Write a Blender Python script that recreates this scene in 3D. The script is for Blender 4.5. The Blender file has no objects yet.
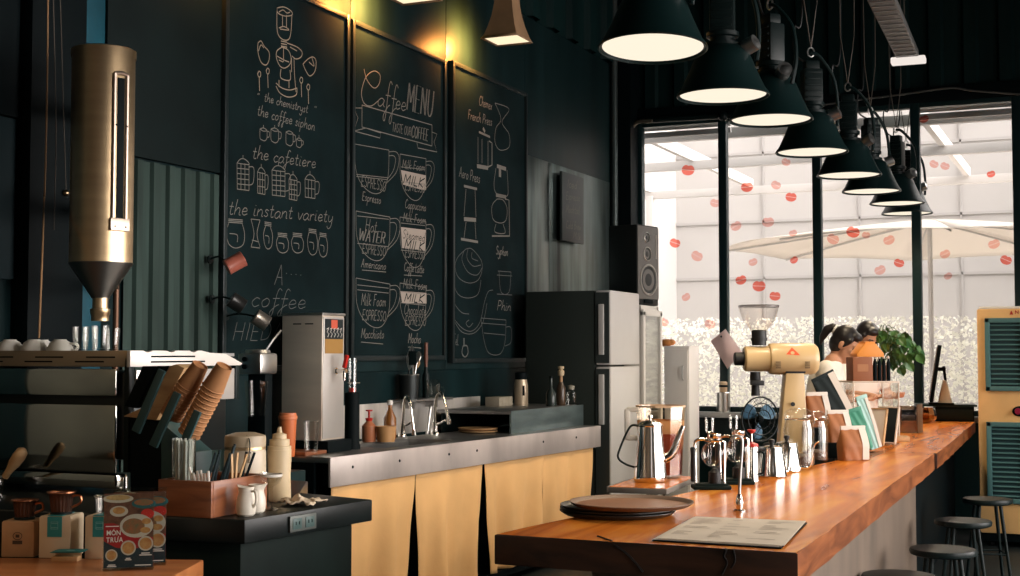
import bpy, bmesh, math, random
from mathutils import Vector, Matrix, Euler, Quaternion
random.seed(7)
PI = math.pi
R = math.radians
SC = bpy.context.scene
COL = SC.collection
# ------------------------------------------------------------------ camera
F = 1337.0
CAM_Z = 1.42
YAW = R(24.15)
PITCH = math.atan(64 / F)
cam_d = bpy.data.cameras.new('camera'); cam = bpy.data.objects.new('camera', cam_d); COL.objects.link(cam)
cam_d.sensor_width = 36; cam_d.lens = 36 * F / 1020; cam_d.clip_end = 200; cam_d.clip_start = .05
cam.location = (0, 0, CAM_Z); cam.rotation_euler = (PI / 2 + PITCH, 0, YAW)
SC.camera = cam
CM = Euler((PI / 2 + PITCH, 0, YAW)).to_matrix()
CP = Vector((0, 0, CAM_Z))
FW = CM @ Vector((0, 0, -1))
def ray(px, py): return CM @ Vector(((px - 510) / F, (288 - py) / F, -1))
def onX(px, py, X): d = ray(px, py); return CP + d * (X / d.x)
def onY(px, py, Y): d = ray(px, py); return CP + d * (Y / d.y)
def onZ(px, py, Z): d = ray(px, py); return CP + d * ((Z - CAM_Z) / d.z)
def onD(px, py, D): return CP + ray(px, py) * D          # at depth D along the axis
def depth(p): return (Vector(p) - CP).dot(FW)
def mpp(p): return depth(p) / F                           # metres per pixel at p

# ------------------------------------------------------------------ materials
MATS = {}
def mat(name, col, rough=.5, metal=0., spec=.5, noise=0., nscale=8., bump=0., bscale=30., emit=None, estr=0., trans=0., ior=1.45, alpha=1., stretch=None, col2=None, coat=0., sub=0., aniso=0.):
    if name in MATS: return MATS[name]
    m = bpy.data.materials.new(name); m.use_nodes = True
    nt = m.node_tree; b = nt.nodes['Principled BSDF']
    b.inputs['Base Color'].default_value = (*col, 1); b.inputs['Roughness'].default_value = rough
    b.inputs['Metallic'].default_value = metal; b.inputs['Specular IOR Level'].default_value = spec
    b.inputs['Transmission Weight'].default_value = trans; b.inputs['IOR'].default_value = ior
    b.inputs['Alpha'].default_value = alpha; b.inputs['Coat Weight'].default_value = coat
    if sub: b.inputs['Subsurface Weight'].default_value = sub
    if emit: b.inputs['Emission Color'].default_value = (*emit, 1); b.inputs['Emission Strength'].default_value = estr
    if noise or col2 or bump:
        tc = nt.nodes.new('ShaderNodeTexCoord'); mp = nt.nodes.new('ShaderNodeMapping')
        nt.links.new(tc.outputs['Object'], mp.inputs['Vector'])
        if stretch: mp.inputs['Scale'].default_value = stretch
    if noise or col2:
        n = nt.nodes.new('ShaderNodeTexNoise'); n.inputs['Scale'].default_value = nscale; n.inputs['Detail'].default_value = 6
        nt.links.new(mp.outputs[0], n.inputs['Vector'])
        r = nt.nodes.new('ShaderNodeValToRGB')
        r.color_ramp.elements[0].position = .3; r.color_ramp.elements[1].position = .7
        a = col; c = col2 or tuple(min(1, x * (1 + noise)) for x in col)
        if not col2: a = tuple(x * (1 - noise) for x in col)
        r.color_ramp.elements[0].color = (*a, 1); r.color_ramp.elements[1].color = (*c, 1)
        nt.links.new(n.outputs['Fac'], r.inputs['Fac']); nt.links.new(r.outputs['Color'], b.inputs['Base Color'])
    if bump:
        n2 = nt.nodes.new('ShaderNodeTexNoise'); n2.inputs['Scale'].default_value = bscale; n2.inputs['Detail'].default_value = 4
        nt.links.new(mp.outputs[0], n2.inputs['Vector'])
        bu = nt.nodes.new('ShaderNodeBump'); bu.inputs['Strength'].default_value = bump; bu.inputs['Distance'].default_value = .01
        nt.links.new(n2.outputs['Fac'], bu.inputs['Height']); nt.links.new(bu.outputs['Normal'], b.inputs['Normal'])
    if aniso:
        b.inputs['Anisotropic'].default_value = aniso; tg = nt.nodes.new('ShaderNodeTangent'); tg.direction_type = 'RADIAL'; tg.axis = 'Z'; nt.links.new(tg.outputs[0], b.inputs['Tangent'])
    MATS[name] = m
    return m
def clear_mat(name, tint=(1, 1, 1), gloss=.12, rough=.03, fres=1.45, density=1.0):
    """thin glass or clear plastic: see-through with a fresnel reflection"""
    if name in MATS: return MATS[name]
    m = bpy.data.materials.new(name); m.use_nodes = True; nt = m.node_tree
    nt.nodes.remove(nt.nodes['Principled BSDF']); out = nt.nodes['Material Output']
    t = nt.nodes.new('ShaderNodeBsdfTransparent'); t.inputs[0].default_value = (*tint, 1)
    g = nt.nodes.new('ShaderNodeBsdfGlossy'); g.inputs['Roughness'].default_value = rough; g.inputs[0].default_value = (1, 1, 1, 1)
    lw = nt.nodes.new('ShaderNodeLayerWeight'); lw.inputs['Blend'].default_value = gloss * 2.2
    mx = nt.nodes.new('ShaderNodeMixShader')
    nt.links.new(lw.outputs['Fresnel'] if gloss < .1 else lw.outputs['Facing'], mx.inputs[0])
    mul = nt.nodes.new('ShaderNodeMath'); mul.operation = 'MULTIPLY'; mul.inputs[1].default_value = density
    nt.links.new(lw.outputs['Facing'], mul.inputs[0]); nt.links.new(mul.outputs[0], mx.inputs[0])
    nt.links.new(t.outputs[0], mx.inputs[1]); nt.links.new(g.outputs[0], mx.inputs[2]); nt.links.new(mx.outputs[0], out.inputs[0])
    MATS[name] = m
    return m
def wood_mat(name, c1, c2, rough=.35, scale=3., stretch=(1, 12, 12), coat=.3, dist=4., bump=.05, c3=None, spec=.5):
    if name in MATS: return MATS[name]
    m = bpy.data.materials.new(name); m.use_nodes = True; nt = m.node_tree; b = nt.nodes['Principled BSDF']
    tc = nt.nodes.new('ShaderNodeTexCoord'); mp = nt.nodes.new('ShaderNodeMapping'); mp.inputs['Scale'].default_value = stretch
    nt.links.new(tc.outputs['Object'], mp.inputs[0])
    n = nt.nodes.new('ShaderNodeTexNoise'); n.inputs['Scale'].default_value = scale; n.inputs['Detail'].default_value = 8; n.inputs['Distortion'].default_value = dist * .2
    nt.links.new(mp.outputs[0], n.inputs['Vector'])
    r = nt.nodes.new('ShaderNodeValToRGB'); e = r.color_ramp.elements
    e[0].position = .32; e[0].color = (*c1, 1); e[1].position = .68; e[1].color = (*c2, 1)
    if c3: k = e.new(.5); k.color = (*c3, 1)
    nt.links.new(n.outputs['Fac'], r.inputs[0]); nt.links.new(r.outputs[0], b.inputs['Base Color'])
    b.inputs['Specular IOR Level'].default_value = spec; b.inputs['Roughness'].default_value = rough; b.inputs['Coat Weight'].default_value = coat; b.inputs['Coat Roughness'].default_value = .15
    bu = nt.nodes.new('ShaderNodeBump'); bu.inputs['Strength'].default_value = bump; bu.inputs['Distance'].default_value = .01
    nt.links.new(n.outputs['Fac'], bu.inputs['Height']); nt.links.new(bu.outputs[0], b.inputs['Normal'])
    MATS[name] = m
    return m
def emit_mat(name, col, s):
    if name in MATS: return MATS[name]
    m = bpy.data.materials.new(name); m.use_nodes = True; nt = m.node_tree
    nt.nodes.remove(nt.nodes['Principled BSDF']); e = nt.nodes.new('ShaderNodeEmission')
    e.inputs[0].default_value = (*col, 1); e.inputs[1].default_value = s
    nt.links.new(e.outputs[0], nt.nodes['Material Output'].inputs[0]); MATS[name] = m
    return m

def tint_mat(name, col):
    """a translucent film: tints what is behind it"""
    if name in MATS: return MATS[name]
    m = bpy.data.materials.new(name); m.use_nodes = True; nt = m.node_tree; nt.nodes.remove(nt.nodes['Principled BSDF'])
    t = nt.nodes.new('ShaderNodeBsdfTransparent'); t.inputs[0].default_value = (*col, 1); nt.links.new(t.outputs[0], nt.nodes['Material Output'].inputs[0]); MATS[name] = m
    return m
def leafy_mat(name, col, trans):
    if name in MATS: return MATS[name]
    m = bpy.data.materials.new(name); m.use_nodes = True; nt = m.node_tree; nt.nodes.remove(nt.nodes['Principled BSDF'])
    d = nt.nodes.new('ShaderNodeBsdfDiffuse'); d.inputs[0].default_value = (*col, 1); t = nt.nodes.new('ShaderNodeBsdfTranslucent'); t.inputs[0].default_value = (*col, 1)
    x = nt.nodes.new('ShaderNodeMixShader'); x.inputs[0].default_value = trans; nt.links.new(d.outputs[0], x.inputs[1]); nt.links.new(t.outputs[0], x.inputs[2]); nt.links.new(x.outputs[0], nt.nodes['Material Output'].inputs[0]); MATS[name] = m
    return m
# ------------------------------------------------------------------ mesh builder
def smooth_path(pts, n=8, closed=False):
    pts = [Vector(p) for p in pts]
    if len(pts) < 3: return pts
    out = []; N = len(pts)
    rng = range(N) if closed else range(N - 1)
    for i in rng:
        if closed: p0, p1, p2, p3 = pts[i - 1], pts[i], pts[(i + 1) % N], pts[(i + 2) % N]
        else: p0, p1, p2, p3 = pts[max(i - 1, 0)], pts[i], pts[i + 1], pts[min(i + 2, N - 1)]
        for k in range(n):
            t = k / n
            out.append(.5 * ((2 * p1) + (p2 - p0) * t + (2 * p0 - 5 * p1 + 4 * p2 - p3) * t * t + (3 * p1 - p0 - 3 * p2 + p3) * t ** 3))
    if not closed: out.append(pts[-1])
    return out
class MB:
    def __init__(s): s.bm = bmesh.new(); s.mi = 0
    def _faces(s, fs):
        for f in fs: f.material_index = s.mi
    def box(s, c, d, bev=0., rot=None, seg=2):
        ret = bmesh.ops.create_cube(s.bm, size=1.0); vs = ret['verts']
        for v in vs: v.co = Vector((v.co.x * d[0], v.co.y * d[1], v.co.z * d[2]))
        es = list({e for v in vs for e in v.link_edges}); fs = list({f for v in vs for f in v.link_faces})
        if bev > 0:
            r = bmesh.ops.bevel(s.bm, geom=es, offset=bev, segments=seg, profile=.6, affect='EDGES', clamp_overlap=True)
            vs = list({v for f in r['faces'] for v in f.verts} | {v for v in vs if v.is_valid})
            fs = list({f for v in vs for f in v.link_faces})
        M = Matrix.Translation(Vector(c)) @ (rot.to_4x4() if rot else Matrix())
        bmesh.ops.transform(s.bm, matrix=M, verts=vs)
        s._faces(fs); return s
    def lathe(s, prof, c=(0, 0, 0), seg=32, M=None, close=False, ang=(0, 2 * PI)):
        M = Matrix.Translation(Vector(c)) @ (M.to_4x4() if M else Matrix())
        full = abs(ang[1] - ang[0] - 2 * PI) < 1e-4
        n = seg if full else seg + 1
        rings = []
        for (r, z) in prof:
            if r < 1e-6: rings.append([s.bm.verts.new(M @ Vector((0, 0, z)))])
            else: rings.append([s.bm.verts.new(M @ Vector((r * math.cos(ang[0] + (ang[1] - ang[0]) * k / seg), r * math.sin(ang[0] + (ang[1] - ang[0]) * k / seg), z))) for k in range(n)])
        pairs = list(zip(rings, rings[1:])) + ([(rings[-1], rings[0])] if close else [])
        fs = []
        for a, b in pairs:
            for k in range(n if full else n - 1):
                k2 = (k + 1) % n
                if len(a) == 1 and len(b) == 1: continue
                if len(a) == 1: f = (a[0], b[k2], b[k])
                elif len(b) == 1: f = (a[k], a[k2], b[0])
                else: f = (a[k], a[k2], b[k2], b[k])
                try: fs.append(s.bm.faces.new(f))
                except ValueError: pass
        s._faces(fs); return s
    def cyl(s, p0, p1, r0, r1=None, seg=16, caps=True):
        p0, p1 = Vector(p0), Vector(p1); r1 = r0 if r1 is None else r1
        q = (p1 - p0).to_track_quat('Z', 'Y').to_matrix(); L = (p1 - p0).length
        prof = ([(0, 0)] if caps else []) + [(r0, 0), (r1, L)] + ([(0, L)] if caps else [])
        return s.lathe(prof, p0, seg, q)
    def ball(s, c, r, seg=16, rot=None):
        r = (r, r, r) if isinstance(r, (int, float)) else r
        M = (rot.to_3x3() if rot else Matrix.Identity(3)) @ Matrix.Diagonal(Vector(r))
        n = max(6, seg // 2)
        return s.lathe([(math.sin(PI * k / n), -math.cos(PI * k / n)) for k in range(n + 1)], c, seg, M)
    def tube(s, pts, r, seg=8, closed=False, caps=True):
        pts = [Vector(p) for p in pts]; N = len(pts); rad = r if isinstance(r, (list, tuple)) else [r] * N
        rings = []; up = None
        for i, p in enumerate(pts):
            if closed: t = pts[(i + 1) % N] - pts[i - 1]
            else: t = pts[min(i + 1, N - 1)] - pts[max(i - 1, 0)]
            if t.length < 1e-9: t = Vector((0, 0, 1))
            t.normalize()
            if up is None: up = t.orthogonal().normalized()
            up = (up - t * up.dot(t))
            if up.length < 1e-6: up = t.orthogonal()
            up.normalize(); sd = t.cross(up)
            rings.append([s.bm.verts.new(p + (up * math.cos(2 * PI * k / seg) + sd * math.sin(2 * PI * k / seg)) * rad[i]) for k in range(seg)])
        fs = []
        for i in range(N if closed else N - 1):
            a, b = rings[i], rings[(i + 1) % N]
            for k in range(seg): fs.append(s.bm.faces.new((a[k], a[(k + 1) % seg], b[(k + 1) % seg], b[k])))
        if caps and not closed: fs.append(s.bm.faces.new(rings[0][::-1])); fs.append(s.bm.faces.new(rings[-1]))
        s._faces(fs); return s
    def prism(s, poly, h, M=None, bev=0.):
        """closed 2-D outline in XY swept along +Z by h, then moved by M"""
        M = M or Matrix()
        a = [s.bm.verts.new((p[0], p[1], 0)) for p in poly]; b = [s.bm.verts.new((p[0], p[1], h)) for p in poly]
        n = len(poly); fs = [s.bm.faces.new(a[::-1]), s.bm.faces.new(b)]
        for k in range(n): fs.append(s.bm.faces.new((a[k], a[(k + 1) % n], b[(k + 1) % n], b[k])))
        vs = a + b
        if bev:
            es = list({e for f in fs for e in f.edges})
            r = bmesh.ops.bevel(s.bm, geom=es, offset=bev, segments=2, profile=.6, affect='EDGES', clamp_overlap=True)
            vs = list({v for f in r['faces'] for v in f.verts} | {v for v in vs if v.is_valid}); fs = list({f for v in vs for f in v.link_faces})
        bmesh.ops.transform(s.bm, matrix=M.to_4x4(), verts=vs); s._faces(fs); return s
    def quad(s, pts):
        s._faces([s.bm.faces.new([s.bm.verts.new(p) for p in pts])]); return s
    def poly(s, pts): return s.quad(pts)
    def grid(s, fn, nu, nv):
        V = [[s.bm.verts.new(fn(i / nu, j / nv)) for j in range(nv + 1)] for i in range(nu + 1)]
        s._faces([s.bm.faces.new((V[i][j], V[i + 1][j], V[i + 1][j + 1], V[i][j + 1])) for i in range(nu) for j in range(nv)]); return s
    def ribbon(s, pts, nrm, w):
        pts = [Vector(p) for p in pts]; nrm = Vector(nrm); N = len(pts); L = []
        for i, p in enumerate(pts):
            t = pts[min(i + 1, N - 1)] - pts[max(i - 1, 0)]
            if t.length < 1e-9: t = Vector((0, 1, 0))
            sd = t.normalized().cross(nrm) * (w / 2)
            L.append((s.bm.verts.new(p + sd), s.bm.verts.new(p - sd)))
        s._faces([s.bm.faces.new((L[i][0], L[i + 1][0], L[i + 1][1], L[i][1])) for i in range(N - 1)]); return s
    def build(s, name, m, parent=None, loc=None, rot=None, ang=38, solid=0., noisy=0.):
        bmesh.ops.recalc_face_normals(s.bm, faces=s.bm.faces[:])
        for e in s.bm.edges:
            try: e.smooth = not (len(e.link_faces) == 2 and e.calc_face_angle() > R(ang))
            except ValueError: e.smooth = True
        for f in s.bm.faces: f.smooth = True
        me = bpy.data.meshes.new(name); s.bm.to_mesh(me); s.bm.free()
        for x in (m if isinstance(m, (list, tuple)) else [m]): me.materials.append(x)
        o = bpy.data.objects.new(name, me); COL.objects.link(o)
        if parent is not None: o.parent = parent
        if loc is not None: o.location = loc
        if rot is not None: o.rotation_euler = rot
        if solid:
            md = o.modifiers.new('thick', 'SOLIDIFY'); md.thickness = solid; md.offset = 0
        return o
def tag(o, label, cat, group=None, kind=None):
    o['label'] = label; o['category'] = cat
    if group: o['group'] = group
    if kind: o['kind'] = kind
    return o
def thing(name, label, cat, loc=(0, 0, 0), rz=0., group=None, rot=None):
    o = bpy.data.objects.new(name, None); COL.objects.link(o); o.location = loc
    o.rotation_euler = rot or (0, 0, rz); o.empty_display_size = .1
    return tag(o, label, cat, group)
def struct(o): o['kind'] = 'structure'; return o
def copy_tree(o, parent=None):
    c = o.copy(); COL.objects.link(c)
    if parent is not None: c.parent = parent
    for ch in [x for x in COL.objects if x.parent == o]: copy_tree(ch, c)
    return c
def text_mesh(body, size, shear=0., bold=0., width=None, depth=.0, align='CENTER', spacing=1.0):
    cu = bpy.data.curves.new('txt', 'FONT'); cu.body = body; cu.size = size; cu.shear = shear; cu.align_x = align; cu.align_y = 'CENTER'
    cu.offset = bold; cu.extrude = depth; cu.space_character = spacing; cu.resolution_u = 3
    ob = bpy.data.objects.new('txt', cu); COL.objects.link(ob)
    dg = bpy.context.evaluated_depsgraph_get(); dg.update()
    me = bpy.data.meshes.new_from_object(ob.evaluated_get(dg)); bpy.data.objects.remove(ob); bpy.data.curves.remove(cu)
    return me
def add_text(mb, body, size, M, width=None, **k):
    """letters in the XY plane moved by M and joined into mb"""
    me = text_mesh(body, size, **k)
    if len(me.vertices):
        xs = [v.co.x for v in me.vertices]; w = max(xs) - min(xs)
        sx = width / w if width and w > 0 else 1
        n0 = len(mb.bm.verts); f0 = len(mb.bm.faces)
        me.transform(M.to_4x4() @ Matrix.Diagonal((sx, 1, 1, 1))); mb.bm.from_mesh(me)
        mb.bm.faces.ensure_lookup_table()
        for f in mb.bm.faces[f0:]: f.material_index = mb.mi
    bpy.data.meshes.remove(me)
def frame3(x, y, z, o=(0, 0, 0)):
    """matrix whose columns are the given axes"""
    x, y, z = Vector(x), Vector(y), Vector(z)
    M = Matrix((x, y, z)).transposed().to_4x4(); M.translation = Vector(o); return M
def rotm(axis, deg): return Matrix.Rotation(R(deg), 3, axis)
SKY_LOW, SKY_HIGH, EXPOSURE = 1.28, 13.0, 0.0
LAMP_W, HORN_W = 45, 190
SIDE_W = 40
# ------------------------------------------------------------------ palette
M_wall = mat('painted_wall', (.0035, .014, .0155), .5, spec=.12, noise=.35, nscale=1.5, bump=.12, bscale=3, stretch=(1, 3, .4))
M_wallp = mat('wall_sheet', (.0075, .0205, .0220), .42, metal=.1, spec=.22, noise=.4, nscale=1.2, stretch=(1, 4, .35), bump=.1, bscale=2)
M_corr = mat('corrugated_dark', (.006, .021, .021), .45, spec=.2, noise=.3, nscale=2, stretch=(2, 2, .3))
M_corg = mat('corrugated_green', (.034, .056, .048), .5, spec=.15, noise=.35, nscale=2.2, stretch=(1, 5, .5))
M_zinc = mat('zinc_sheet', (.100, .135, .130), .30, metal=.85, noise=.75, nscale=1.6, stretch=(1, 5, .6), bump=.15, bscale=3)
M_black = mat('black_paint', (.002, .005, .006), .6, spec=.1)
M_blackm = mat('black_metal', (.004, .010, .010), .4, spec=.25)
M_dteal = mat('dark_teal_steel', (.006, .022, .024), .4, spec=.3)
M_floor = mat('concrete_floor', (.016, .022, .022), .5, spec=.3, noise=.4, nscale=2, bump=.05)
M_conc = mat('concrete', (.112, .080, .056), .7, noise=.3, nscale=2.5, bump=.12, bscale=10, stretch=(1, 1, .5))
M_dconc = mat('dark_concrete', (.0045, .0100, .0085), .6, spec=.12, noise=.4, nscale=4, bump=.1, bscale=12)
M_slab = mat('black_slab', (.006, .009, .009), .32, spec=.35, noise=.3, nscale=6, bump=.04, bscale=20)
M_steel = mat('brushed_steel', (.62, .61, .58), .30, metal=1., noise=.14, nscale=3, stretch=(1, 1, .15), bump=.03, bscale=4)
M_steeld = mat('dull_steel', (.36, .36, .35), .38, metal=1., noise=.2, nscale=4)
M_apron = mat('apron_steel', (.62, .55, .52), .38, metal=.45, noise=.38, nscale=2.2, stretch=(1, 2.5, .4), bump=.06, bscale=3)
M_chrome = mat('chrome', (.84, .81, .76), .15, metal=1.)
M_dchrome = mat('dark_mirror', (.52, .51, .46), .08, metal=1., bump=.04, bscale=2)
M_brass = mat('warm_steel', (.50, .36, .21), .28, metal=1., noise=.12, nscale=6, stretch=(.2, .2, 3), aniso=.75)
M_board = mat('chalkboard', (.0065, .0145, .0155), .75, spec=.06, noise=.35, nscale=2.5, bump=.03)
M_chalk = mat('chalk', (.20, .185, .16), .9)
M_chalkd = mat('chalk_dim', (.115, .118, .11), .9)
M_white = mat('white_plastic', (.75, .72, .66), .4)
M_cream = mat('cream_plastic', (.80, .70, .50), .4)
M_fabric = mat('cream_fabric', (.86, .51, .215), .9, noise=.08, nscale=3, bump=.12, bscale=60)
M_kraft = mat('kraft_card', (.42, .25, .13), .75, noise=.1, nscale=20)
M_cardw = mat('cream_card', (.62, .50, .35), .7)
M_rubber = mat('black_rubber', (.008, .009, .010), .5)
M_glass = clear_mat('thin_glass', (.97, .975, .97), .2, .04, density=.6)
M_glassw = clear_mat('window_glass', (.97, .98, .98), .05, .02, density=.25)
M_acryl = clear_mat('acrylic', (.93, .95, .93), .15, .05, density=.5)
M_glasst = clear_mat('thick_glass', (.965, .965, .95), .2, .08, density=.32)
M_amber = clear_mat('amber_glass', (.62, .30, .10), .2, .05, density=.7)
M_barwood = wood_mat('bar_wood', (.40, .095, .008), (.84, .33, .050), .25, 1.6, (5, .55, 5), .05, 6, .04, (.64, .18, .020), spec=.14)
M_barendshade = wood_mat('shaded_end_grain', (.018, .007, .004), (.075, .026, .011), .55, 2.2, (1.2, 3, 4), .1, 8, .25)  # dark end grain, with the front face's shade put into the colour
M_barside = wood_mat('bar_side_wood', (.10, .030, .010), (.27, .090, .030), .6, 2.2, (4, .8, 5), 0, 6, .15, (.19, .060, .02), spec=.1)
M_woodo = wood_mat('orange_wood', (.40, .125, .035), (.58, .22, .07), .35, 2, (.8, 6, 6), .3, 4)
M_woodr = wood_mat('red_brown_wood', (.17, .048, .016), (.36, .125, .045), .4, 3, (1, 1, 9), .2, 4)
M_woodl = wood_mat('light_wood', (.45, .26, .12), (.62, .40, .20), .45, 3, (2, 2, 8), .1, 3)
M_paper = mat('paper', (.80, .76, .70), .8)
M_orange = mat('orange_plastic', (.62, .16, .05), .4)
M_red = mat('red_plastic', (.50, .02, .012), .35)
M_tealp = mat('teal_print', (.02, .22, .23), .6)
M_tealc = mat('rack_teal', (.03, .075, .078), .45)

# ------------------------------------------------------------------ room
WX, WY = -4.10, 11.70
XR, Y0, ZC = 2.9, -1.6, 5.3
SILL, HEAD = .88, 3.53
m = MB(); m.box(((WX - .3 + XR) / 2, (Y0 + WY) / 2, -.05), (XR - WX + .3 + .2, WY - Y0 + .4, .1)); struct(m.build('floor', M_floor))
m = MB(); m.box(((WX + XR) / 2, (Y0 + WY) / 2, ZC + .05), (XR - WX + .4, WY - Y0 + .4, .1)); struct(m.build('ceiling', M_corr))
def corrug(mb, p0, along, up, nrm, L, H, pitch, dep, top=.35):
    """trapezoid-ribbed sheet: origin p0, length L along, height H up, ribs out along nrm"""
    p0, along, up, nrm = map(Vector, (p0, along, up, nrm)); xs = []; n = int(L / pitch) + 1
    for k in range(n):
        b = k * pitch
        for (f, d) in ((0, 0), (.5, 0), (.58, 1), (.58 + top, 1)): xs.append((b + f * pitch, d))
    xs = [(x, d) for x, d in xs if x <= L] + [(L, 0)]
    pts = [p0 + along * x + nrm * (d * dep) for x, d in xs]
    a = [mb.bm.verts.new(p) for p in pts]; b = [mb.bm.verts.new(p + up * H) for p in pts]
    mb._faces([mb.bm.faces.new((a[i], a[i + 1], b[i + 1], b[i])) for i in range(len(a) - 1)])
# left wall ---------------------------------------------------------
m = MB(); m.box((WX - .1, (Y0 + WY) / 2, ZC / 2), (.2, WY - Y0 + .4, ZC)); wl = struct(m.build('wall_left', M_wall))
m = MB(); zc_ = onX(605, 62, WX).z
corrug(m, (WX + .012, 5.0, zc_), (0, 1, 0), (0, 0, 1), (1, 0, 0), WY - 5.0, ZC - zc_, .42, .05); struct(m.build('upper_corrugated_sheet', M_corr, wl))
# big dark sheets between the boards and the upper ribs, and the zinc sheets by the fridge
def sheet(y0, y1, z0, z1, mt, name, t=.012):
    mm = MB(); mm.box((WX + t / 2, (y0 + y1) / 2, (z0 + z1) / 2), (t, y1 - y0 - .006, z1 - z0 - .006), .002); return struct(mm.build(name, mt, wl))
ya, yb, yc, yd = onX(222, 200, WX).y, onX(526, 200, WX).y, onX(547, 200, WX).y, onX(608, 200, WX).y
zj = onX(607, 182, WX).z
y500 = onX(526, 90, WX).y
for a, b in ((5.55, 6.8), (6.8, 8.05), (8.05, 9.4), (9.4, yd)): sheet(a, b, 2.6 if a > 9 else 1.3, zc_, M_wallp, 'wall_sheet')
sheet(yb, yc, .9, zj, M_zinc, 'zinc_sheet', .016); sheet(yc, yd, .9, zj, M_zinc, 'zinc_sheet', .016)
sheet(5.4, 9.4, .6, 1.30, M_wall, 'lower_sheet', .014)
yk, ykk = onX(101, 100, WX).y, onX(224, 100, WX).y
sheet(yk, ykk, onX(135, 158, WX).z, ZC, mat('smooth_dark_sheet', (.005, .011, .011), .6, spec=.1, noise=.2, nscale=3), 'dark_sheet', .03)
y128 = onX(122, 200, WX).y
m = MB(); corrug(m, (WX + .015, y128, .7), (0, 1, 0), (0, 0, 1), (1, 0, 0), ykk - y128, onX(135, 158, WX).z - .71, .115, .018); struct(m.build('green_corrugated_sheet', M_corg, wl))
y70 = onX(70, 100, WX).y
sheet(y70, yk, .5, ZC, mat('blue_sheet', (.006, .062, .090), .5, spec=.3, noise=.2), 'blue_sheet', .02)
sheet(onX(14, 100, WX).y, y70, 0, ZC, M_black, 'black_sheet', .09)
sheet(3.2, onX(12, 100, WX).y, onX(6, 280, WX).z, onX(6, 118, WX).z, mat('grey_blue_sheet', (.010, .022, .026), .5, spec=.2), 'grey_sheet', .03)
sheet(3.2, onX(12, 100, WX).y, onX(6, 118, WX).z, ZC, M_black, 'black_sheet', .04)
sheet(Y0 + .02, 3.18, 0, ZC, mat('olive_reflector', (.075, .075, .056), .7, noise=.3, nscale=1.2), 'reflector_sheet', .02)  # unseen olive sheet, added to brighten the espresso machine's mirror panels
# stainless splash sheet behind the sink
ysa, ysb = onX(340, 420, WX).y, onX(478, 420, WX).y
sheet(ysa, ysb, .9, onX(400, 401, WX).z, mat('splash_steel', (.66, .62, .57), .3, metal=.45, noise=.3, nscale=3, stretch=(1, 2, .5)), 'steel_splash_sheet', .02)
# corner column + conduit
m = MB(); p = onY(640, 200, WY); m.box(((WX + p.x) / 2, WY - .13, ZC / 2), (p.x - WX, .26, ZC)); struct(m.build('column_corner', M_black))
m = MB(); cx = onY(614.5, 200, WY - .33); m.cyl((cx.x, cx.y, 1.3), (cx.x, cx.y, ZC), .032, seg=14); struct(m.build('trim_1', mat('pipe_paint', (.10, .125, .122), .3, metal=.6)))
# window wall ------------------------------------------------------
mx = [onY(x, 250, WY).x for x in (640, 724, 818, 917, 1019)]; mx.append(mx[-1] + .82)
m = MB(); m.box(((WX + XR) / 2, WY + .12, SILL / 2), (XR - WX, .2, SILL)); struct(m.build('wall_back_low', M_dteal))
m = MB(); m.box(((WX + XR) / 2, WY + .12, (HEAD + .1 + ZC) / 2), (XR - WX, .2, ZC - HEAD - .1)); wb = struct(m.build('wall_back', M_corr))
m = MB(); corrug(m, (mx[0] - .1, WY + .015, HEAD + .12), (1, 0, 0), (0, 0, 1), (0, -1, 0), XR - mx[0], ZC - HEAD - .12, .28, .035, .34); struct(m.build('upper_corrugated_sheet', M_corr, wb))
m = MB(); m.box(((mx[0] + XR) / 2, WY, HEAD + .06), (XR - mx[0] + .02, .12, .13), .01); struct(m.build('trim_2', M_black))
m = MB(); m.box(((mx[0] + XR) / 2, WY - .02, SILL - .015), (XR - mx[0], .26, .05), .008); struct(m.build('trim_3', M_steeld))
m = MB(); m.box(((mx[-1] + XR) / 2 + .03, WY + .1, (SILL + HEAD) / 2), (XR - mx[-1], .2, HEAD - SILL)); struct(m.build('wall_back_side', M_wall))
M_lip = tint_mat('red_sticker', (.94, .23, .18)); M_lipp = tint_mat('pink_sticker', (.95, .56, .51))
lips = [(688, 170, 6.5, 1), (747, 187, 6, 1), (776, 185, 5, 0), (791, 197, 5.5, 1), (715, 203, 5, 0), (786, 162, 4.5, 0), (736, 226, 5.5, 0), (768, 222, 6, 0), (675, 243, 5.5, 1), (697, 256, 6, 0),
        (710, 324, 5.5, 0), (664, 322, 5, 0), (686, 297, 4.5, 0), (741, 280, 5.5, 1), (759, 286, 6.5, 1), (775, 296, 5.5, 1), (794, 260, 4, 1), (753, 262, 4.5, 0), (793, 233, 4, 0),
        (833, 239, 6, 0), (853, 232, 6.5, 1), (889, 240, 5.5, 0), (899, 263, 5, 1), (880, 270, 5.5, 0), (945, 254, 5, 0), (948, 276, 4, 0), (1006, 260, 5.5, 1), (994, 244, 5.5, 0), (924, 119, 4.5, 1), (934, 164, 4.5, 0), (945, 166, 4.5, 0), (991, 174, 4, 1), (866, 235, 4, 0)]
random.seed(5)
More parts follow.
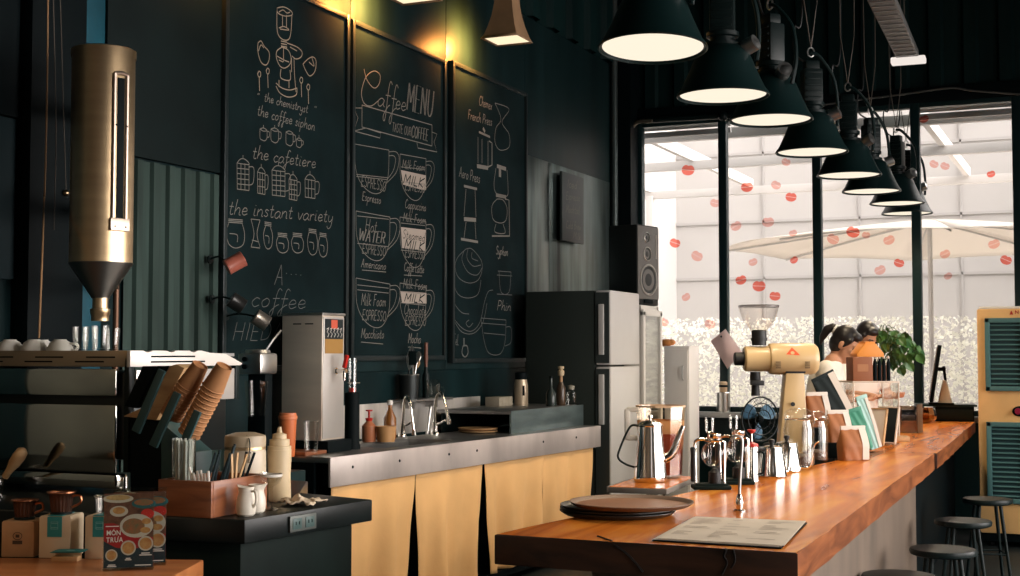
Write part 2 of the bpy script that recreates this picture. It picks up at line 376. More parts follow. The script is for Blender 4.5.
for i in range(5):
    a, b = mx[i], mx[i + 1]; t = .075
    m = MB()
    m.box((a, WY, (SILL + HEAD) / 2), (t, .09, HEAD - SILL), .008)
    if i == 4: m.box((b, WY, (SILL + HEAD) / 2), (t, .09, HEAD - SILL), .008)
    m.box(((a + b) / 2, WY, SILL + .03), (b - a - t, .08, .05), .006); m.box(((a + b) / 2, WY, HEAD - .02), (b - a - t, .08, .05), .006)
    w = struct(m.build('window_%d' % (i + 1), M_dteal))
    m = MB(); m.box(((a + b) / 2, WY + .01, (SILL + HEAD) / 2), (b - a - t, .008, HEAD - SILL - .1)); struct(m.build('pane', M_glassw, w))
    for (px, py, r, red) in lips:
        p = onY(px, py, WY - .012)
        if not (a + .05 < p.x < b - .05): continue
        rr = r * 1.02 * mpp(p); rot = Matrix.Rotation(random.uniform(-.6, .6), 3, 'Y'); m = MB()
        for s in (-1, 1):       # upper and lower lip of a kiss print
            up = [Vector((rr * math.cos(t_), 0, s * rr * .03 + s * rr * .80 * abs(math.sin(t_)) * (1 - .28 * math.exp(-(math.cos(t_) * 4) ** 2) * (s > 0)))) for t_ in [PI * k / 14 for k in range(15)]]
            m.poly([p + rot @ v for v in up])
        st = m.build('lip_sticker', M_lip if red else M_lipp, w); st['kind'] = 'structure'
# black pipe under the header with a joint, and the conduit bend by the column
m = MB(); pa_ = [onY(x, y, WY - .10) for x, y in ((641, 121), (680, 118.5), (723, 116), (800, 111))]; m.tube(pa_, .028, 12); m.ball(onY(723, 116.5, WY - .115), .045, 16); struct(m.build('trim_4', M_blackm))
m = MB(); m.tube(smooth_path([onY(x, y, WY - .16) for x, y in ((652, 121), (638, 122), (631, 131), (628, 152), (621, 168), (612, 171))], 6), .018, 10); struct(m.build('trim_5', mat('conduit_warmlit', (.12, .10, .075), .4, metal=.5)))  # conduit colour carries the warm lamplight falling on it
m = MB(); m.tube(smooth_path([onY(x, y, WY - .13) for x, y in ((800, 108), (850, 101), (905, 94), (950, 88), (975, 91), (1030, 95))], 6), .008, 6); tag(m.build('sagging_cable', mat('cable_grey', (.07, .075, .07), .5)), 'thin grey cable sagging along the wall above the windows', 'cable')
# side wall with the big shop windows (out of frame): daylight comes in here
def wall_open(name, x0, x1, y0, y1, holes, along):
    """wall box with rectangular holes [(a0,a1,z0,z1)] along Y or X"""
    mm = MB(); cuts = sorted({y0 if along == 'y' else x0, y1 if along == 'y' else x1, *[h[0] for h in holes], *[h[1] for h in holes]})
    for a, b in zip(cuts, cuts[1:]):
        spans = [(0, ZC)]
        for h in holes:
            if h[0] <= a + 1e-6 and b <= h[1] + 1e-6: spans = [(0, h[2]), (h[3], ZC)]
        for z0, z1 in spans:
            if z1 - z0 < 1e-4: continue
            if along == 'y': mm.box(((x0 + x1) / 2, (a + b) / 2, (z0 + z1) / 2), (x1 - x0, b - a, z1 - z0))
            else: mm.box(((a + b) / 2, (y0 + y1) / 2, (z0 + z1) / 2), (b - a, y1 - y0, z1 - z0))
    return struct(mm.build(name, M_wall if name != 'wall_front' else mat('rear_plaster', (.34, .27, .20), .7, noise=.5, nscale=1)))
HOLES = [(2.2, 5.6, .5, 3.4), (6.2, 9.6, .5, 3.4)]
wall_open('wall_right', XR, XR + .2, Y0 - .2, WY + .2, HOLES, 'y')
wall_open('wall_front', WX, XR + .2, Y0 - .2, Y0, [(1.5, 2.4, 0.8, 2.4)], 'x')
for i, (a, b, z0, z1) in enumerate(HOLES):
    m = MB(); t = .08
    for y in (a, (a + b) / 2, b): m.box((XR + .05, y, (z0 + z1) / 2), (.1, t, z1 - z0))
    for z in (z0, z1): m.box((XR + .05, (a + b) / 2, z), (.1, b - a, t))
    w = struct(m.build('window_%d' % (i + 6), M_dteal))
    m = MB(); m.box((XR + .05, (a + b) / 2, (z0 + z1) / 2), (.008, b - a - t, z1 - z0 - t)); struct(m.build('pane', M_glassw, w))
def portal(loc, rot, sx, sy):
    l = bpy.data.lights.new('portal', 'AREA'); l.shape = 'RECTANGLE'; l.size = sx; l.size_y = sy; l.cycles.is_portal = True
    o = bpy.data.objects.new('portal', l); COL.objects.link(o); o.location = loc; o.rotation_euler = rot
for a, b, z0, z1 in HOLES: portal((XR + .25, (a + b) / 2, (z0 + z1) / 2), (0, R(90), 0), z1 - z0, b - a)
portal(((mx[0] + mx[-1]) / 2, WY + .3, (SILL + HEAD) / 2), (R(-90), 0, 0), mx[-1] - mx[0], HEAD - SILL)
portal((1.95, Y0 - .3, 1.6), (R(90), 0, 0), .9, 1.6)
# ------------------------------------------------------------------ daylight
W = bpy.data.worlds.new('daylight'); SC.world = W; W.use_nodes = True; nt = W.node_tree
bg = nt.nodes['Background']; tc = nt.nodes.new('ShaderNodeTexCoord'); dot = nt.nodes.new('ShaderNodeVectorMath'); dot.operation = 'DOT_PRODUCT'
dv = Vector((.90, .16, .36)).normalized(); dot.inputs[1].default_value = dv
nt.links.new(tc.outputs['Generated'], dot.inputs[0])
rp = nt.nodes.new('ShaderNodeMapRange'); rp.inputs['From Min'].default_value = .35; rp.inputs['From Max'].default_value = 1.0
rp.inputs['To Min'].default_value = SKY_LOW; rp.inputs['To Max'].default_value = SKY_HIGH; rp.interpolation_type = 'SMOOTHSTEP'
nt.links.new(dot.outputs['Value'], rp.inputs['Value']); nt.links.new(rp.outputs[0], bg.inputs['Strength'])
bg.inputs['Color'].default_value = (1.0, .915, .875, 1)
SC.view_settings.view_transform = 'Standard'; SC.view_settings.look = 'None'; SC.view_settings.gamma = 1; SC.view_settings.exposure = EXPOSURE
SC.view_settings.use_curve_mapping = False
cy = SC.cycles; cy.use_denoising = True; cy.max_bounces = 8; cy.transparent_max_bounces = 24; cy.diffuse_bounces = 4; cy.glossy_bounces = 4; cy.caustics_reflective = False; cy.caustics_refractive = False
cy.sample_clamp_indirect = 6
# ------------------------------------------------------------------ outside: terrace, building, hedge, pergola, umbrella
m = MB(); m.box((0, WY + 9, -.05), (16, 17.6, .1)); struct(m.build('ground_terrace', mat('terrace', (.70, .67, .63), .8, noise=.1, nscale=3)))
m = MB(); m.box((-1.5, WY + 9.5, 3.4), (14, .3, 6.8)); bw = struct(m.build('wall_exterior', mat('outside_render', (.55, .53, .515), .8, noise=.04, nscale=1)))
m = MB()
for k in range(8): m.box((-6.5 + k * 1.5, WY + 9.33, 3.4), (.03, .02, 6.8))
for z in (2.6, 3.5, 4.6): m.box((-1.5, WY + 9.33, z), (14, .02, .04))
struct(m.build('cladding_seam', mat('outside_seam', (.48, .46, .45), .8), bw))
m = MB(); m.box((XR + .6, WY + 5, 2.6), (.3, 9.4, 5.2)); struct(m.build('wall_sky_shield', MATS['outside_render']))  # unseen wall, added to keep the bright side sky off the terrace
m = MB(); m.box((-6.6, WY + 5, 2.6), (.3, 9.4, 5.2)); struct(m.build('wall_exterior_far', MATS['outside_render']))
M_beam = mat('pergola_paint', (.62, .60, .58), .7)
pg = thing('pergola', 'pale pergola frame over the terrace outside the shop windows', 'pergola', (0, 0, 0))
for k in range(7):
    m = MB(); m.box((-5.6 + k * 1.35, WY + 3.1, 3.62 + .0), (.06, 4.8, .12), .005); m.build('rafter', M_beam, pg)
for y in (WY + .8, WY + 2.8, WY + 5.4):
    m = MB(); m.box((-1.6, y, 3.52), (8.8, .08, .10), .005); m.build('beam', M_beam, pg)
for x in (-5.6, 2.3):
    m = MB(); m.box((x, WY + 5.4, 1.76), (.1, .1, 3.5), .005); m.build('post', M_beam, pg)
# rolled shade just outside the header
for i, (xa, xb) in enumerate(((642, 731), (919, 1016))):
    a, b = onY(xa, 130, WY + .35), onY(xb, 130, WY + .35)
    z = onY(xa, 131 if i == 0 else 112, WY + .35).z
    t = thing('roller_shade', 'grey roller shade under the eaves outside the pane nearest the speaker' if i == 0 else 'grey roller shade under the eaves outside the pane above the air cooler', 'shade', ((a.x + b.x) / 2, WY + .35, z), 0, 'roller shades outside the windows')
    L = b.x - a.x; m = MB(); m.cyl((-L / 2, 0, .05), (L / 2, 0, .05), .06, seg=14); m.build('roll', mat('shade_cloth', (.30, .30, .29), .7), t)
    m = MB(); m.box((0, 0, -.05), (L, .03, .05), .005); m.build('bottom_rail', mat('shade_rail', (.42, .41, .40), .5), t)
    m = MB(); m.box((0, 0, .14), (L, .1, .06), .005); m.build('bracket_rail', MATS['shade_cloth'], t)
# hedge: leafy mass
random.seed(11)
m = MB()
def leafclump(mb, c, ext, n, s0, s1):
    for _ in range(n):
        p = Vector(c) + Vector((random.uniform(-1, 1) * ext[0], random.uniform(-1, 1) * ext[1], random.uniform(-1, 1) * ext[2]))
        q = Euler((random.uniform(0, 6), random.uniform(0, 6), random.uniform(0, 6))).to_matrix(); s = random.uniform(s0, s1)
        mb.quad([p + q @ Vector(v) * s for v in ((-.3, 0, 0), (0, -.5, .05), (.3, 0, 0), (0, .5, .05))])
leafclump(m, (-1.9, WY + 7.2, .95), (4.3, .45, .95), 15000, .04, .10)
tag(m.build('hedge_foliage', leafy_mat('hedge_leaf_glare', (.93, .93, .85), .45)), 'leafy hedge coloured white with glare along the far side of the terrace outside', 'hedge', kind='stuff')  # leaves nearly white: the overexposed daylight is put into their colour
# big parasol
PY = WY + 4.7; pc = onY(930, 250, PY); M_can = leafy_mat('parasol_cloth', (.84, .79, .73), .42)
t = thing('patio_umbrella', 'large open off-white patio umbrella on the terrace outside the windows', 'umbrella', (pc.x, PY, 0), .2)
zr, za, RR = 2.66, 2.98, 2.45
m = MB(); n = 8
for k in range(n):
    a0, a1 = 2 * PI * k / n, 2 * PI * (k + 1) / n
    def fn(u, v, a0=a0, a1=a1):
        a = a0 + (a1 - a0) * v; r = RR * u * (1 - .06 * u * math.sin(PI * v))
        return (r * math.cos(a), r * math.sin(a), za - (za - zr) * (u ** 1.15) + .03 * u * math.sin(PI * v))
    m.grid(fn, 8, 6)
m.build('canopy', M_can, t, solid=.004)
m = MB()
for k in range(n):
    a = 2 * PI * k / n; m.tube([(RR * u * math.cos(a), RR * u * math.sin(a), za - (za - zr) * u ** 1.15 - .025) for u in (0.02, .3, .6, .98)], .012, 6)
m.build('rib', MATS['pergola_paint'], t)
m = MB(); m.cyl((0, 0, .03), (0, 0, za - .02), .028, seg=12); m.build('pole', M_beam, t)
m = MB(); m.lathe([(0, 0), (.32, 0), (.32, .05), (.06, .1), (.05, .3), (0, .3)], seg=20); m.build('base', M_conc, t)
# ------------------------------------------------------------------ chalk hand: single-stroke letters (x-height 1)
GL = {  # letter: (width, [strokes])
 'a': (1.0, [[(.85, .85), (.5, 1), (.1, .6), (.15, .1), (.5, 0), (.85, .5), (.9, .9), (.85, .3), (1.1, .05)]]),
 'b': (.9, [[(.1, 2.1), (.1, .1), (.5, 0), (.9, .5), (.6, 1), (.15, .75)]]),
 'c': (.8, [[(.8, .85), (.45, 1), (.1, .5), (.4, 0), (.85, .2)]]),
 'd': (1.0, [[(.85, .8), (.5, 1), (.1, .5), (.4, 0), (.8, .4), (.9, 2.1), (.85, .3), (1.1, .05)]]),
 'e': (.85, [[(.1, .45), (.75, .6), (.65, .95), (.3, .95), (.1, .4), (.4, 0), (.9, .25)]]),
 'f': (.7, [[(.8, 1.9), (.5, 2.1), (.35, 1.4), (.35, -.7), (.15, -1), (.05, -.6), (.5, .1), (.8, .3)], [(.05, .95), (.75, 1)]]),
 'g': (.95, [[(.85, .85), (.5, 1), (.1, .6), (.4, .05), (.8, .4), (.85, .9), (.8, -.7), (.4, -1.05), (.05, -.7)]]),
 'h': (.95, [[(.1, 0), (.15, 2.1)], [(.1, .4), (.5, 1), (.8, .8), (.8, .1), (1.05, .05)]]),
 'i': (.4, [[(.15, 1), (.15, .1), (.4, .05)], [(.17, 1.4), (.2, 1.5)]]),
 'k': (.85, [[(.1, 0), (.12, 2.0)], [(.8, 1), (.15, .45), (.85, 0)]]),
 'l': (.45, [[(.12, 2.1), (.12, .2), (.4, .0)]]),
 'm': (1.3, [[(.1, 0), (.1, 1)], [(.1, .6), (.4, 1), (.6, .7), (.6, 0)], [(.6, .6), (.95, 1), (1.15, .7), (1.2, 0)]]),
 'n': (.95, [[(.1, 0), (.1, 1)], [(.1, .5), (.5, 1), (.8, .7), (.82, .1), (1.0, .05)]]),
 'o': (.9, [[(.5, 1), (.1, .6), (.3, .02), (.75, .2), (.8, .75), (.5, 1)]]),
 'p': (.9, [[(.1, 1), (.1, -1)], [(.1, .7), (.5, 1), (.85, .6), (.5, 0), (.12, .2)]]),
 'r': (.7, [[(.1, 1), (.12, 0)], [(.12, .55), (.4, .95), (.7, .9)]]),
 's': (.7, [[(.65, .85), (.35, 1), (.15, .75), (.6, .35), (.4, 0), (.05, .15)]]),
 't': (.65, [[(.3, 1.7), (.28, .25), (.5, 0), (.7, .15)], [(.0, 1.05), (.6, 1.1)]]),
 'u': (.95, [[(.1, 1), (.12, .3), (.4, 0), (.8, .4), (.85, 1), (.85, .15), (1.0, .05)]]),
 'v': (.8, [[(.05, 1), (.4, 0), (.8, 1)]]),
 'w': (1.2, [[(.05, 1), (.3, 0), (.6, .8), (.85, 0), (1.15, 1)]]),
 'x': (.8, [[(.1, 1), (.75, 0)], [(.75, 1), (.05, 0)]]),
 'y': (.9, [[(.1, 1), (.15, .3), (.45, .05), (.8, .5)], [(.82, 1), (.8, -.5), (.4, -1), (.05, -.6)]]),
 'A': (1.2, [[(.05, 0), (.55, 2)], [(.55, 2), (1.1, 0)], [(.2, .75), (.95, .75)]]),
 'C': (1.2, [[(1.1, 1.6), (.7, 2), (.15, 1.4), (.15, .5), (.6, 0), (1.15, .35)]]),
 'B': (1.0, [[(.1, 0), (.1, 2)], [(.1, 2), (.7, 1.9), (.75, 1.3), (.1, 1.05)], [(.1, 1.05), (.85, .8), (.85, .2), (.1, 0)]]),
 'D': (1.2, [[(.1, 0), (.1, 2)], [(.1, 2), (.8, 1.8), (1.05, 1), (.8, .2), (.1, 0)]]),
 'E': (1.0, [[(.1, 0), (.1, 2)], [(.1, 2), (.9, 2)], [(.1, 1), (.75, 1)], [(.1, 0), (.9, 0)]]),
 'F': (1.0, [[(.1, 0), (.1, 2)], [(.1, 2), (.9, 2)], [(.1, 1.1), (.75, 1.1)]]),
 'H': (1.2, [[(.1, 0), (.1, 2)], [(1, 0), (1, 2)], [(.1, 1), (1, 1)]]),
 'I': (.4, [[(.2, 0), (.2, 2)]]), 'K': (1.1, [[(.1, 0), (.1, 2)], [(1, 2), (.1, .9), (1.05, 0)]]),
 'L': (.9, [[(.1, 2), (.1, 0)], [(.1, 0), (.85, 0)]]),
 'M': (1.4, [[(.1, 0), (.15, 2)], [(.15, 2), (.7, .6)], [(.7, .6), (1.2, 2)], [(1.2, 2), (1.3, 0)]]),
 'N': (1.2, [[(.1, 0), (.1, 2)], [(.1, 2), (1, 0)], [(1, 0), (1, 2)]]),
 'O': (1.3, [[(.65, 2), (.1, 1.3), (.2, .4), (.65, 0), (1.1, .5), (1.1, 1.5), (.65, 2)]]),
 'P': (1.0, [[(.1, 0), (.1, 2)], [(.1, 2), (.75, 1.9), (.9, 1.4), (.7, 1), (.1, .95)]]),
 'R': (1.1, [[(.1, 0), (.1, 2)], [(.1, 2), (.75, 1.9), (.9, 1.4), (.7, 1), (.1, .95)], [(.5, .95), (1, 0)]]),
 'S': (1.0, [[(.9, 1.7), (.5, 2), (.12, 1.6), (.3, 1.15), (.8, .8), (.85, .3), (.45, 0), (.08, .3)]]),
 'T': (1.1, [[(.55, 0), (.55, 2)], [(.05, 2), (1.05, 2)]]), 'U': (1.2, [[(.1, 2), (.12, .5), (.55, 0), (1, .5), (1.05, 2)]]),
 'W': (1.6, [[(.05, 2), (.4, 0)], [(.4, 0), (.8, 1.6)], [(.8, 1.6), (1.2, 0)], [(1.2, 0), (1.55, 2)]]),
 '"': (.5, [[(.1, 2.1), (.05, 1.7)], [(.3, 2.1), (.25, 1.7)]]), '.': (.35, [[(.1, .05), (.15, .1), (.2, .02)]]), '-': (.7, [[(.1, .8), (.6, .8)]]), ' ': (.6, []),
}
XB = WX + .045
def hand(mb, s, px0, px1, py, xh, w=.008, xp=None, jig=.06, double=False, py1=None, slant=.22):
    xp = XB + .0015 if xp is None else xp; w = w * .66; xh = xh * 1.08
    """write s on the plane X=xp from pixel px0 to px1, baseline row py at px0; xh: x-height in pixels"""
    tot = sum(GL[c][0] + .18 for c in s); a = onX(px0, py, xp); b = onX(px1, py, xp)
    sy = (b.y - a.y) / tot; sz = xh * mpp(a); y = a.y
    rise = 0. if py1 is None else (onX(px1, py1, xp).z - a.z) / (b.y - a.y)
    for c in s:
        g = GL[c]; j = random.uniform(-jig, jig)
        for st in g[1]:
            pts = smooth_path([(xp, y + (x + slant * z) * sy, a.z + rise * (y - a.y) + (z + j) * sz) for x, z in st], 4)
            mb.ribbon(pts, (1, 0, 0), w)
            if double: mb.ribbon([p + Vector((0, sy * .14, 0)) for p in pts], (1, 0, 0), w)
        y += (g[0] + .18) * sy
def line(mb, pts, w=.007, smooth=True, xp=None, closed=False):
    xp = XB + .0015 if xp is None else xp; w = w * .66 if w < .0095 else w * .8
    P3 = [onX(x, y, xp) for x, y in pts]
    if closed: P3.append(P3[0])
    mb.ribbon(smooth_path(P3, 5) if smooth else P3, (1, 0, 0), w)
def fill(mb, pts, xp=None):
    xp = XB + .0008 if xp is None else xp
    mb.poly([onX(x, y, xp) for x, y in pts])
def board(name, label, pl, pr, ptop, pbot, fw=.03, t=.045, grp='framed chalk menu boards'):
    y0, y1 = onX(pl, 200, XB).y, onX(pr, 200, XB).y; zt = onX(*ptop, XB).z; zb = onX(pl, pbot, XB).z
    b = thing(name, label, 'chalkboard', (WX + .014, (y0 + y1) / 2, zb), 0, grp)
    W_, H_ = y1 - y0, zt - zb
    m = MB(); m.box((.012, 0, H_ / 2), (.024, W_ - .02, H_ - .02)); m.build('writing_panel', M_board, b)
    m = MB(); d = .042
    for s in (-1, 1): m.box((d / 2, s * (W_ / 2 - fw / 2), H_ / 2), (d, fw, H_), .004)
    for z in (fw / 2, H_ - fw / 2): m.box((d / 2, 0, z), (d, W_ - 2 * fw, fw), .004)
    m.build('frame', mat('board_frame', (.016, .024, .025), .35, metal=.2), b)
    return b
def chalk(b, m, name, mt=None, gap=.008):
    """one chalk word or drawing per mesh: strokes that lie close together stay in one piece"""
    bm = m.bm; bm.verts.ensure_lookup_table(); n = len(bm.verts); isl = [-1] * n; k = 0
    for v0 in bm.verts:
        if isl[v0.index] >= 0: continue
        st = [v0]; isl[v0.index] = k
        while st:
            v = st.pop()
            for e in v.link_edges:
                o = e.other_vert(v)
                if isl[o.index] < 0: isl[o.index] = k; st.append(o)
        k += 1
    bb = [[9e9, -9e9, 9e9, -9e9] for _ in range(k)]
    for v in bm.verts:
        q = bb[isl[v.index]]; q[0] = min(q[0], v.co.y); q[1] = max(q[1], v.co.y); q[2] = min(q[2], v.co.z); q[3] = max(q[3], v.co.z)
    par = list(range(k))
    def find(a):
        while par[a] != a: a = par[a]
        return a
    for a in range(k):
        for c in range(a):
            A, B = bb[a], bb[c]
            if A[0] - gap * 2 < B[1] and B[0] - gap * 2 < A[1] and A[2] - gap * .35 < B[3] and B[2] - gap * .35 < A[3]: par[find(a)] = find(c)
    groups = {}
    for v in bm.verts: groups.setdefault(find(isl[v.index]), []).append(v)
    bpy.context.view_layer.update(); inv = b.matrix_world.inverted(); out = []
    for vs in groups.values():
        mm = MB(); mp = {v: mm.bm.verts.new(v.co) for v in vs}
        for f in {f for v in vs for f in v.link_faces}: mm.bm.faces.new([mp[v] for v in f.verts])
        o = mm.build(name, mt or M_chalk); o.parent = b; o.matrix_parent_inverse = inv; out.append(o)
    bm.free(); return out
XB = WX + .014 + .0245
random.seed(3)
# ---- board nearest the espresso machine
b1 = board('chalkboard', 'chalk drawing board behind the water boiler with pots and jars sketched under a coffee siphon', 221.5, 347, (347, 15), 372)
m = MB(); w = .0085
line(m, [(277, 8), (284, 7), (291, 11), (292, 15), (285, 16), (278, 13), (277, 8)], w); line(m, [(277, 8), (277, 28), (279, 36), (284, 40), (289, 39), (291, 31), (292, 14)], w)
line(m, [(279, 12), (283, 10), (287, 13), (290, 12)], w); line(m, [(282.5, 15), (282.5, 27)], w); line(m, [(286.5, 15), (286.5, 28)], w); line(m, [(279, 28), (284, 26.5), (289, 30), (280, 29)], w)
for y in (41, 43.5, 46): line(m, [(281, y), (287, y + 1.2)], w)
line(m, [(282, 47), (277, 51), (276.5, 58), (280, 66), (285, 68), (290, 64), (291, 57), (288, 50), (282, 47)], w); line(m, [(283.5, 48), (283.5, 62)], w); line(m, [(277, 56), (284, 60), (289, 62)], w); line(m, [(283, 62), (279, 60)], w)
line(m, [(287, 43), (297, 47), (302, 52), (301, 57), (296, 59), (292, 56)], w); line(m, [(290, 47), (297, 51)], w)
line(m, [(294, 58), (294.5, 74), (296, 92)], w); line(m, [(291.5, 58), (291.5, 72)], w)
line(m, [(281, 69), (281, 78), (290, 80), (290, 70)], w); line(m, [(276, 83), (282, 88), (290, 90), (297, 88)], w); line(m, [(276, 86), (280, 93), (288, 97), (296, 95), (297, 88)], w); line(m, [(279, 80), (279, 87)], w); line(m, [(289, 81), (289, 88)], w)
line(m, [(258, 43), (261, 41), (264, 46), (269, 52), (269, 60), (266, 65), (261, 62), (258, 52), (258, 43)], w); line(m, [(258.5, 51), (261, 45), (264, 48)], w)
line(m, [(303, 64), (308, 59), (313, 57), (316, 61), (315, 71), (310, 76), (306, 71), (303, 64)], w); line(m, [(312, 58), (314, 66), (309, 62)], w)
for x, y in ((259, 71), (267.5, 68), (301, 77), (308, 84)):
    line(m, [(x, y), (x + 1.6, y + 1.5), (x + 1.5, y + 5), (x, y + 6), (x - 1.3, y + 3), (x, y)], w); line(m, [(x + .2, y + 6), (x + .6, y + 20)], w)
chalk(b1, m, 'siphon_chalk_drawing_pattern', mat('chalk_lamplit', (.34, .265, .19), .9))  # brighter, warmer chalk: the horn lamp's glow is painted into it
m = MB(); w = .0065
hand(m, '"', 255, 259, 101, 4, w); hand(m, '"', 312, 316, 114, 4, w)
hand(m, 'the chemistryst', 264, 308, 101, 4.2, w, py1=113); hand(m, 'the coffee siphon', 257, 315, 115, 5.0, w, py1=131)
hand(m, 'the cafetiere', 252, 316, 158, 6.2, w, py1=168); hand(m, 'the instant variety', 228, 333, 214, 7, w, py1=222)
def cup(x, y, wd, h, lid=True):
    line(m, [(x, y), (x, y + h * .8), (x + wd * .3, y + h), (x + wd * .7, y + h + wd * .1), (x + wd, y + h * .8), (x + wd, y + wd * .2)], w); line(m, [(x, y), (x + wd * .5, y - 1), (x + wd, y + wd * .2), (x + wd * .5, y + wd * .3), (x, y)], w)
    line(m, [(x + wd, y + h * .2), (x + wd * 1.35, y + h * .3), (x + wd * 1.3, y + h * .7), (x + wd, y + h * .75)], w)
    if lid: line(m, [(x + wd * .5, y - 1), (x + wd * .5, y - 4)], w)
cup(260, 129, 7, 11); cup(271, 129, 7.5, 13); cup(286, 132, 7, 13, False); cup(296.5, 139, 5, 8)
def press(x, y, wd, h, rows=3):
    line(m, [(x, y), (x + .3, y + h)], w, False); line(m, [(x + wd, y + 1.5), (x + wd, y + h + 1.5)], w, False); line(m, [(x, y + h), (x + wd, y + h + 1.5)], w, False)
    line(m, [(x, y), (x + wd * .3, y - 4), (x + wd * .7, y - 3.5), (x + wd, y + 1.5), (x, y)], w); line(m, [(x + wd * .5, y - 4), (x + wd * .5, y - 8)], w)
    for k in range(1, rows + 1): line(m, [(x, y + h * k / (rows + 1)), (x + wd, y + 1.2 + h * k / (rows + 1))], w, False)
    for k in (.33, .66): line(m, [(x + wd * k, y + .5), (x + wd * k, y + h + 1)], w, False)
    line(m, [(x + wd, y + h * .15), (x + wd * 1.4, y + h * .2), (x + wd * 1.35, y + h * .75), (x + wd, y + h * .85)], w)
press(237, 163, 12, 26, 4); press(257.5, 172, 7.5, 21, 2); press(272, 170, 13, 25, 4); press(289, 179, 8, 20, 3); press(305, 179, 10, 18, 1)
def jar(x, y, wd, h, r=.1):
    line(m, [(x + wd * r, y + 4), (x - .5, y + h * .45), (x + wd * .1, y + h * .85), (x + wd * .5, y + h), (x + wd * .95, y + h * .88), (x + wd + .5, y + h * .5), (x + wd * (1 - r), y + 5)], w)
    for k in range(3): line(m, [(x + wd * .08, y + k * 1.6), (x + wd * .92, y + 1 + k * 1.6)], w, False)
    line(m, [(x + wd * .15, y + h * .5), (x + wd * .6, y + h * .55), (x + wd * .6, y + h * .8)], w)
jar(227, 219, 17, 29); jar(264, 222, 8, 27, .2); jar(277, 233, 11, 20); jar(292, 233, 11, 20); jar(308, 229, 9, 26); jar(319, 233, 8, 24)
line(m, [(251, 219), (254, 234), (251, 247)], w); line(m, [(260, 220), (257, 234), (260, 247)], w); line(m, [(251, 219), (260, 220)], w); line(m, [(251, 247), (260, 248)], w); line(m, [(252, 240), (259, 242)], w)
chalk(b1, m, 'pots_chalk_lettering')
m = MB(); w = .006
hand(m, 'A', 274, 284, 285, 9.5, w); hand(m, '....', 285, 304, 274, 5, w); hand(m, 'coffee', 250, 306, 306, 8.5, w, py1=309)
hand(m, 'HIEDA', 232, 283, 340, 8.5, w)
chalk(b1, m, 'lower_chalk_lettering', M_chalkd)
# ---- middle board: the coffee menu
b2 = board('chalkboard', 'framed chalk menu with banner and six labelled coffee cups in two columns', 350, 444.5, (349.5, 18), 361)
m = MB(); w = .0085
line(m, [(364, 69), (367, 80), (374, 88), (379, 84), (380, 75), (374, 71), (366, 77), (361.5, 92), (364, 103), (371, 106), (378, 101)], w)
hand(m, 'a', 377, 385, 105, 8, w); hand(m, 'ff', 384, 396, 108, 12.5, w); hand(m, 'ee', 395, 406, 108, 8, w)
hand(m, 'MENU', 406, 433, 108.5, 13, w, double=True, py1=118)
line(m, [(362, 105), (432, 125)], w, False); line(m, [(362, 127), (432, 146)], w, False); line(m, [(362, 105), (362, 127)], w, False); line(m, [(432, 125), (432, 146)], w, False)
line(m, [(362, 108), (354, 108), (358, 118), (354, 131), (366, 128)], w, False); line(m, [(354, 131), (380, 138), (381, 133), (366, 128)], w, False); line(m, [(432, 132), (437, 134), (434, 142), (437, 152), (418, 148), (417, 143)], w, False)
hand(m, 'TASTE OUR', 392, 411, 131, 4.2, .006, py1=136); hand(m, 'COFFEE', 411, 428, 137, 5.6, .007, double=True, py1=141)
def bigcup(x, y, wd, h, bands, hw=.3):
    sl = .18   # rows of the cup follow the wall's perspective
    line(m, [(x, y), (x + wd, y + wd * sl)], w, False)
    line(m, [(x, y), (x + wd * .02, y + h * .5), (x + wd * .2, y + h * .82), (x + wd * .5, y + h), (x + wd * .78, y + h * .9 + wd * .1), (x + wd * .97, y + h * .6 + wd * .1), (x + wd, y + wd * sl)], w)
    line(m, [(x + wd, y + h * .12 + 2), (x + wd * (1 + hw * .7), y + h * .1 + 3), (x + wd * (1 + hw), y + h * .3), (x + wd * (1 + hw * .7), y + h * .58), (x + wd * .92, y + h * .8)], w)
    line(m, [(x + wd, y + h * .2 + 2), (x + wd * (1 + hw * .45), y + h * .18 + 3), (x + wd * (1 + hw * .65), y + h * .33), (x + wd * (1 + hw * .4), y + h * .55), (x + wd * .95, y + h * .72)], w)
    for k in bands: line(m, [(x + wd * .04, y + h * k), (x + wd * .96, y + h * k + wd * sl * .55)], w, False)
w = .0065
bigcup(355, 144, 34, 49, (.62, .66)); bigcup(356, 211, 34, 49, (.1, .66)); bigcup(356, 278, 34, 49, (.14, .24))
bigcup(400, 154, 26, 46, (.28, .6, ), .32); bigcup(400, 217, 26, 50, (.12, .66), .32); bigcup(400, 283, 26, 47, (.18, .42), .32)
hand(m, 'ESPRESSO', 361, 386, 186, 5, w); hand(m, 'Espresso', 362, 381, 200, 4, w, py1=204)
hand(m, 'Hot', 365, 377, 231, 6, w); hand(m, 'WATER', 358, 385, 240, 5.5, .0075, double=True); hand(m, 'ESPRESSO', 362, 386, 253, 4.6, w); hand(m, 'Americano', 361, 386, 267, 4, w); line(m, [(362, 270), (386, 272)], w)
hand(m, 'Milk Foam', 361, 386, 305, 5.5, w); hand(m, 'ESPRESSO', 362, 386, 320, 4.8, w); hand(m, 'Macchiato', 361, 384, 338, 4.5, w); line(m, [(361, 342), (383, 344)], w)
hand(m, 'Milk Foam', 402, 425, 168, 4.2, w, py1=171); hand(m, 'ESPRESSO', 405, 425, 190, 4, w, py1=193); hand(m, 'Cappuccino', 405, 426, 208, 4.2, w, py1=211)
hand(m, 'Milk Foam', 403, 426, 221, 4, w, py1=224); hand(m, 'ESPRESSO', 405, 425, 257, 4.4, w); hand(m, 'Caffe Latte', 404, 424, 271, 4, w); line(m, [(404, 275), (422, 276)], w)
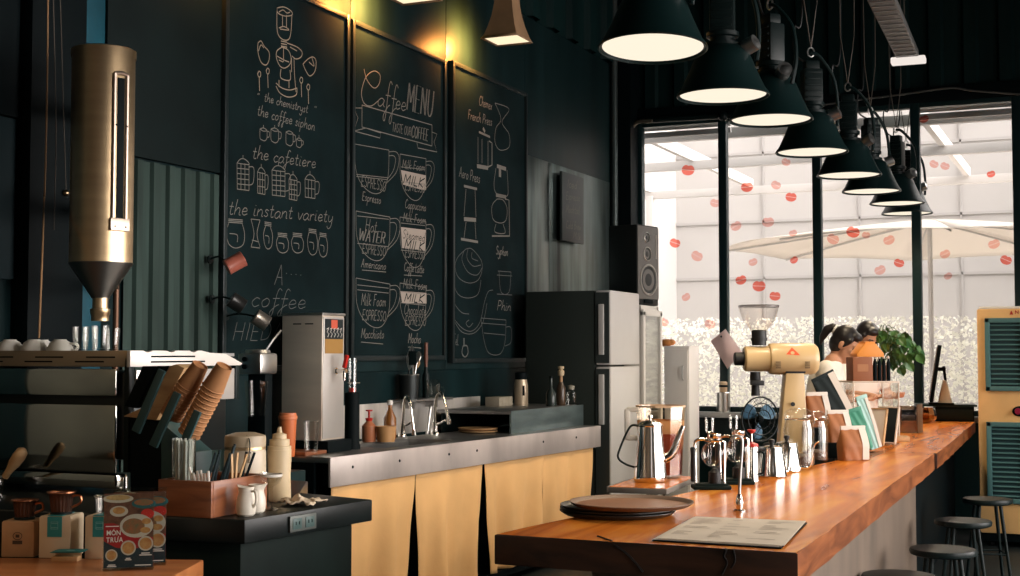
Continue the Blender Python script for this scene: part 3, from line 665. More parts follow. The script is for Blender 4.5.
hand(m, 'Milk Foam', 403, 427, 288, 4.6, w); hand(m, 'Chocolate', 404, 426, 314, 5, w); hand(m, 'ESPRESSO', 405, 426, 325, 4.4, w); hand(m, 'Mocha', 408, 421, 343, 4.6, w); line(m, [(408, 347), (421, 348)], w)
chalk(b2, m, 'menu_chalk_lettering')
m = MB()
fill(m, [(401, 170), (426, 175.5), (426, 190), (421, 189.5), (403, 184.5)]); fill(m, [(401, 227), (426, 230), (425.5, 251), (402, 248)]); fill(m, [(400.5, 291), (426.5, 293), (426.5, 303.5), (402, 303)])
chalk(b2, m, 'milk_fill_pattern', mat('chalk_fill', (.40, .335, .28), .9))
m = MB(); xp_ = XB + .0022
hand(m, 'MILK', 403, 424, 183, 4.6, .012, xp=xp_, py1=188); hand(m, 'Steamed', 402.5, 425, 238, 4.2, .007, xp=xp_); hand(m, 'MILK', 404, 424, 248.5, 4.4, .012, xp=xp_); hand(m, 'MILK', 404, 424, 301.5, 3.9, .012, xp=xp_)
chalk(b2, m, 'milk_lettering', M_board)
# ---- third board: brew methods
b3 = board('chalkboard', 'framed chalk board of brewing gear sketches, the one closest to the fridge', 451, 526, (450.5, 60), 363)
m = MB(); w = .0085
hand(m, 'Chemex', 479, 492, 105, 4.6, w, py1=110); hand(m, 'French Press', 468, 492, 119, 4.6, w, py1=126); hand(m, 'Aero Press', 459, 480, 177, 5, w, py1=183)
hand(m, 'Syphon', 496, 508, 254, 4, w); hand(m, 'Phin', 497, 511, 310, 4.6, w)
line(m, [(495, 103), (509, 109), (502, 122), (509, 134), (509, 147), (500, 150), (495, 142), (496, 128), (501, 119), (495, 103)], w)
line(m, [(479, 132), (490, 137)], .02, False); line(m, [(483, 128), (485, 132)], .03, False); line(m, [(478, 137), (478, 163)], w, False); line(m, [(488, 141), (488, 166)], w, False); line(m, [(482, 139), (482, 163)], w, False); line(m, [(489, 141), (492, 143), (492, 165), (488, 167)], .014, False); line(m, [(477, 166), (488, 168)], .035, False)
line(m, [(464, 186), (477, 189)], .022, False); line(m, [(466, 189), (464, 216)], w, False); line(m, [(475, 190), (476, 217)], w, False); line(m, [(464, 219), (476, 220)], .034, False); line(m, [(466, 222), (464, 238)], w, False); line(m, [(475, 222), (476, 239)], w, False); line(m, [(461, 239), (478, 242)], .022, False)
line(m, [(497, 166), (506, 169)], .035, False); line(m, [(500, 169), (500, 177)], .05, False)
line(m, [(496, 168), (494, 185), (497, 194), (507, 196), (508, 186), (507, 170)], w); line(m, [(496, 195), (506, 197)], .032, False)
line(m, [(497, 199), (492, 206), (493, 219), (500, 223), (506, 220), (507, 208), (503, 200), (497, 199)], w); line(m, [(505, 199), (509, 200), (509.5, 236), (492, 236)], .013, False); line(m, [(496, 224), (495, 232), (505, 233), (503, 224)], w)
chalk(b3, m, 'brewing_chalk_lettering')
m = MB(); w = .007
line(m, [(466, 249), (458, 257), (455, 267), (459, 278), (469, 283), (478, 280), (482, 270), (481, 260), (472, 249), (466, 249)], w)
line(m, [(464, 251), (462, 260), (468, 272), (477, 275), (482, 268)], w); line(m, [(468, 249), (467, 258), (473, 266), (481, 265)], w); line(m, [(472, 252), (472, 258), (478, 261)], w)
line(m, [(455, 266), (453, 280), (458, 294), (468, 298), (478, 294), (481, 280)], w); line(m, [(453, 285), (453, 300), (461, 312), (469, 314)], w); line(m, [(452, 316), (462, 328), (472, 331), (480, 322), (484, 304), (488, 292), (493, 290)], w); line(m, [(453, 319), (462, 332), (474, 333), (483, 322), (487, 303)], w); line(m, [(469, 320), (466, 323), (469, 327), (473, 323)], w)
line(m, [(498, 271), (511, 272)], w, False); line(m, [(497, 275), (512, 276)], w, False); line(m, [(499, 271), (501, 292), (509, 292), (511, 272)], w); line(m, [(497, 294), (512, 295)], w, False)
line(m, [(481, 318), (506, 320)], w, False); line(m, [(481, 323), (506, 325)], w, False); line(m, [(481, 318), (484, 340), (489, 353), (500, 354), (505, 342), (506, 320)], w); line(m, [(506, 327), (511, 328), (511, 342), (505, 346)], w); line(m, [(484, 333), (505, 335)], w, False)
line(m, [(464, 338), (464, 345)], .02, False); line(m, [(463, 346), (462, 353), (465, 357), (468, 353), (467, 346), (463, 346)], .012); hand(m, 'TeL', 453, 459, 345, 5, w)
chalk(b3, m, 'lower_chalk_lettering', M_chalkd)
# ---- small unframed board by the fridge
XB3 = WX + .075
y0, y1 = onX(562.5, 200, XB3).y, onX(584, 200, XB3).y; zt, zb = onX(562.5, 171, XB3).z, onX(562.5, 240, XB3).z
b4 = thing('chalkboard', 'small black chalk sign hung on the zinc sheets above the fridge', 'chalkboard', (WX + .05, (y0 + y1) / 2, zb))
m = MB(); m.box((.0115, 0, (zt - zb) / 2), (.023, y1 - y0, zt - zb), .003); m.build('writing_panel', mat('grey_board', (.035, .045, .045), .5), b4)
m = MB(); m.box((-.015, 0, zt - zb - .1), (.03, .1, .04)); m.build('hanger', M_blackm, b4)
m = MB(); xq = XB3 + .0005
for s, x0, x1, y, h in (('Iced', 567, 577, 187, 4), ('Espresso', 566, 580, 199, 3.6), ('Mocktail', 566, 580, 212, 3.8), ('Cold Brew', 566, 581, 228, 3.6), ('Milk', 573, 581, 238, 3)): hand(m, s, x0, x1, y, h, .008, xp=xq, py1=y + 2.2)
chalk(b4, m, 'sign_chalk_lettering')
# ------------------------------------------------------------------ steel sink counter and its curtains
ZS = .90
P0, P1 = onZ(328, 457.5, ZS), onZ(598.8, 425.5, ZS)
dv = (P1 - P0); SL = Vector((dv.x, dv.y, 0)).length; srz = math.atan2(dv.y, dv.x)
SD = .545
SM = Matrix.Translation((P0.x, P0.y, 0)) @ Matrix.Rotation(srz, 4, 'Z')
def slx(px, py=440):     # pixel column -> length along the counter's front
    p = onZ(px, py, ZS); best = None
    d = ray(px, py); n = Vector((-dv.y, dv.x, 0)); k = (Vector((P0.x, P0.y, 0)) - CP).dot(n) / d.dot(n); q = CP + d * k
    return (SM.inverted() @ q).x
sc = thing('sink_counter', 'long stainless sink counter with a riveted steel apron along the chalkboard wall', 'counter', (P0.x, P0.y, 0), srz)
h_ap = .148; sk0, sk1 = slx(402), slx(470)
m = MB(); t = .03
m.box((sk0 / 2, SD / 2, ZS - t / 2), (sk0, SD, t), .004); m.box(((sk1 + SL) / 2, SD / 2, ZS - t / 2), (SL - sk1, SD, t), .004)
m.box(((sk0 + sk1) / 2, .05, ZS - t / 2), (sk1 - sk0, .10, t)); m.box(((sk0 + sk1) / 2, SD - .06, ZS - t / 2), (sk1 - sk0, .12, t)); m.build('worktop', M_steeld, sc)
m = MB(); a, b = sk0 + .004, sk1 - .004
m.box(((a + b) / 2, SD / 2 - .01, ZS - .2), (b - a, SD - .24, .01))
for x in (a, b): m.box((x, SD / 2 - .01, ZS - .11), (.008, SD - .24, .19))
for y in (.105, SD - .125): m.box(((a + b) / 2, y, ZS - .11), (b - a, .008, .19))
m.build('sink_basin', M_steeld, sc)
m = MB(); m.box((SL / 2, -.008, ZS - h_ap / 2), (SL, .016, h_ap), .004); ap = m.build('apron', M_apron, sc)
m = MB()
for px, py in ((350, 468), (397, 461), (446.5, 454.8), (474.5, 451.2), (541, 442.5), (574, 438)):
    p = SM.inverted() @ onX(px, py, P0.x + .03); x = slx(px, py); z = ZS - .06
    m.ball((x, -.017, z), (.008, .005, .008), 8)
m.build('rivet', M_blackm, ap)
m = MB(); m.box((.01, SD / 2 + .04, (ZS - .03) / 2 + .02), (.02, SD - .09, ZS - .07)); m.box((SL - .01, SD / 2 + .04, (ZS - .03) / 2 + .02), (.02, SD - .09, ZS - .07)); m.box((SL / 2, SD - .03, .45), (SL, .02, .8)); m.box((SL / 2, SD / 2, .06), (SL - .05, SD - .05, .04)); m.box((SL / 2, .03, ZS - .09), (SL - .04, .03, .1)); m.build('carcass', M_black, sc)
CG = 'cream curtains under the steel counter'
cuts = [(335.5, 419, 'cream cloth curtain under the steel counter, the end panel beside the dark socket counter'), (419, 487, 'cream cloth curtain under the steel counter, second panel from the socket counter'),
        (487, 546, 'cream cloth curtain under the steel counter, third panel from the socket counter'), (546, 596.5, 'cream cloth curtain under the steel counter, the end panel beside the fridge')]
rnd = random.Random(4)
for i, (xa, xb, lab) in enumerate(cuts):
    a, b = slx(xa, 470) + .006, slx(xb, 470) - .006; zt = ZS - h_ap - .003; zb = .086; W_ = b - a
    ph = [rnd.uniform(0, 6) for _ in range(4)]; ga, gb = (0 if i == 0 else .035), (.035 if i < 3 else 0)
    if i == 2: gb = .02
    def fn(u, v, a=a, W_=W_, ph=ph, ga=ga, gb=gb):
        q = max(0, v - .10) ** .8
        x = a + ga * q * (1 - u) ** 2 * 1.5 + u * W_ - gb * q * u ** 2 * 1.5
        y = .012 + (.005 + .030 * v) * (math.sin(u * W_ * 17 + ph[0]) + .6 * math.sin(u * W_ * 31 + ph[1] + v)) * .8 + .003 * math.sin(v * 9 + u * 8 + ph[2])
        return (x, y + .010, zt + (zb - zt) * v)
    m = MB(); m.grid(fn, 70, 24); c = m.build('curtain', M_fabric, loc=(P0.x, P0.y, 0), rot=(0, 0, srz), solid=.003)
    tag(c, lab, 'curtain', CG)
# ------------------------------------------------------------------ fridge
YF = 9.06
xf, xb = onY(611, 350, YF).x, onY(595.5, 350, YF).x; zt = onY(611, 290, YF).z; zs = onY(611, 366, YF).z; yb2 = onX(640, 350, xf).y; xl = onY(524.5, 300, YF).x
fr = thing('fridge', 'tall two-door fridge with dark side and steel doors at the end of the sink counter', 'fridge', ((xl + xb) / 2, (YF + yb2) / 2, 0))
FWd, FD = yb2 - YF, xb - xl; ox = FD / 2
M_fside = mat('fridge_side', (.026, .034, .030), .5, spec=.3); M_fdoor = mat('fridge_door', (.74, .72, .69), .32, metal=.3, noise=.06, nscale=2)
m = MB(); m.box((0, 0, zt / 2), (FD - .012, FWd, zt), .012); m.build('body', M_fside, fr)
for nm, z0, z1 in (('door', .06, zs - .006), ('freezer_door', zs + .006, zt)):
    m = MB(); m.box((ox + (xf - xb) / 2, 0, (z0 + z1) / 2), (xf - xb - .004, FWd, z1 - z0), .014); d = m.build(nm, M_fdoor, fr)
    m = MB(); hz0, hz1 = (zs - .42, zs - .06) if nm == 'door' else (zs + .08, zt - .1)
    m.box((ox + (xf - xb) / 2 - .012, -FWd / 2 - .008, (hz0 + hz1) / 2), (.042, .016, hz1 - hz0), .006); m.build('handle', M_fdoor, d)
    m = MB(); m.box((ox + (xf - xb) / 2 - .006, -FWd / 2 - .002, (z0 + z1) / 2), (xf - xb - .014, .006, z1 - z0 - .03)); m.build('door_edge', mat('fridge_edge', (.04, .05, .048), .35), d)
# ------------------------------------------------------------------ glass-front drinks cooler and the speaker on it
yc0, yc1 = yb2 + .05, onX(661, 350, xf).y; zc1 = onX(641, 304.5, xf).z
dc = thing('drinks_cooler', 'white glass-door drinks cooler beyond the fridge with the speaker on top', 'cooler', (xf - .32, (yc0 + yc1) / 2, 0))
w = yc1 - yc0; m = MB()
for y in (-w / 2 + .02, w / 2 - .02): m.box((0, y, zc1 / 2), (.60, .04, zc1), .006)
m.box((-.28, 0, zc1 / 2), (.04, w, zc1)); m.box((0, 0, zc1 - .05), (.60, w, .1), .006); m.box((0, 0, .12), (.60, w, .24), .006); m.build('body', M_white, dc)
m = MB()
for y in (-w / 2 + .025, w / 2 - .025): m.box((.318, y, zc1 / 2 + .1), (.03, .05, zc1 - .3), .004)
for z in (.27, zc1 - .06): m.box((.318, 0, z), (.03, w, .05), .004)
d = m.build('door', M_white, dc)
m = MB(); m.box((.318, 0, zc1 / 2 + .1), (.006, w - .09, zc1 - .36)); m.build('pane', M_glass, d)
m = MB()
for z in (.6, .9, 1.2, 1.5): m.box((0, 0, z), (.5, w - .09, .012))
m.build('shelf', M_white, dc)
SP = onY(637, 301, 9.82); SP.z = zc1; sw, sd, sh = .31, .26, onY(637, 224, 9.82).z - zc1
sp = thing('loudspeaker', 'black three-way loudspeaker standing on the drinks cooler by the windows', 'speaker', (SP.x, SP.y, zc1), R(-14))
m = MB(); m.box((-sd / 2, sw / 2, sh / 2), (sd, sw, sh), .006); m.build('cabinet', mat('speaker_black', (.008, .011, .011), .45), sp)
m = MB(); m.box((.004, sw / 2, sh / 2 + .02), (.008, sw - .01, sh - .06), .002); m.build('baffle', mat('speaker_baffle', (.16, .15, .135), .5), sp)
M_cone = mat('speaker_cone', (.03, .032, .030), .55); M_ring = mat('speaker_ring', (.55, .52, .47), .3, metal=.7)
for nm, zz, r, yy in (('tweeter', sh * .845, .042, sw * .42), ('midrange', sh * .64, .056, sw * .44), ('woofer', sh * .32, .124, sw * .5)):
    Mx = Matrix.Rotation(PI / 2, 3, 'Y')
    m = MB(); m.lathe([(r * .86, .010), (r * .9, .016), (r, .014), (r, .006)], (0, yy, zz), 28, Mx); rg = m.build(nm, M_ring, sp)
    m = MB(); m.lathe([(r * .86, .010), (r * .5, .006), (r * .35, .009), (0, .012)], (0, yy, zz), 28, Mx); m.build('cone', M_cone, rg)
m = MB(); m.box((.009, sw * .86, sh * .74), (.004, .012, sh * .3)); m.build('level_strip', MATS['speaker_ring'], sp)
m = MB(); m.box((.008, sw / 2, .03), (.006, .12, .03), .003); m.build('badge', M_black, sp)
# white cabinet in front of the window beyond the cooler
p = onY(664, 346, 11.1); q = onY(689, 346, 11.1)
wc = thing('white_cabinet', 'narrow white cabinet standing between the drinks cooler and the window', 'cabinet', ((p.x + q.x) / 2, 11.25, 0))
w = q.x - p.x; m = MB(); M_cabw = mat('cabinet_white', (.93, .90, .86), .5); m.box((0, 0, p.z / 2), (w, .3, p.z), .005); m.build('body', M_cabw, wc)
m = MB(); m.box((0, -.155, p.z / 2), (w - .02, .014, p.z - .06), .004); d = m.build('door', M_cabw, wc)
m = MB(); m.tube([(w * .28, -.163, p.z - .17), (w * .28, -.185, p.z - .18), (w * .28, -.185, p.z - .28), (w * .28, -.163, p.z - .29)], .006, 6); m.build('handle', M_steel, d)
m = MB(); bb = onY(667, 342, 11.25)
m.ball((0, 0, .03), (.065, .05, .035), 14); m.ball((.045, .01, .035), (.04, .04, .028), 12); m.ball((-.05, 0, .03), (.035, .04, .026), 12)
tag(m.build('bread_roll', mat('bread_crust', (.50, .20, .05), .6, noise=.3, nscale=20), loc=(bb.x, 11.22, p.z - .002)), 'golden brown bread on top of the narrow white cabinet', 'bread')
# ------------------------------------------------------------------ the bar
ZB = .86; BT = .092
A_, B_, J_, E_ = onZ(494, 534.3, ZB), onZ(798, 553, ZB), onZ(934.5, 453.3, ZB), onZ(979, 420, ZB)
A2 = onZ(572, 517.5, ZB); YJ = J_.y
def ledge(y): return A_.x + (A2.x - A_.x) * (y - A_.y) / (A2.y - A_.y)
bar = thing('bar_counter', 'long thick-slab wooden bar on a concrete base running towards the windows', 'bar', (A_.x, A_.y, 0))
def slab(pts, name, th, jag):
    rr = random.Random(8); out = []
    n = len(pts)
    for i in range(n):
        p, q = Vector(pts[i]), Vector(pts[(i + 1) % n]); L = (q - p).length; k = max(1, int(L / .16))
        nn = Vector((q.y - p.y, p.x - q.x)) / L
        for j in range(k): out.append(p + (q - p) * j / k + nn * (0 if j == 0 else rr.uniform(-jag, jag)))
    m = MB(); m.prism([(p.x - A_.x, p.y - A_.y) for p in out], th, Matrix.Translation((0, 0, ZB - th)), .006)
    o = m.build(name, [M_barwood, M_barendshade, M_barside], bar)
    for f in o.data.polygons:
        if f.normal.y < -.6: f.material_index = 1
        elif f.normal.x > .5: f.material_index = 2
    return o
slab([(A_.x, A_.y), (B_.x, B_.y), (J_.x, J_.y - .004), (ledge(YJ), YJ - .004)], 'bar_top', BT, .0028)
J2 = onZ(937.5, 453.3, ZB)
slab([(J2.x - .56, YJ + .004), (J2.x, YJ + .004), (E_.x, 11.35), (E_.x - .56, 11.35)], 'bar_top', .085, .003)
m = MB()
for pts in ([(611, 541), (616, 546), (625, 552), (634, 561), (643, 572)], [(611, 541), (606, 539.4), (598, 536.5)], [(726, 549), (724, 556), (727, 563), (722, 574)], [(733, 549), (735, 560), (731, 568)]):
    q = []
    for x, y in pts:
        p = onY(x, y, A_.y - .0005)
        if p.z > ZB - .004: p = onZ(x, y, ZB)
        q.append((p.x - A_.x, p.y - A_.y, p.z))
    m = MB(); m.tube(smooth_path(q, 4), .0045, 5); m.build('crack', mat('crack', (.006, .003, .002), .8), bar)
m = MB(); x0, x1, y1 = A_.x + .16, B_.x - .10, YJ - .02
m.prism([(x0 - A_.x, .42), (x1 - A_.x, .42), (J_.x - .10 - A_.x, y1 - A_.y), (ledge(y1) + .12 - A_.x, y1 - A_.y)], ZB - BT, Matrix(), .01); m.build('concrete_base', M_conc, bar)
m = MB(); m.prism([(J2.x - .52 - A_.x, YJ + .01 - A_.y), (J2.x - .16 - A_.x, YJ + .01 - A_.y), (E_.x - .16 - A_.x, 11.3 - A_.y), (E_.x - .52 - A_.x, 11.3 - A_.y)], ZB - .085, Matrix(), .01); m.build('rear_base', M_black, bar)
# ------------------------------------------------------------------ stools
def stool(px, py, zseat, lab, first=None):
    p = onZ(px, py, zseat)
    if first is None:
        s = thing('bar_stool', lab, 'stool', (p.x, p.y, 0), .3, 'low round stools along the bar'); r = .146
        m = MB(); m.lathe([(0, zseat), (r * .8, zseat + .003), (r * .97, zseat), (r, zseat - .01), (r * .98, zseat - .024), (r * .85, zseat - .032), (0, zseat - .032)], seg=36); m.build('seat', M_blackm, s)
        for k in range(4):
            a = PI / 4 + k * PI / 2; c_, s_ = math.cos(a), math.sin(a)
            m = MB(); m.cyl((c_ * .085, s_ * .085, zseat - .03), (c_ * .155, s_ * .155, 0), .011, .009, 10); m.build('leg', M_blackm, s)
        m = MB(); pts = [(math.cos(PI / 4 + k * PI / 2) * .125, math.sin(PI / 4 + k * PI / 2) * .125, .22) for k in range(4)]
        for k in range(4): m.cyl(pts[k], pts[(k + 1) % 4], .006, seg=8)
        m.build('stretcher', M_blackm, s); return s
    c = copy_tree(first); c.location = (p.x, p.y, 0); c['label'] = lab; return c
s0 = stool(943, 548.5, .54, 'second black stool from the camera end of the bar')
stool(899, 575, .54, 'black stool at the camera end of the row along the bar', s0)
stool(963, 520, .54, 'third black stool from the camera end of the bar', s0)
stool(987.5, 498.5, .54, 'last black stool of the row, in front of the air cooler', s0)
# ------------------------------------------------------------------ pendant lamps
ZL = 2.603
M_shade = mat('lamp_green', (.003, .012, .012), .4, spec=.3); M_shadein = mat('lamp_inner', (.8, .76, .68), .6)
M_diff = emit_mat('lamp_glow', (1.0, .88, .70), 1.05); M_wire = mat('wire', (.10, .085, .07), .5); M_cord = mat('cord_black', (.01, .012, .012), .5)
rims = [(652.6, 49.5), (723, 97), (771, 121), (812, 153), (849, 176), (871.5, 192), (897, 204), (907, 214)]
pl = ['first and biggest-looking dark pendant lamp, hanging at the camera end of the row', 'second dark pendant lamp from the camera end of the row', 'third dark pendant lamp from the camera end of the row', 'fourth dark pendant lamp from the camera end of the row',
      'fifth dark pendant lamp from the camera end of the row', 'sixth dark pendant lamp from the camera end, third from the window', 'seventh dark pendant lamp from the camera end, second from the window', 'last dark pendant lamp of the row, next to the window mullion']
def pendant(lab):
    t = thing('pendant_lamp', lab, 'lamp', (0, 0, 0), 0, 'dark industrial pendant lamps in a row above the bar'); r = .21
    m = MB(); m.lathe([(r, 0), (r + .004, .004), (r, .012), (.193, .035), (.174, .075), (.154, .12), (.140, .155), (.127, .185), (.105, .215), (.080, .234), (.07, .24)], seg=48); m.build('shade', M_shade, t, solid=.003)
    m = MB(); m.lathe([(0, .016), (r - .012, .010)], seg=48); m.build('diffuser', M_diff, t)
    m = MB(); m.lathe([(.072, .225), (.082, .23), (.082, .25), (.06, .255), (.06, .275), (.075, .28), (.075, .30), (0, .30)], seg=28); m.build('collar', M_blackm, t)
    m = MB(); m.box((0, 0, .40), (.115, .10, .20), .012); m.box((0, 0, .52), (.085, .075, .06), .01)
    for k in range(5): m.box((0, -.052, .325 + k * .038), (.09, .012, .012), .002)
    m.build('ballast_housing', M_blackm, t)
    m = MB(); m.tube(smooth_path([(.155, .0, .165), (.165, .02, .30), (.14, .02, .46), (.05, .0, .58), (0, 0, .60)], 6), .011, 8); m.build('bracket', M_shade, t)
    m = MB(); m.cyl((.105, -.02, .22), (.155, -.045, .24), .038, seg=18); m.cyl((.155, -.045, .24), (.16, -.048, .243), .03, .012, 18); m.build('tilt_knob', M_steeld, t)
    m = MB(); pts = [(.0 + .02 * math.cos(a), 0, .605 + .028 * math.sin(a)) for a in [2 * PI * k / 14 for k in range(14)]]; m.tube(pts, .005, 6, True); m.build('hook', M_steeld, t)
    m = MB(); zt_ = ZC - ZL; m.tube([(0, 0, .63), (.045, 0, .95), (.06, 0, zt_)], .0035, 5); m.tube([(0, 0, .63), (-.045, 0, .95), (-.06, 0, zt_)], .0035, 5); m.build('hanging_wire', M_wire, t)
    m = MB(); m.tube(smooth_path([(-.02, .0, .54), (-.09, .02, .60), (-.10, .0, .75), (-.045, .01, .95), (-.06, .01, zt_)], 6), .006, 6); m.build('power_cable', M_cord, t)
    return t
base = None
for i, (x, y) in enumerate(rims):
    p = onZ(x, y, ZL)
    if i == 0: base = t = pendant(pl[0])
    else: t = copy_tree(base); t['label'] = pl[i]
    t.location = p; t.rotation_euler = (R(-4) if i == 0 else 0, 0, [.0, .2, -.6, .5, .1, .7, -.2, .4][i])
    l = bpy.data.lights.new('lamp_light', 'SPOT'); l.energy = LAMP_W; l.color = (1, .80, .55); l.spot_size = R(150); l.spot_blend = .6; l.shadow_soft_size = .12
    lo = bpy.data.objects.new('lamp_light', l); COL.objects.link(lo); lo.location = (p.x, p.y, p.z - .02)
# two more of the same lamps over the service side, behind the camera: mirrored in the espresso machine
for i, (x, y, z, lab) in enumerate(((-1.7, .2, 2.25, 'dark pendant lamp over the service side, mirrored in the espresso machine back'), (-3.72, 1.5, 2.3, 'second dark pendant lamp over the service side, closer to the chalkboard wall'))):
    t = copy_tree(base); t['label'] = lab; t.location = (x, y, z); t.rotation_euler = (0, 0, .4 * i)
    l = bpy.data.lights.new('lamp_light', 'SPOT'); l.energy = SIDE_W; l.color = (1, .66, .36); l.spot_size = R(165); l.spot_blend = .6; l.shadow_soft_size = .15
    lo = bpy.data.objects.new('lamp_light', l); COL.objects.link(lo); lo.location = (x, y, z - .02)
# ------------------------------------------------------------------ square horn lamps on the wall side
M_horn = mat('horn_copper', (.40, .24, .13), .5, noise=.15, nscale=8)
def horn(lab):
    t = thing('horn_lamp', lab, 'lamp', (0, 0, 0), 0, 'square horn lamps lighting the chalkboards'); m = MB(); H_ = .33
    lv = [(.135, 0), (.118, .03), (.098, .09), (.078, .17), (.066, .25), (.062, H_)]; rings = []
    for a, z in lv: rings.append([m.bm.verts.new(v) for v in ((-a, -a, z), (a, -a, z), (a, a, z), (-a, a, z))])
    for a, b in zip(rings, rings[1:]):
        for k in range(4): m.bm.faces.new((a[k], a[(k + 1) % 4], b[(k + 1) % 4], b[k]))
    m.bm.faces.new(rings[-1]); m.build('shade', M_horn, t, solid=.004)
    m = MB(); m.box((0, 0, .012), (.25, .25, .004)); m.build('diffuser', emit_mat('horn_glow', (1, .84, .55), 1.15), t)
    m = MB(); m.box((0, 0, H_ + .02), (.14, .14, .035), .006); m.build('cap', M_blackm, t)
    m = MB(); m.tube([(0, 0, H_ + .035), (0, 0, H_ + .30)], .016, 10); m.tube([(0, 0, H_ + .30), (WX + .06 - HX, 0, H_ + .42)], .016, 10); m.build('arm', M_blackm, t)
    return t
HX = -3.72; hb = None
for i, (x, y, lab) in enumerate(((507, 41, 'copper square horn lamp shining on the board nearest the fridge'), (412, -2, 'copper square horn lamp over the menu board, cut by the top of the picture'), (262, -95, 'copper square horn lamp over the board of pots and jars'))):
    p = onX(x, y, HX)
    if hb is None: hb = t = horn(lab)
    else: t = copy_tree(hb); t['label'] = lab
    t.location = p
    l = bpy.data.lights.new('horn_light', 'SPOT'); l.energy = HORN_W; l.color = (1, .36, .075); l.spot_size = R(150); l.spot_blend = 1; l.shadow_soft_size = .04
    lo = bpy.data.objects.new('horn_light', l); COL.objects.link(lo); lo.location = (p.x - .15, p.y, p.z + .02); lo.rotation_euler = (0, R(84), 0)
# ------------------------------------------------------------------ long batten lamp
pa, pb = onZ(909, 66, 3.40), onZ(872, -12, 3.40); dv2 = (pb - pa); L = dv2.length
t = thing('batten_lamp', 'long grey batten lamp with a white lit end hung below the ribbed wall', 'lamp', pa, math.atan2(dv2.y, dv2.x))
m = MB(); m.box((L / 2 + .06, 0, .06), (L - .12, .15, .045), .006); m.build('housing', mat('batten_grey', (.12, .12, .115), .5, metal=.4), t)
m = MB()
for k in range(16): m.box((.2 + k * (L - .3) / 16, 0, .036), (.012, .13, .008))
m.build('louver', M_steeld, t)
m = MB(); m.box((.04, 0, .03), (.10, .23, .045), .01); m.build('end_diffuser', emit_mat('batten_glow', (1, .9, .82), .9), t)
m = MB()
for x in (.3, L - .2): m.tube([(x, 0, .08), (x, 0, ZC - 3.40)], .003, 5)
m.build('hanging_wire', M_wire, t)
# ------------------------------------------------------------------ front-left wooden counter
ZW = .84
c0, c1 = onZ(0, 557.5, ZW), onZ(204, 559.5, ZW)
d1 = (c1 - c0).normalized(); n1 = Vector((d1.y, -d1.x, 0))     # n1 points to the camera side
wz = math.atan2(d1.y, d1.x); Wo = c1.copy(); WM = Matrix.Translation((Wo.x, Wo.y, 0)) @ Matrix.Rotation(wz, 4, 'Z'); WI = WM.inverted()
wc_ = thing('service_counter', 'orange wooden service counter holding the gift boxes and the menu stands', 'counter', (Wo.x, Wo.y, 0), wz)
m = MB(); m.box((-.8, -.3, ZW - .025), (1.6, .6, .05), .006); m.build('counter_top', M_woodo, wc_)
m = MB(); m.box((-.82, -.3, (ZW - .05) / 2), (1.5, .52, ZW - .05), .006); m.build('base', M_dconc, wc_)
def onW(px, py): return onZ(px, py, ZW)
def card_box(name, lab, xl, xr, ytop, ybase, dep, mt, side_mt=None, label=None):
    p, q = onW(xl, ybase), onW(xr, ybase + (xr - xl) * .01); w = (q - p).length; h = (ybase - ytop) * mpp(p)
    a = math.atan2((q - p).y, (q - p).x); b = thing(name, lab, 'box', (*((p + q) / 2).xy, ZW), a)
    m = MB(); m.box((0, dep / 2, h / 2), (w, dep, h), .003); m.build('carton', mt, b)
    m = MB(); m.box((0, dep / 2, h + .001), (w - .006, dep - .006, .002)); m.build('lid_flap', mt, b)
    if label == 'teal':
        m = MB(); m.box((.0, -.0012, h - .028), (w * .46, .002, .056)); m.box((0, .045, h + .0028), (w * .46, .09, .0015)); lb = m.build('label', M_tealp, b)
        m = MB()
        for k in (0, 1): m.tube([(-.009, -.0028, h - .030 + k * .012), (.009, -.0028, h - .030 + k * .012)], .0007, 4)
        m.tube([(-.010, -.0028, h - .034), (-.010, -.0028, h - .014), (.010, -.0028, h - .014), (.010, -.0028, h - .034)], .0006, 4, True); m.build('print_pattern', mat('pale_teal', (.25, .5, .48), .6), lb)
    if label == 'stamp':
        m = MB(); r = .013
        m.tube([(r * math.cos(t), -.001, h * .60 + r * .8 * math.sin(t)) for t in [2 * PI * k / 16 for k in range(16)]], .0009, 4, True)
        m.box((0, -.001, h * .42), (.028, .0015, .010)); m.box((0, -.001, h * .6), (.010, .0015, .008)); m.build('stamp_print', mat('stamp_ink', (.06, .035, .02), .7), b)
    return b, h
kb, kh = card_box('gift_box', 'brown kraft box with a dark stamp under a copper dripper', 1, 33.5, 522, 557, .09, M_kraft, label='stamp')
b1_, bh1 = card_box('gift_box', 'cream box with a teal label standing behind the card holder', 38.5, 70, 517, 558, .10, M_cardw, label='teal')
b2_, bh2 = card_box('gift_box', 'cream box with a teal label half hidden by the menu stands', 84.5, 114, 517, 559, .09, M_cardw, label='teal')
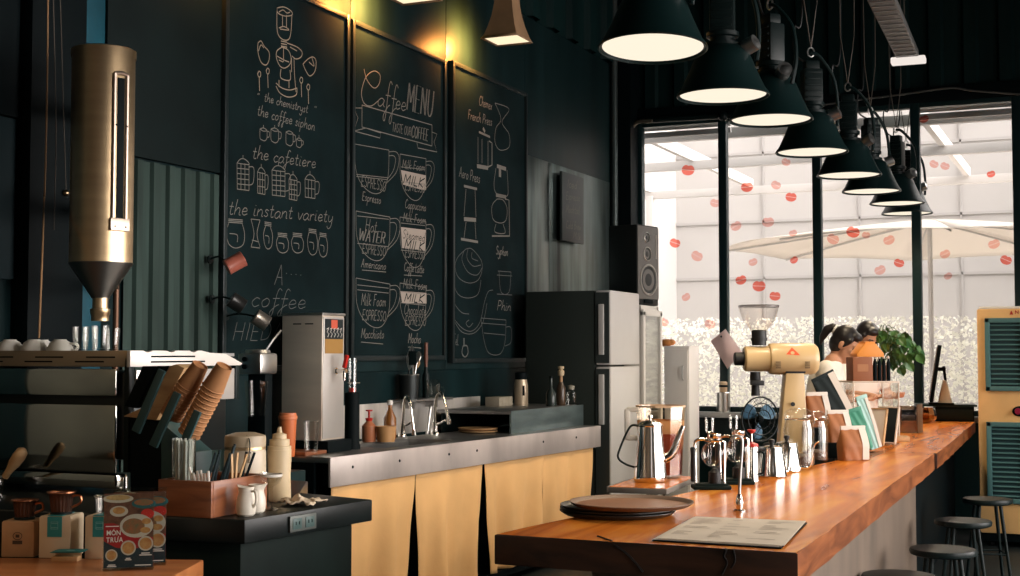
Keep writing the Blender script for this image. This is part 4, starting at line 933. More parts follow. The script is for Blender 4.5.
# copper drippers and the glass cup on the boxes
M_copd = mat('dark_copper', (.10, .055, .04), .35, metal=.9)
M_cop = mat('copper', (.50, .20, .10), .28, metal=1.)
def dripper(px, bx, bh, lab, r=.034, h=.048):
    t = thing('coffee_dripper', lab, 'dripper', bx, .3, 'copper drippers on the boxes'); m = MB(); n = 20; prof = [(.74, 0), (.80, .25), (.86, .55), (.92, .85), (1.02, .93), (1.05, 1.0), (1.0, 1.0), (.86, .86), (.76, .3), (0, .25)]
    def fn(u, v):
        k = v * (len(prof) - 1); i = min(int(k), len(prof) - 2); f = k - i; rr = prof[i][0] * (1 - f) + prof[i + 1][0] * f; zz = prof[i][1] * (1 - f) + prof[i + 1][1] * f
        a = 2 * PI * u; rr *= 1 + .035 * math.cos(20 * a) * (zz < .87); return (r * rr * math.cos(a), r * rr * math.sin(a), .006 + h * zz)
    m.grid(fn, 80, 9); m.build('cone', M_copd, t)
    m = MB(); m.lathe([(r * .95, h * .93 + .006), (r * 1.12, h * .98 + .006), (r * 1.12, h + .008), (r * .95, h * .97 + .007)], seg=32, close=True); m.build('rim', M_cop, t)
    m = MB(); m.lathe([(r * .85, 0), (r * .85, .006), (r * .70, .008), (r * .70, 0)], seg=32, close=True); m.build('foot_ring', M_blackm, t)
    m = MB(); m.tube(smooth_path([(r * .9, 0, h * .9), (r * 1.5, 0, h * .95), (r * 1.6, 0, h * .6), (r * .9, 0, h * .35)], 5), .0035, 6); m.build('handle', M_cop, t)
    return t
def above(bx, h): p = bx.location; return (p.x - n1.x * .045, p.y - n1.y * .045, ZW + h + .003)
dripper(0, above(kb, kh), 0, 'copper ribbed dripper on the brown kraft box'); dripper(0, above(b1_, bh1), 0, 'copper ribbed dripper on the cream box nearest the card holder', .036, .056)
t = thing('glass_cup', 'clear glass cup on the cream box behind the menu stands', 'cup', above(b2_, bh2))
m = MB(); m.lathe([(0, .002), (.026, .002), (.029, .05), (.031, .052), (.027, .008), (0, .007)], seg=28); m.build('cup_body', M_glasst, t)
m = MB(); m.tube([(.032 * math.cos(a), .032 * math.sin(a), .050) for a in [2 * PI * k / 28 for k in range(28)]], .0022, 6, True); m.build('rim', M_chrome, t)
# card holder
p, q = onW(56, 560.5), onW(77, 561); a = math.atan2((q - p).y, (q - p).x)
t = thing('card_holder', 'small wooden holder of teal cards in front of the cream box', 'card holder', ((p.x + q.x) / 2, (p.y + q.y) / 2, ZW), a + .15); w = (q - p).length + .01
m = MB(); m.box((0, .0, .007), (w, .04, .014), .002); m.box((0, .018, .012), (w, .006, .024), .001); m.build('block', M_woodl, t)
for k in range(4):
    c = thing('business_card', 'teal card lying fanned in the small wooden holder', 'card', (t.location.x + .004 * k - .003, t.location.y + .008, ZW + .0245 + k * .0012), a + .15 + .02 * k, 'teal cards in the wooden holder')
    m = MB(); m.box((0, 0, 0), (w + .012, .05, .0011)); cc = m.build('card_stock', M_tealp, c, rot=(-.0, 0, 0))
    m = MB(); m.box((.0, -.005, .0008), (.022, .006, .0004)); m.build('print_lettering', MATS['pale_teal'], cc)
# ------------------------------------------------------------------ acrylic menu stands
M_mred = mat('menu_red', (.36, .014, .016), .5); M_mdark = mat('menu_dark', (.010, .030, .042), .5); M_mbg = mat('menu_bowls', (.55, .50, .42), .5); M_food = mat('menu_food', (.42, .16, .05), .6, noise=.5, nscale=60, col2=(.6, .35, .12)); M_food2 = mat('menu_greens', (.16, .14, .07), .6, noise=.6, nscale=80, col2=(.35, .12, .05)); M_tealm = mat('menu_teal_bowl', (.02, .11, .12), .5)
def menu_stand(xl, xr, ytop, ybase, lab, full=True):
    p, q = onW(xl, ybase), onW(xr, ybase - 1.5); w = (q - p).length; h = (ybase - ytop) * mpp(p); a = math.atan2((q - p).y, (q - p).x)
    t = thing('menu_stand', lab, 'menu', ((p.x + q.x) / 2, (p.y + q.y) / 2, ZW), a, 'acrylic menu stands')
    m = MB(); m.box((0, -.003, h / 2 + .002), (w, .0025, h), .0008); m.box((0, .005, h / 2 + .002), (w, .0025, h), .0008); m.box((0, .01, .0025), (w, .05, .005), .001); m.build('acrylic_sleeve', M_acryl, t)
    m = MB(); ph = h * .93; m.box((0, .001, ph / 2 + .006), (w * .97, .002, ph)); card = m.build('menu_card', M_mred, t)
    def W2(u, v): return ((u - .5) * w * .97, v * ph + .006)      # u right, v up
    layer = [0]
    def disc(u, v, ru, rv, mt, nm):
        x, z = W2(u, v); layer[0] += 1; y = -.0001 - .00006 * layer[0]; mm = MB(); mm.poly([(x + ru * w * math.cos(k), y, z + rv * w * math.sin(k)) for k in [2 * PI * i / 26 for i in range(26)]]); return mm.build(nm, mt, card)
    mm = MB(); pts = [(0, 0), (1, 0), (1, .30), (.55, .24), (.25, .27), (0, .36)]; mm.poly([(W2(*k)[0], -.0001, W2(*k)[1]) for k in pts]); mm.build('dark_band', M_mdark, card); mm = MB(); mm.poly([(W2(*k)[0], -.00008, W2(*k)[1]) for k in [(0, .60), (.2, .60), (.42, .54), (.6, .44), (1, .40), (1, 1), (0, 1)]]); mm.build('table_print', mat('menu_table', (.13, .055, .032), .55, noise=.4, nscale=60), card)
    disc(.28, .93, .30, .085, M_mbg, 'plate_print'); disc(.28, .945, .24, .055, mat('menu_noodle', (.50, .33, .14), .6, noise=.3, nscale=90), 'food_print')
    disc(.80, .86, .24, .10, M_tealm, 'bowl_print'); disc(.80, .875, .19, .065, M_food2, 'food_print'); disc(.30, .76, .18, .11, M_mbg, 'bowl_print'); disc(.30, .77, .12, .07, M_food, 'food_print')
    disc(.88, .72, .13, .10, mat('menu_sauce', (.55, .03, .02), .4), 'sauce_print'); disc(.66, .56, .33, .24, M_mbg, 'plate_print'); disc(.60, .555, .22, .16, M_food2, 'food_print'); disc(.86, .62, .09, .06, M_food, 'food_print'); disc(.84, .50, .10, .06, M_food, 'food_print')
    for u, v, s in ((.16, .17, .12), (.50, .265, .15), (.85, .32, .15)):
        disc(u, v, s, s, M_mbg, 'plate_print'); disc(u, v, s * .8, s * .8, M_food, 'food_print')
    mm = MB(); 
    Mx = lambda u, v: frame3((1, 0, 0), (0, 0, 1), (0, -1, 0), (W2(u, v)[0], -.0022, W2(u, v)[1]))
    add_text(mm, 'MÓN', h * .088, Mx(.20, .47), width=w * .27, bold=.0002); add_text(mm, 'TRƯA', h * .088, Mx(.22, .375), width=w * .33, bold=.0002, spacing=1.12)
    for u, v, ww in ((.17, .56, .26), (.17, .04, .14), (.17, .02, .18), (.5, .125, .09), (.5, .105, .13), (.85, .19, .17), (.85, .165, .24), (.80, .03, .32)):
        x, z = W2(u, v); mm.quad([(x - ww * w / 2, -.0021, z - .0012), (x + ww * w / 2, -.0021, z - .0012), (x + ww * w / 2, -.0021, z + .0012), (x - ww * w / 2, -.0021, z + .0012)])
    mm.build('menu_lettering', mat('menu_type', (.72, .68, .62), .6), card)
    return t
menu_stand(102.5, 153.5, 491, 570.5, 'front acrylic menu stand with a red lunch menu of bowls and white lettering')
menu_stand(112, 166, 489.5, 566, 'rear acrylic menu stand, mostly hidden behind the front lunch menu')
# ------------------------------------------------------------------ dark corner counter
ZD = .92
k0, k1 = onZ(245, 520, ZD), onZ(372.5, 499.5, ZD); kl = onZ(166, 516.5, ZD)
cd = thing('corner_counter', 'dark slab corner counter with a socket plate, in front of the sink counter', 'counter', (k0.x, k0.y, 0))
e1 = (k1 - k0); e1.z = 0; back = Vector((-1, .22, 0))
lf = k0 + (kl - k0).normalized() * 1.5
L2 = lambda p: (p.x - k0.x, p.y - k0.y)
pl_ = [L2(lf), (0, 0), L2(k1), L2(k1 + back * .35), L2(Vector((-2.85, 4.44, 0))), L2(Vector((-4.05, 4.44, 0))), L2(Vector((-4.05, lf.y, 0)))]
m = MB(); m.prism(pl_, .072, Matrix.Translation((0, 0, ZD - .072)), .006); m.build('slab', M_slab, cd)
cin = [(pl_[0][0] + .02, pl_[0][1] + .05), (-.05, .05), (L2(k1)[0] - .05, L2(k1)[1] - .05), (pl_[3][0], pl_[3][1] - .05), (pl_[4][0] - .02, pl_[4][1] - .05), (pl_[5][0] + .02, pl_[5][1] - .05), (pl_[6][0] + .02, pl_[6][1] + .05)]
m = MB(); m.prism(cin, ZD - .072, Matrix(), .004); m.build('base', M_dconc, cd)
def on_edge(px, py):   # point on the slab's +X face
    d = ray(px, py); n = Vector((e1.y, -e1.x, 0)); k = (k0 - CP).dot(n) / d.dot(n); return CP + d * k
pA, pB = on_edge(291, 520), on_edge(312, 518); ea = math.atan2(e1.y, e1.x)
mid = (pA + pB) / 2; m = MB(); Ls = (Vector((pB.x, pB.y)) - Vector((pA.x, pA.y))).length
rotE = Matrix.Rotation(ea, 3, 'Z'); nn = Vector((e1.y, -e1.x, 0)).normalized(); c = Vector((mid.x - k0.x, mid.y - k0.y, ZD - .036)) + nn * .004
m.box(c, (Ls * 1.25, .008, .05), .002, rotE); so = m.build('socket_plate', mat('socket_plate', (.10, .11, .10), .4, metal=.3), cd)
m = MB()
for k in (-1, 1): m.box(c + rotE @ Vector((k * Ls * .3, 0, 0)) + nn * .004, (Ls * .42, .004, .034), .002, rotE)
m.build('socket', mat('socket_green', (.05, .09, .085), .4), so)
m = MB()
for k in (-1, 1):
    for j in (-1, 1): m.box(c + rotE @ Vector((k * Ls * .3 + j * .008, 0, .002)) + nn * .0065, (.0025, .002, .010), 0, rotE)
m.build('slot', M_black, so)
def onC(px, py): return onZ(px, py, ZD)
# ------------------------------------------------------------------ espresso machine
XM = -3.13; mc = onX(127, 367, XM); YM = mc.y; YE = onX(238, 367, XM).y; MW = .98; MD = YE - YM
em = thing('espresso_machine', 'big polished steel espresso machine seen from behind with cups and glasses on top', 'espresso machine', (XM, YM, ZD))
zr0, zr1 = mc.z - ZD, onX(127, 350.5, XM).z - ZD
m = MB(); m.box((-MW / 2, .012, (zr0 + zr1) / 2), (MW, .018, zr1 - zr0), .004); m.build('back_rail', mat('rail_steel', (.40, .30, .20), .35, metal=.6), em)
m = MB()
for k in range(4):
    for j in (0, 1): m.box((-.12 - k * .235 - j * .05, .0025, zr0 + .034 - j * .016), (.13, .003, .005), .001)
m.build('rail_slot', M_black, em)
m = MB(); prof = [(0, 0), (MD, 0), (MD + .01, .008), (MD - .10, zr1 - zr0 - .012), (MD - .20, zr1 - zr0 - .008)]
top = zr1 - zr0
for a in (.40, .27, .14): prof += [(a, top), (a - .025, top), (a - .04, top - .008), (a - .055, top - .008), (a - .07, top)]
prof += [(0, top)]
m.prism(prof, .016, frame3((0, 1, 0), (0, 0, 1), (1, 0, 0), (-.002, 0, zr0)), .002); sr = m.build('side_rail', mat('machine_white', (.80, .75, .70), .4, metal=.2), em)
m = MB()
for j, (a, b) in enumerate(((.11, .36), (.11, .42))): m.box((.0148, (a + b) / 2, zr0 - zr0 + zr0 + .036 - j * .019), (.003, b - a, .006), .001)
m.build('side_slot', M_black, sr)
zl = onX(180, 402, XM).z - ZD
m = MB(); m.box((-MW / 2, MD / 2 + .004, zr1 - .016), (MW - .02, MD - .03, .012)); m.build('cup_tray', M_steeld, em)
m = MB(); m.box((-MW / 2 - .01, MD / 2 + .005, (.12 + zr0 - .02) / 2), (MW - .05, MD - .06, zr0 - .02 - .12), .01); m.build('boiler_body', mat('machine_dark', (.02, .024, .024), .3, metal=.5), em)
m = MB(); m.box((-.005, MD / 2 + .02, (zl + zr0) / 2 - .005), (.012, MD - .06, zr0 - zl - .012), .004); m.build('side_panel', mat('side_steel', (.72, .68, .64), .25, metal=.5), em)
m = MB(); m.box((-.004, .018, .28), (.022, .03, .40), .004); m.box((-.004, MD - .012, (zl + zr0) / 2), (.022, .024, zr0 - zl), .004); m.build('corner_post', M_blackm, em)
m = MB(); m.box((-MW / 2 - .02, .012, zr0 - .055), (MW - .07, .014, .095), .004); m.build('upper_back_panel', M_dchrome, em)
z2 = onX(127, 402, XM).z - ZD
m = MB(); m.box((-MW / 2 - .02, .014, (z2 - .012 + .075) / 2), (MW - .07, .014, z2 - .012 - .075), .008); m.build('lower_back_panel', M_dchrome, em)
m = MB(); m.box((-MW / 2 - .02, .04, .046), (MW - .06, .07, .05), .012); m.build('drip_tray', M_dchrome, em)
m = MB()
for x in (-.06, -.92):
    for y in (.06, MD - .06): m.lathe([(0, 0), (.026, 0), (.026, .012), (.016, .02), (.016, .06), (0, .06)], (x, y, 0), 16)
m.build('foot', M_chrome, em)
# coiled brass-like steam arms and the wooden handled portafilter hung on the back
t = thing('portafilter', 'portafilter with a pale wooden handle leaning in front of the espresso machine', 'portafilter', (0, 0, 0))
p = onY(5, 477, YM - .10); q = onY(26, 446, YM - .10)
m = MB(); m.cyl(p, p + (q - p) * .3, .012, .014, 16); m.lathe([(0, 0), (.014, 0), (.021, .03), (.023, .06), (.020, .085), (.010, .095), (0, .096)], p + (q - p) * .25, 20, (q - p).to_track_quat('Z', 'Y').to_matrix()); m.build('handle', M_woodl, t)
m = MB(); r0 = p - (q - p).normalized() * .05; r0.z = max(r0.z, ZD + .056); m.cyl(p, r0, .008, seg=10); m.lathe([(0, -.03), (.032, -.03), (.036, .0), (.036, .012), (.030, .012), (.028, -.02), (0, -.02)], r0 + Vector((-.02, 0, -.02)), 24); m.cyl((r0.x - .02, r0.y, ZD + .002), (r0.x - .02, r0.y, r0.z - .045), .02, .02, 16); m.build('basket', M_chrome, t)
# cups and glasses on the machine
def white_cup(lab, loc, rz, first=None):
    if first: c = copy_tree(first); c.location = loc; c.rotation_euler = (0, 0, rz); c['label'] = lab; return c
    t = thing('coffee_cup', lab, 'cup', loc, rz, 'white cups upside down on the espresso machine')
    m = MB(); m.lathe([(.050, 0), (.050, .004), (.047, .02), (.036, .040), (.024, .047), (.022, .051), (.019, .051), (.018, .046), (0, .046)], seg=32); m.build('cup_body', M_white, t)
    m = MB(); m.tube(smooth_path([(.046, 0, .012), (.068, 0, .012), (.072, 0, .030), (.040, 0, .036)], 6), .0045, 8); m.build('handle', M_white, t)
    return t
zt = ZD + zr1 - .0095; wcup = None
for i, (px, dy, rz) in enumerate(((10, .09, 2.9), (34, .10, 2.0), (60, .12, .2), (-10, .12, 2.7), (42, .22, 1.2))):
    p = onY(px, 352, YM + dy); lab = ['upside-down white cup at the frame edge on the espresso machine', 'upside-down white cup on the espresso machine, in the middle of the row', 'upside-down white cup on the machine nearest the glass tumblers', 'upside-down white cup on the machine mostly cut off by the picture edge', 'upside-down white cup in the back row on the espresso machine'][i]
    c = white_cup(lab, (p.x, YM + dy, zt), rz, wcup); wcup = wcup or c
tb = None
for i, (px, dy, s) in enumerate(((80.5, .07, 1), (100, .06, 1.03), (112, .14, .95), (90, .16, 1.))):
    p = onY(px, 352, YM + dy); lab = ['glass tumbler on the machine nearest the white cups', 'glass tumbler on the machine directly below the hopper outlet', 'glass tumbler on the machine nearest the corner', 'glass tumbler standing behind the front two on the machine'][i]
    if tb is None:
        t = thing('glass_tumbler', lab, 'glass', (0, 0, 0), 0, 'tumblers on the espresso machine'); m = MB()
        m.lathe([(0, .001), (.024, .001), (.026, .02), (.031, .096), (.029, .096), (.0235, .018), (0, .014)], seg=12); m.build('tumbler_body', M_glasst, t); tb = t
    else: t = copy_tree(tb)
    t['label'] = lab; t.location = (p.x, YM + dy, zt); t.scale = (s, s, s)
# ------------------------------------------------------------------ coffee bean silo on the wall
XS = -3.62; pt = onX(104, 50, XS); pbm = onX(101, 264, XS); pn = onX(101, 297, XS); pe = onX(101, 321, XS)
r = 30.5 * mpp(pt)
sx = (pt.x + pbm.x) / 2; sy_ = pt.y
si = thing('bean_silo', 'tall brushed steel bean hopper with a cone bottom and a slot window on the wall', 'hopper', (sx, sy_, 0))
zb0, zb1, zb2, zb3 = pt.z, pbm.z, pn.z, pe.z
m = MB(); m.lathe([(r, zb1), (r, zb0 - .03)], seg=56); m.build('drum', M_brass, si)
m = MB(); m.lathe([(r + .004, zb0 - .035), (r + .004, zb0 - .005), (r - .004, zb0), (0, zb0 + .004)], seg=56); m.tube([(-r, -.02, zb0 - .015), (-r - .02, -.02, zb0 - .03), (-r - .015, -.02, zb0 - .06), (-r, -.02, zb0 - .06)], .004, 6); m.build('lid', M_brass, si)
m = MB(); m.lathe([(r + .002, zb1 + .004), (r + .002, zb1), (.036, zb2), (.036, zb2 - .005)], seg=56); m.build('cone_bottom', mat('cone_steel', (.16, .155, .14), .35, metal=1.), si)
m = MB(); m.lathe([(.030, zb2), (.030, zb2 - .045), (.038, zb2 - .047), (.038, zb3 + .03), (.034, zb3 + .02), (.034, zb3), (0, zb3)], seg=28); m.build('outlet', M_brass, si)
dS = ray(104, 150); a0 = math.atan2(-dS.y, -dS.x) + R(33)
def onrad(a, z, rr): return (rr * math.cos(a), rr * math.sin(a), z)
z0w, z1w = onX(121, 229, XS).z, onX(121, 83, XS).z; m = MB(); wv = .028
for s in (-1, 1):
    m.tube([onrad(a0 + s * wv / r, z0w + .01, r + .003), onrad(a0 + s * wv / r, z1w, r + .003)], .0085, 8)
m.tube([onrad(a0 - wv / r, z1w, r + .003), onrad(a0, z1w + .004, r + .006), onrad(a0 + wv / r, z1w, r + .003)], .008, 8)
Rz = Matrix.Rotation(a0, 3, 'Z'); m.box(onrad(a0, z0w, r + .004), (.01, 2 * wv + .03, .05), .004, Rz); sg = m.build('sight_frame', mat('sight_steel', (.46, .37, .30), .38, metal=1.), si)
m = MB(); m.box(onrad(a0, (z0w + z1w) / 2, r + .0), (.008, .030, z1w - z0w - .03), .002, Rz); m.build('sight_window', M_black, si)
m = MB()
for zz in (z0w, (z0w + z1w) / 2 + .1):
    for s in (-1, 1): m.ball(onrad(a0 + s * .022 / r, zz - .008, r + .011), .004, 8)
m.build('screw', M_black, sg)
m = MB(); m.box((-.5 * (sx - WX) * .9, .5 * (sx - WX) * 1.15, zb1 + .25), (.05, (sx - WX) * 1.28, .05), 0, rotm('Z', 39)); m.build('wall_bracket', M_blackm, si); m = MB(); m.box((-.5 * (sx - WX) * .9, .5 * (sx - WX) * 1.15, zb0 - .2), (.05, (sx - WX) * 1.28, .05), 0, rotm('Z', 39)); m.build('wall_bracket', M_blackm, si)
m = MB(); q = onX(116, 300, -4.03); m.cyl((q.x - sx, q.y - sy_, ZD + .001), (q.x - sx - .0, q.y - sy_ + .0, zb1 - .02), .014, seg=12); m.cyl((q.x - sx, q.y - sy_, zb1 - .06), (-.02, .05, zb1 - .06), .012, seg=10); m.build('stand_pole', mat('pole_brown', (.12, .06, .035), .4, metal=.6), si)
# hanging cords at the far left
for i, (pts, mt, rr, lab) in enumerate((
    ([(48, -10), (47, 90), (45, 180), (44, 204), (42, 260), (39, 338)], mat('cord_pale', (.34, .19, .09), .5), .0035, 'pale brown power cord hanging down to the espresso machine'),
    ([(53, -10), (55, 70), (56, 140), (54, 230)], M_wire, .0022, 'thin grey wire hanging beside the pale cord, the one nearer to it'),
    ([(60, -10), (62, 60), (64, 130), (66, 190)], M_wire, .0022, 'thin grey wire hanging between the pale cord and the bean hopper'))):
    m = MB(); m.tube(smooth_path([onX(x, y, WX + .18 + (.4 if i == 0 and k > 3 else 0)) for k, (x, y) in enumerate(pts)], 6), rr, 6)
    tag(m.build('hanging_cable', mt), lab, 'cable', 'cords hanging on the dark wall')
m = MB(); p = onX(66, 193, WX + .10); m.ball(p, .014, 12); tag(m.build('brass_stud', M_brass), 'small brass knob on the dark wall beside the bean hopper', 'knob')
# ------------------------------------------------------------------ wooden organiser box and what it holds
g0, g1, g2 = onC(211, 518.5), onC(158, 517), onC(267, 508); OW = g0.x - onY(158, 500, g0.y).x; OD = onX(267, 500, g0.x).y - g0.y; OH = 36.5 * mpp(g0)
ob = thing('organizer_box', 'open red-brown wooden box of straws and stirrers on the dark corner counter', 'box', (g0.x, g0.y, ZD))
m = MB(); t_ = .012
m.box((-OW / 2, t_ / 2, OH / 2), (OW, t_, OH), .002); m.build('end_panel', M_woodr, ob); m = MB(); m.box((-OW / 2, OD - t_ / 2, OH / 2), (OW, t_, OH), .002); m.build('end_panel', M_woodr, ob)
m = MB(); m.box((-t_ / 2, OD / 2, OH / 2), (t_, OD - 2 * t_, OH), .002); m.build('side_panel', M_woodr, ob); m = MB(); m.box((-OW + t_ / 2, OD / 2, OH / 2), (t_, OD - 2 * t_, OH), .002); m.build('side_panel', M_woodr, ob)
m = MB(); m.box((-OW / 2, OD / 2, .006), (OW - 2 * t_, OD - 2 * t_, .012)); m.build('floor_panel', M_woodr, ob)
def inbox(x, y, z=.0125): return (g0.x + x, g0.y + y, ZD + z)
zin = OH + .0
t = thing('straw_cup', 'clear cup of white paper-wrapped straws in the wooden box', 'cup', inbox(-OW + .052, .055)); hs = onY(177, 438, g0.y + .05).z - ZD - .013
m = MB(); m.lathe([(0, .001), (.030, .001), (.037, hs), (.0355, hs), (.029, .004), (0, .004)], seg=28); m.build('cup_body', M_acryl, t)
rr = random.Random(2); m = MB()
for k in range(30):
    a, q = rr.uniform(0, 6.28), math.sqrt(rr.random()) * .024; x, y = q * math.cos(a), q * math.sin(a); m.cyl((x, y, .006), (x * 1.3, y * 1.3, hs - rr.uniform(0, .012)), .0035, seg=6)
m.build('wrapped_straws', mat('straw_paper', (.55, .55, .52), .7), t)['kind'] = 'stuff'
rr = random.Random(9)
M_dark_sl = mat('dark_sleeve', (.014, .03, .035), .5)
for k in range(9):
    x, y = -.09 + rr.uniform(-.03, .03), .09 + k * .012; h = .19 + rr.uniform(-.03, .03)
    m = MB(); m.cyl((x, y, .014), (x + .055 + rr.uniform(-.02, .02), y + rr.uniform(-.02, .02), h), .0045, seg=7)
    tag(m.build('drinking_straw', M_dark_sl, loc=(g0.x, g0.y, ZD)), 'dark straw in the fan of straws in the wooden box', 'straw', 'dark straws in the wooden box')
for k in range(6):
    x = -.078 + .006 * k; m = MB(); m.cyl((x + .01, .03 + .004 * k, .014), (x - .025 + .008 * k, .028, .14 + rr.uniform(-.01, .01)), .0042, seg=7)
    tag(m.build('paper_straw', M_paper, loc=(g0.x, g0.y, ZD)), 'short white straw leaning in the front of the wooden box', 'straw', 'short white straws in the wooden box')
for k in range(5):
    m = MB(); m.box((-.04, .16 + .018 * k, .10), (.004, .010, .17), .001, rotm('X', rr.uniform(-14, 14)) @ rotm('Y', rr.uniform(4, 24)))
    tag(m.build('wooden_stirrer', M_woodl if k < 3 else M_black, loc=(g0.x, g0.y, ZD)), 'wooden stirrer sticking out of the wooden box' if k < 3 else 'black stirrer sticking out of the wooden box', 'stirrer', 'wooden stirrers in the box' if k < 3 else 'black stirrers in the box')
# slanted paper-cup dispenser behind the box
cdp = onC(160, 500); cdx, cdy = -2.66, g0.y + OD + .075
ds = thing('cup_dispenser', 'slanted dark cup dispenser with wooden edge beside the espresso machine', 'dispenser', (0, 0, 0))
U = lambda px, py, d=0.: onY(px, py, cdy + d)
s_ = mpp(U(180, 420))
def slant_prism(pts, y0, y1, mt, nm):
    m = MB(); P3 = [U(x, y) for x, y in pts]; poly = [(p.x, max(p.z, ZD + .0006)) for p in P3]
    m.prism(poly, y1 - y0, frame3((1, 0, 0), (0, 0, 1), (0, -1, 0), (0, cdy + y1, 0)), .003); return m.build(nm, mt, ds)
zbp = 503
slant_prism([(130, 416), (161, 420), (161, zbp), (130, zbp)], -.0, .10, M_black, 'stand_body')
slant_prism([(128.5, 416), (162, 420), (190, 368), (182, 364), (175, 366), (152, 408), (146, 408)], -.03, .09, M_woodl, 'wooden_edge')
slant_prism([(146, 407), (152, 407), (175, 366), (160, 366)], -.034, .092, M_black, 'dark_inlay')
slant_prism([(132, 406), (144, 408), (164, 366), (150, 366)], -.04, .09, M_black, 'far_channel')
for k, (x0, y0, x1, y1) in enumerate(((159, 423, 184, 368), (176, 437, 199, 390), (197, 455, 219, 408))):
    slant_prism([(x0 - 3, y0 + 5), (x0 + 4.5, y0 + 9), (x1 + 5, y1 + 3), (x1 - 1.5, y1)], -.128, -.117, M_tealc, 'channel_rail')
slant_prism([(161, 422), (196, 452), (196, zbp), (161, zbp)], -.0, .09, M_tealc, 'front_plate')
M_cup = mat('paper_cup', (.44, .205, .085), .6, noise=.06, nscale=30)
def cup_stack(xa, ya, xb, yb, n, labels, grp):
    a, b = U(xa, ya, -.072), U(xb, yb, -.072); ax = (b - a).normalized(); q = ax.to_track_quat('Z', 'Y'); L = (b - a).length; Hc = .088; r0, r1 = .036, .027; first = None
    for k in range(n):
        o = a + ax * ((L - Hc) * k / (n - 1)); last = k == n - 1
        if first is None:
            m = MB(); m.lathe([(r0 + .0025, 0), (r0 + .0035, .003), (r0 + .001, .005), (r1, Hc), (r1 - .001, Hc), (r1 - .0015, Hc - .006), (0, Hc - .006)], seg=30); c = m.build('paper_cup', M_cup); first = c; c.rotation_mode = 'QUATERNION'
        else: c = first.copy(); COL.objects.link(c)
        c.location = o; c.rotation_quaternion = q; tag(c, labels[1] if last else labels[0], 'cup', grp)
cup_stack(171, 416, 200.5, 365, 10, ('brown paper cup nested in the cup dispenser, stack nearest its wooden edge', 'end cup of the paper cup stack nearest the dispenser wooden edge'), 'paper cups in the stack by the wooden edge')
cup_stack(189, 434, 224.5, 366, 12, ('brown paper cup nested in the cup dispenser, stack nearest the ceramic jar', 'end cup of the paper cup stack nearest the ceramic jar'), 'paper cups in the stack by the ceramic jar')
# ceramic clamp jar
p = onC(245, 505); YJ_ = g0.y + OD + .07; p = onY(245, 470, YJ_); rj = 20.5 * mpp(p); zt = onY(245, 432.5, YJ_).z - ZD
t = thing('ceramic_jar', 'off-white ceramic jar with a clamped lid behind the wooden box', 'jar', (p.x, p.y, ZD))
m = MB(); m.lathe([(0, 0), (rj * .92, 0), (rj, .01), (rj * 1.02, zt * .5), (rj, zt * .74), (rj * .96, zt * .77)], seg=36); m.build('jar_body', mat('crackle_glaze', (.55, .46, .34), .35, noise=.12, nscale=6), t)
m = MB(); m.lathe([(rj * .97, zt * .80), (rj, zt * .81), (rj, zt * .93), (rj * .97, zt * .96), (rj * .5, zt), (0, zt)], seg=36); m.build('lid', mat('jar_lid', (.42, .33, .22), .4), t)
m = MB(); m.lathe([(rj * .99, zt * .765), (rj * .99, zt * .805)], seg=36); m.build('gasket', M_brass, t)
m = MB(); m.tube(smooth_path([(rj * .75, -rj * .75, zt * .60), (rj * .85, -rj * .82, zt * .78), (rj * .78, -rj * .75, zt * .9), (rj * .5, -rj * .6, zt * .97)], 5), .0025, 6); m.tube([(rj * .75, -rj * .72, zt * .72), (rj * .84, -rj * .80, zt * .74)], .004, 6); m.build('clamp', M_chrome, t)
# squeeze bottles
M_sq = mat('squeeze_cream', (.60, .47, .29), .4, sub=0.)
def squeeze(px, pyb, pyt, rpx, lab, mt):
    p = onC(px, pyb); s = mpp(p); h = (pyb - pyt) * s; r = rpx * s; t = thing('squeeze_bottle', lab, 'bottle', (p.x, p.y, ZD), 0, 'squeeze bottles by the wooden box')
    m = MB(); m.lathe([(0, 0), (r * .9, 0), (r, .006), (r * .94, h * .35), (r, h * .6), (r, h * .69), (r * .9, h * .71)], seg=28); m.build('bottle_body', mt, t)
    m = MB(); m.lathe([(r * .98, h * .68), (r * .98, h * .74), (r * .84, h * .745), (r * .84, h * .83), (r * .60, h * .835), (r * .58, h * .90), (r * .24, h * .92), (r * .14, h), (0, h)], seg=24); m.build('nozzle_cap', mt, t); return t
squeeze(279, 501, 427, 12, 'cream squeeze bottle with a pointed cap standing beside the wooden box', M_sq)
squeeze(284.5, 494, 436, 5, 'slim pale squeeze bottle behind the cream one, toward the orange tumbler', mat('squeeze_white', (.66, .58, .45), .4))
# small stacked clear cups in front of the squeeze bottle
t = thing('sundae_glass', 'small clear footed glass in front of the cream squeeze bottle', 'glass', onC(271, 510)); s = mpp(onC(271, 510))
m = MB(); m.lathe([(0, 0), (.022, 0), (.022, .004), (.006, .01), (.006, .07), (.026, .085), (.034, .10), (.036, .118), (.034, .118), (.031, .103), (.02, .088), (0, .086)], seg=28); m.build('glass_body', M_glasst, t)
m = MB(); m.lathe([(.034, .105), (.036, .11), (.034, .114)], seg=28); m.build('rim_band', MATS['paper'], t)
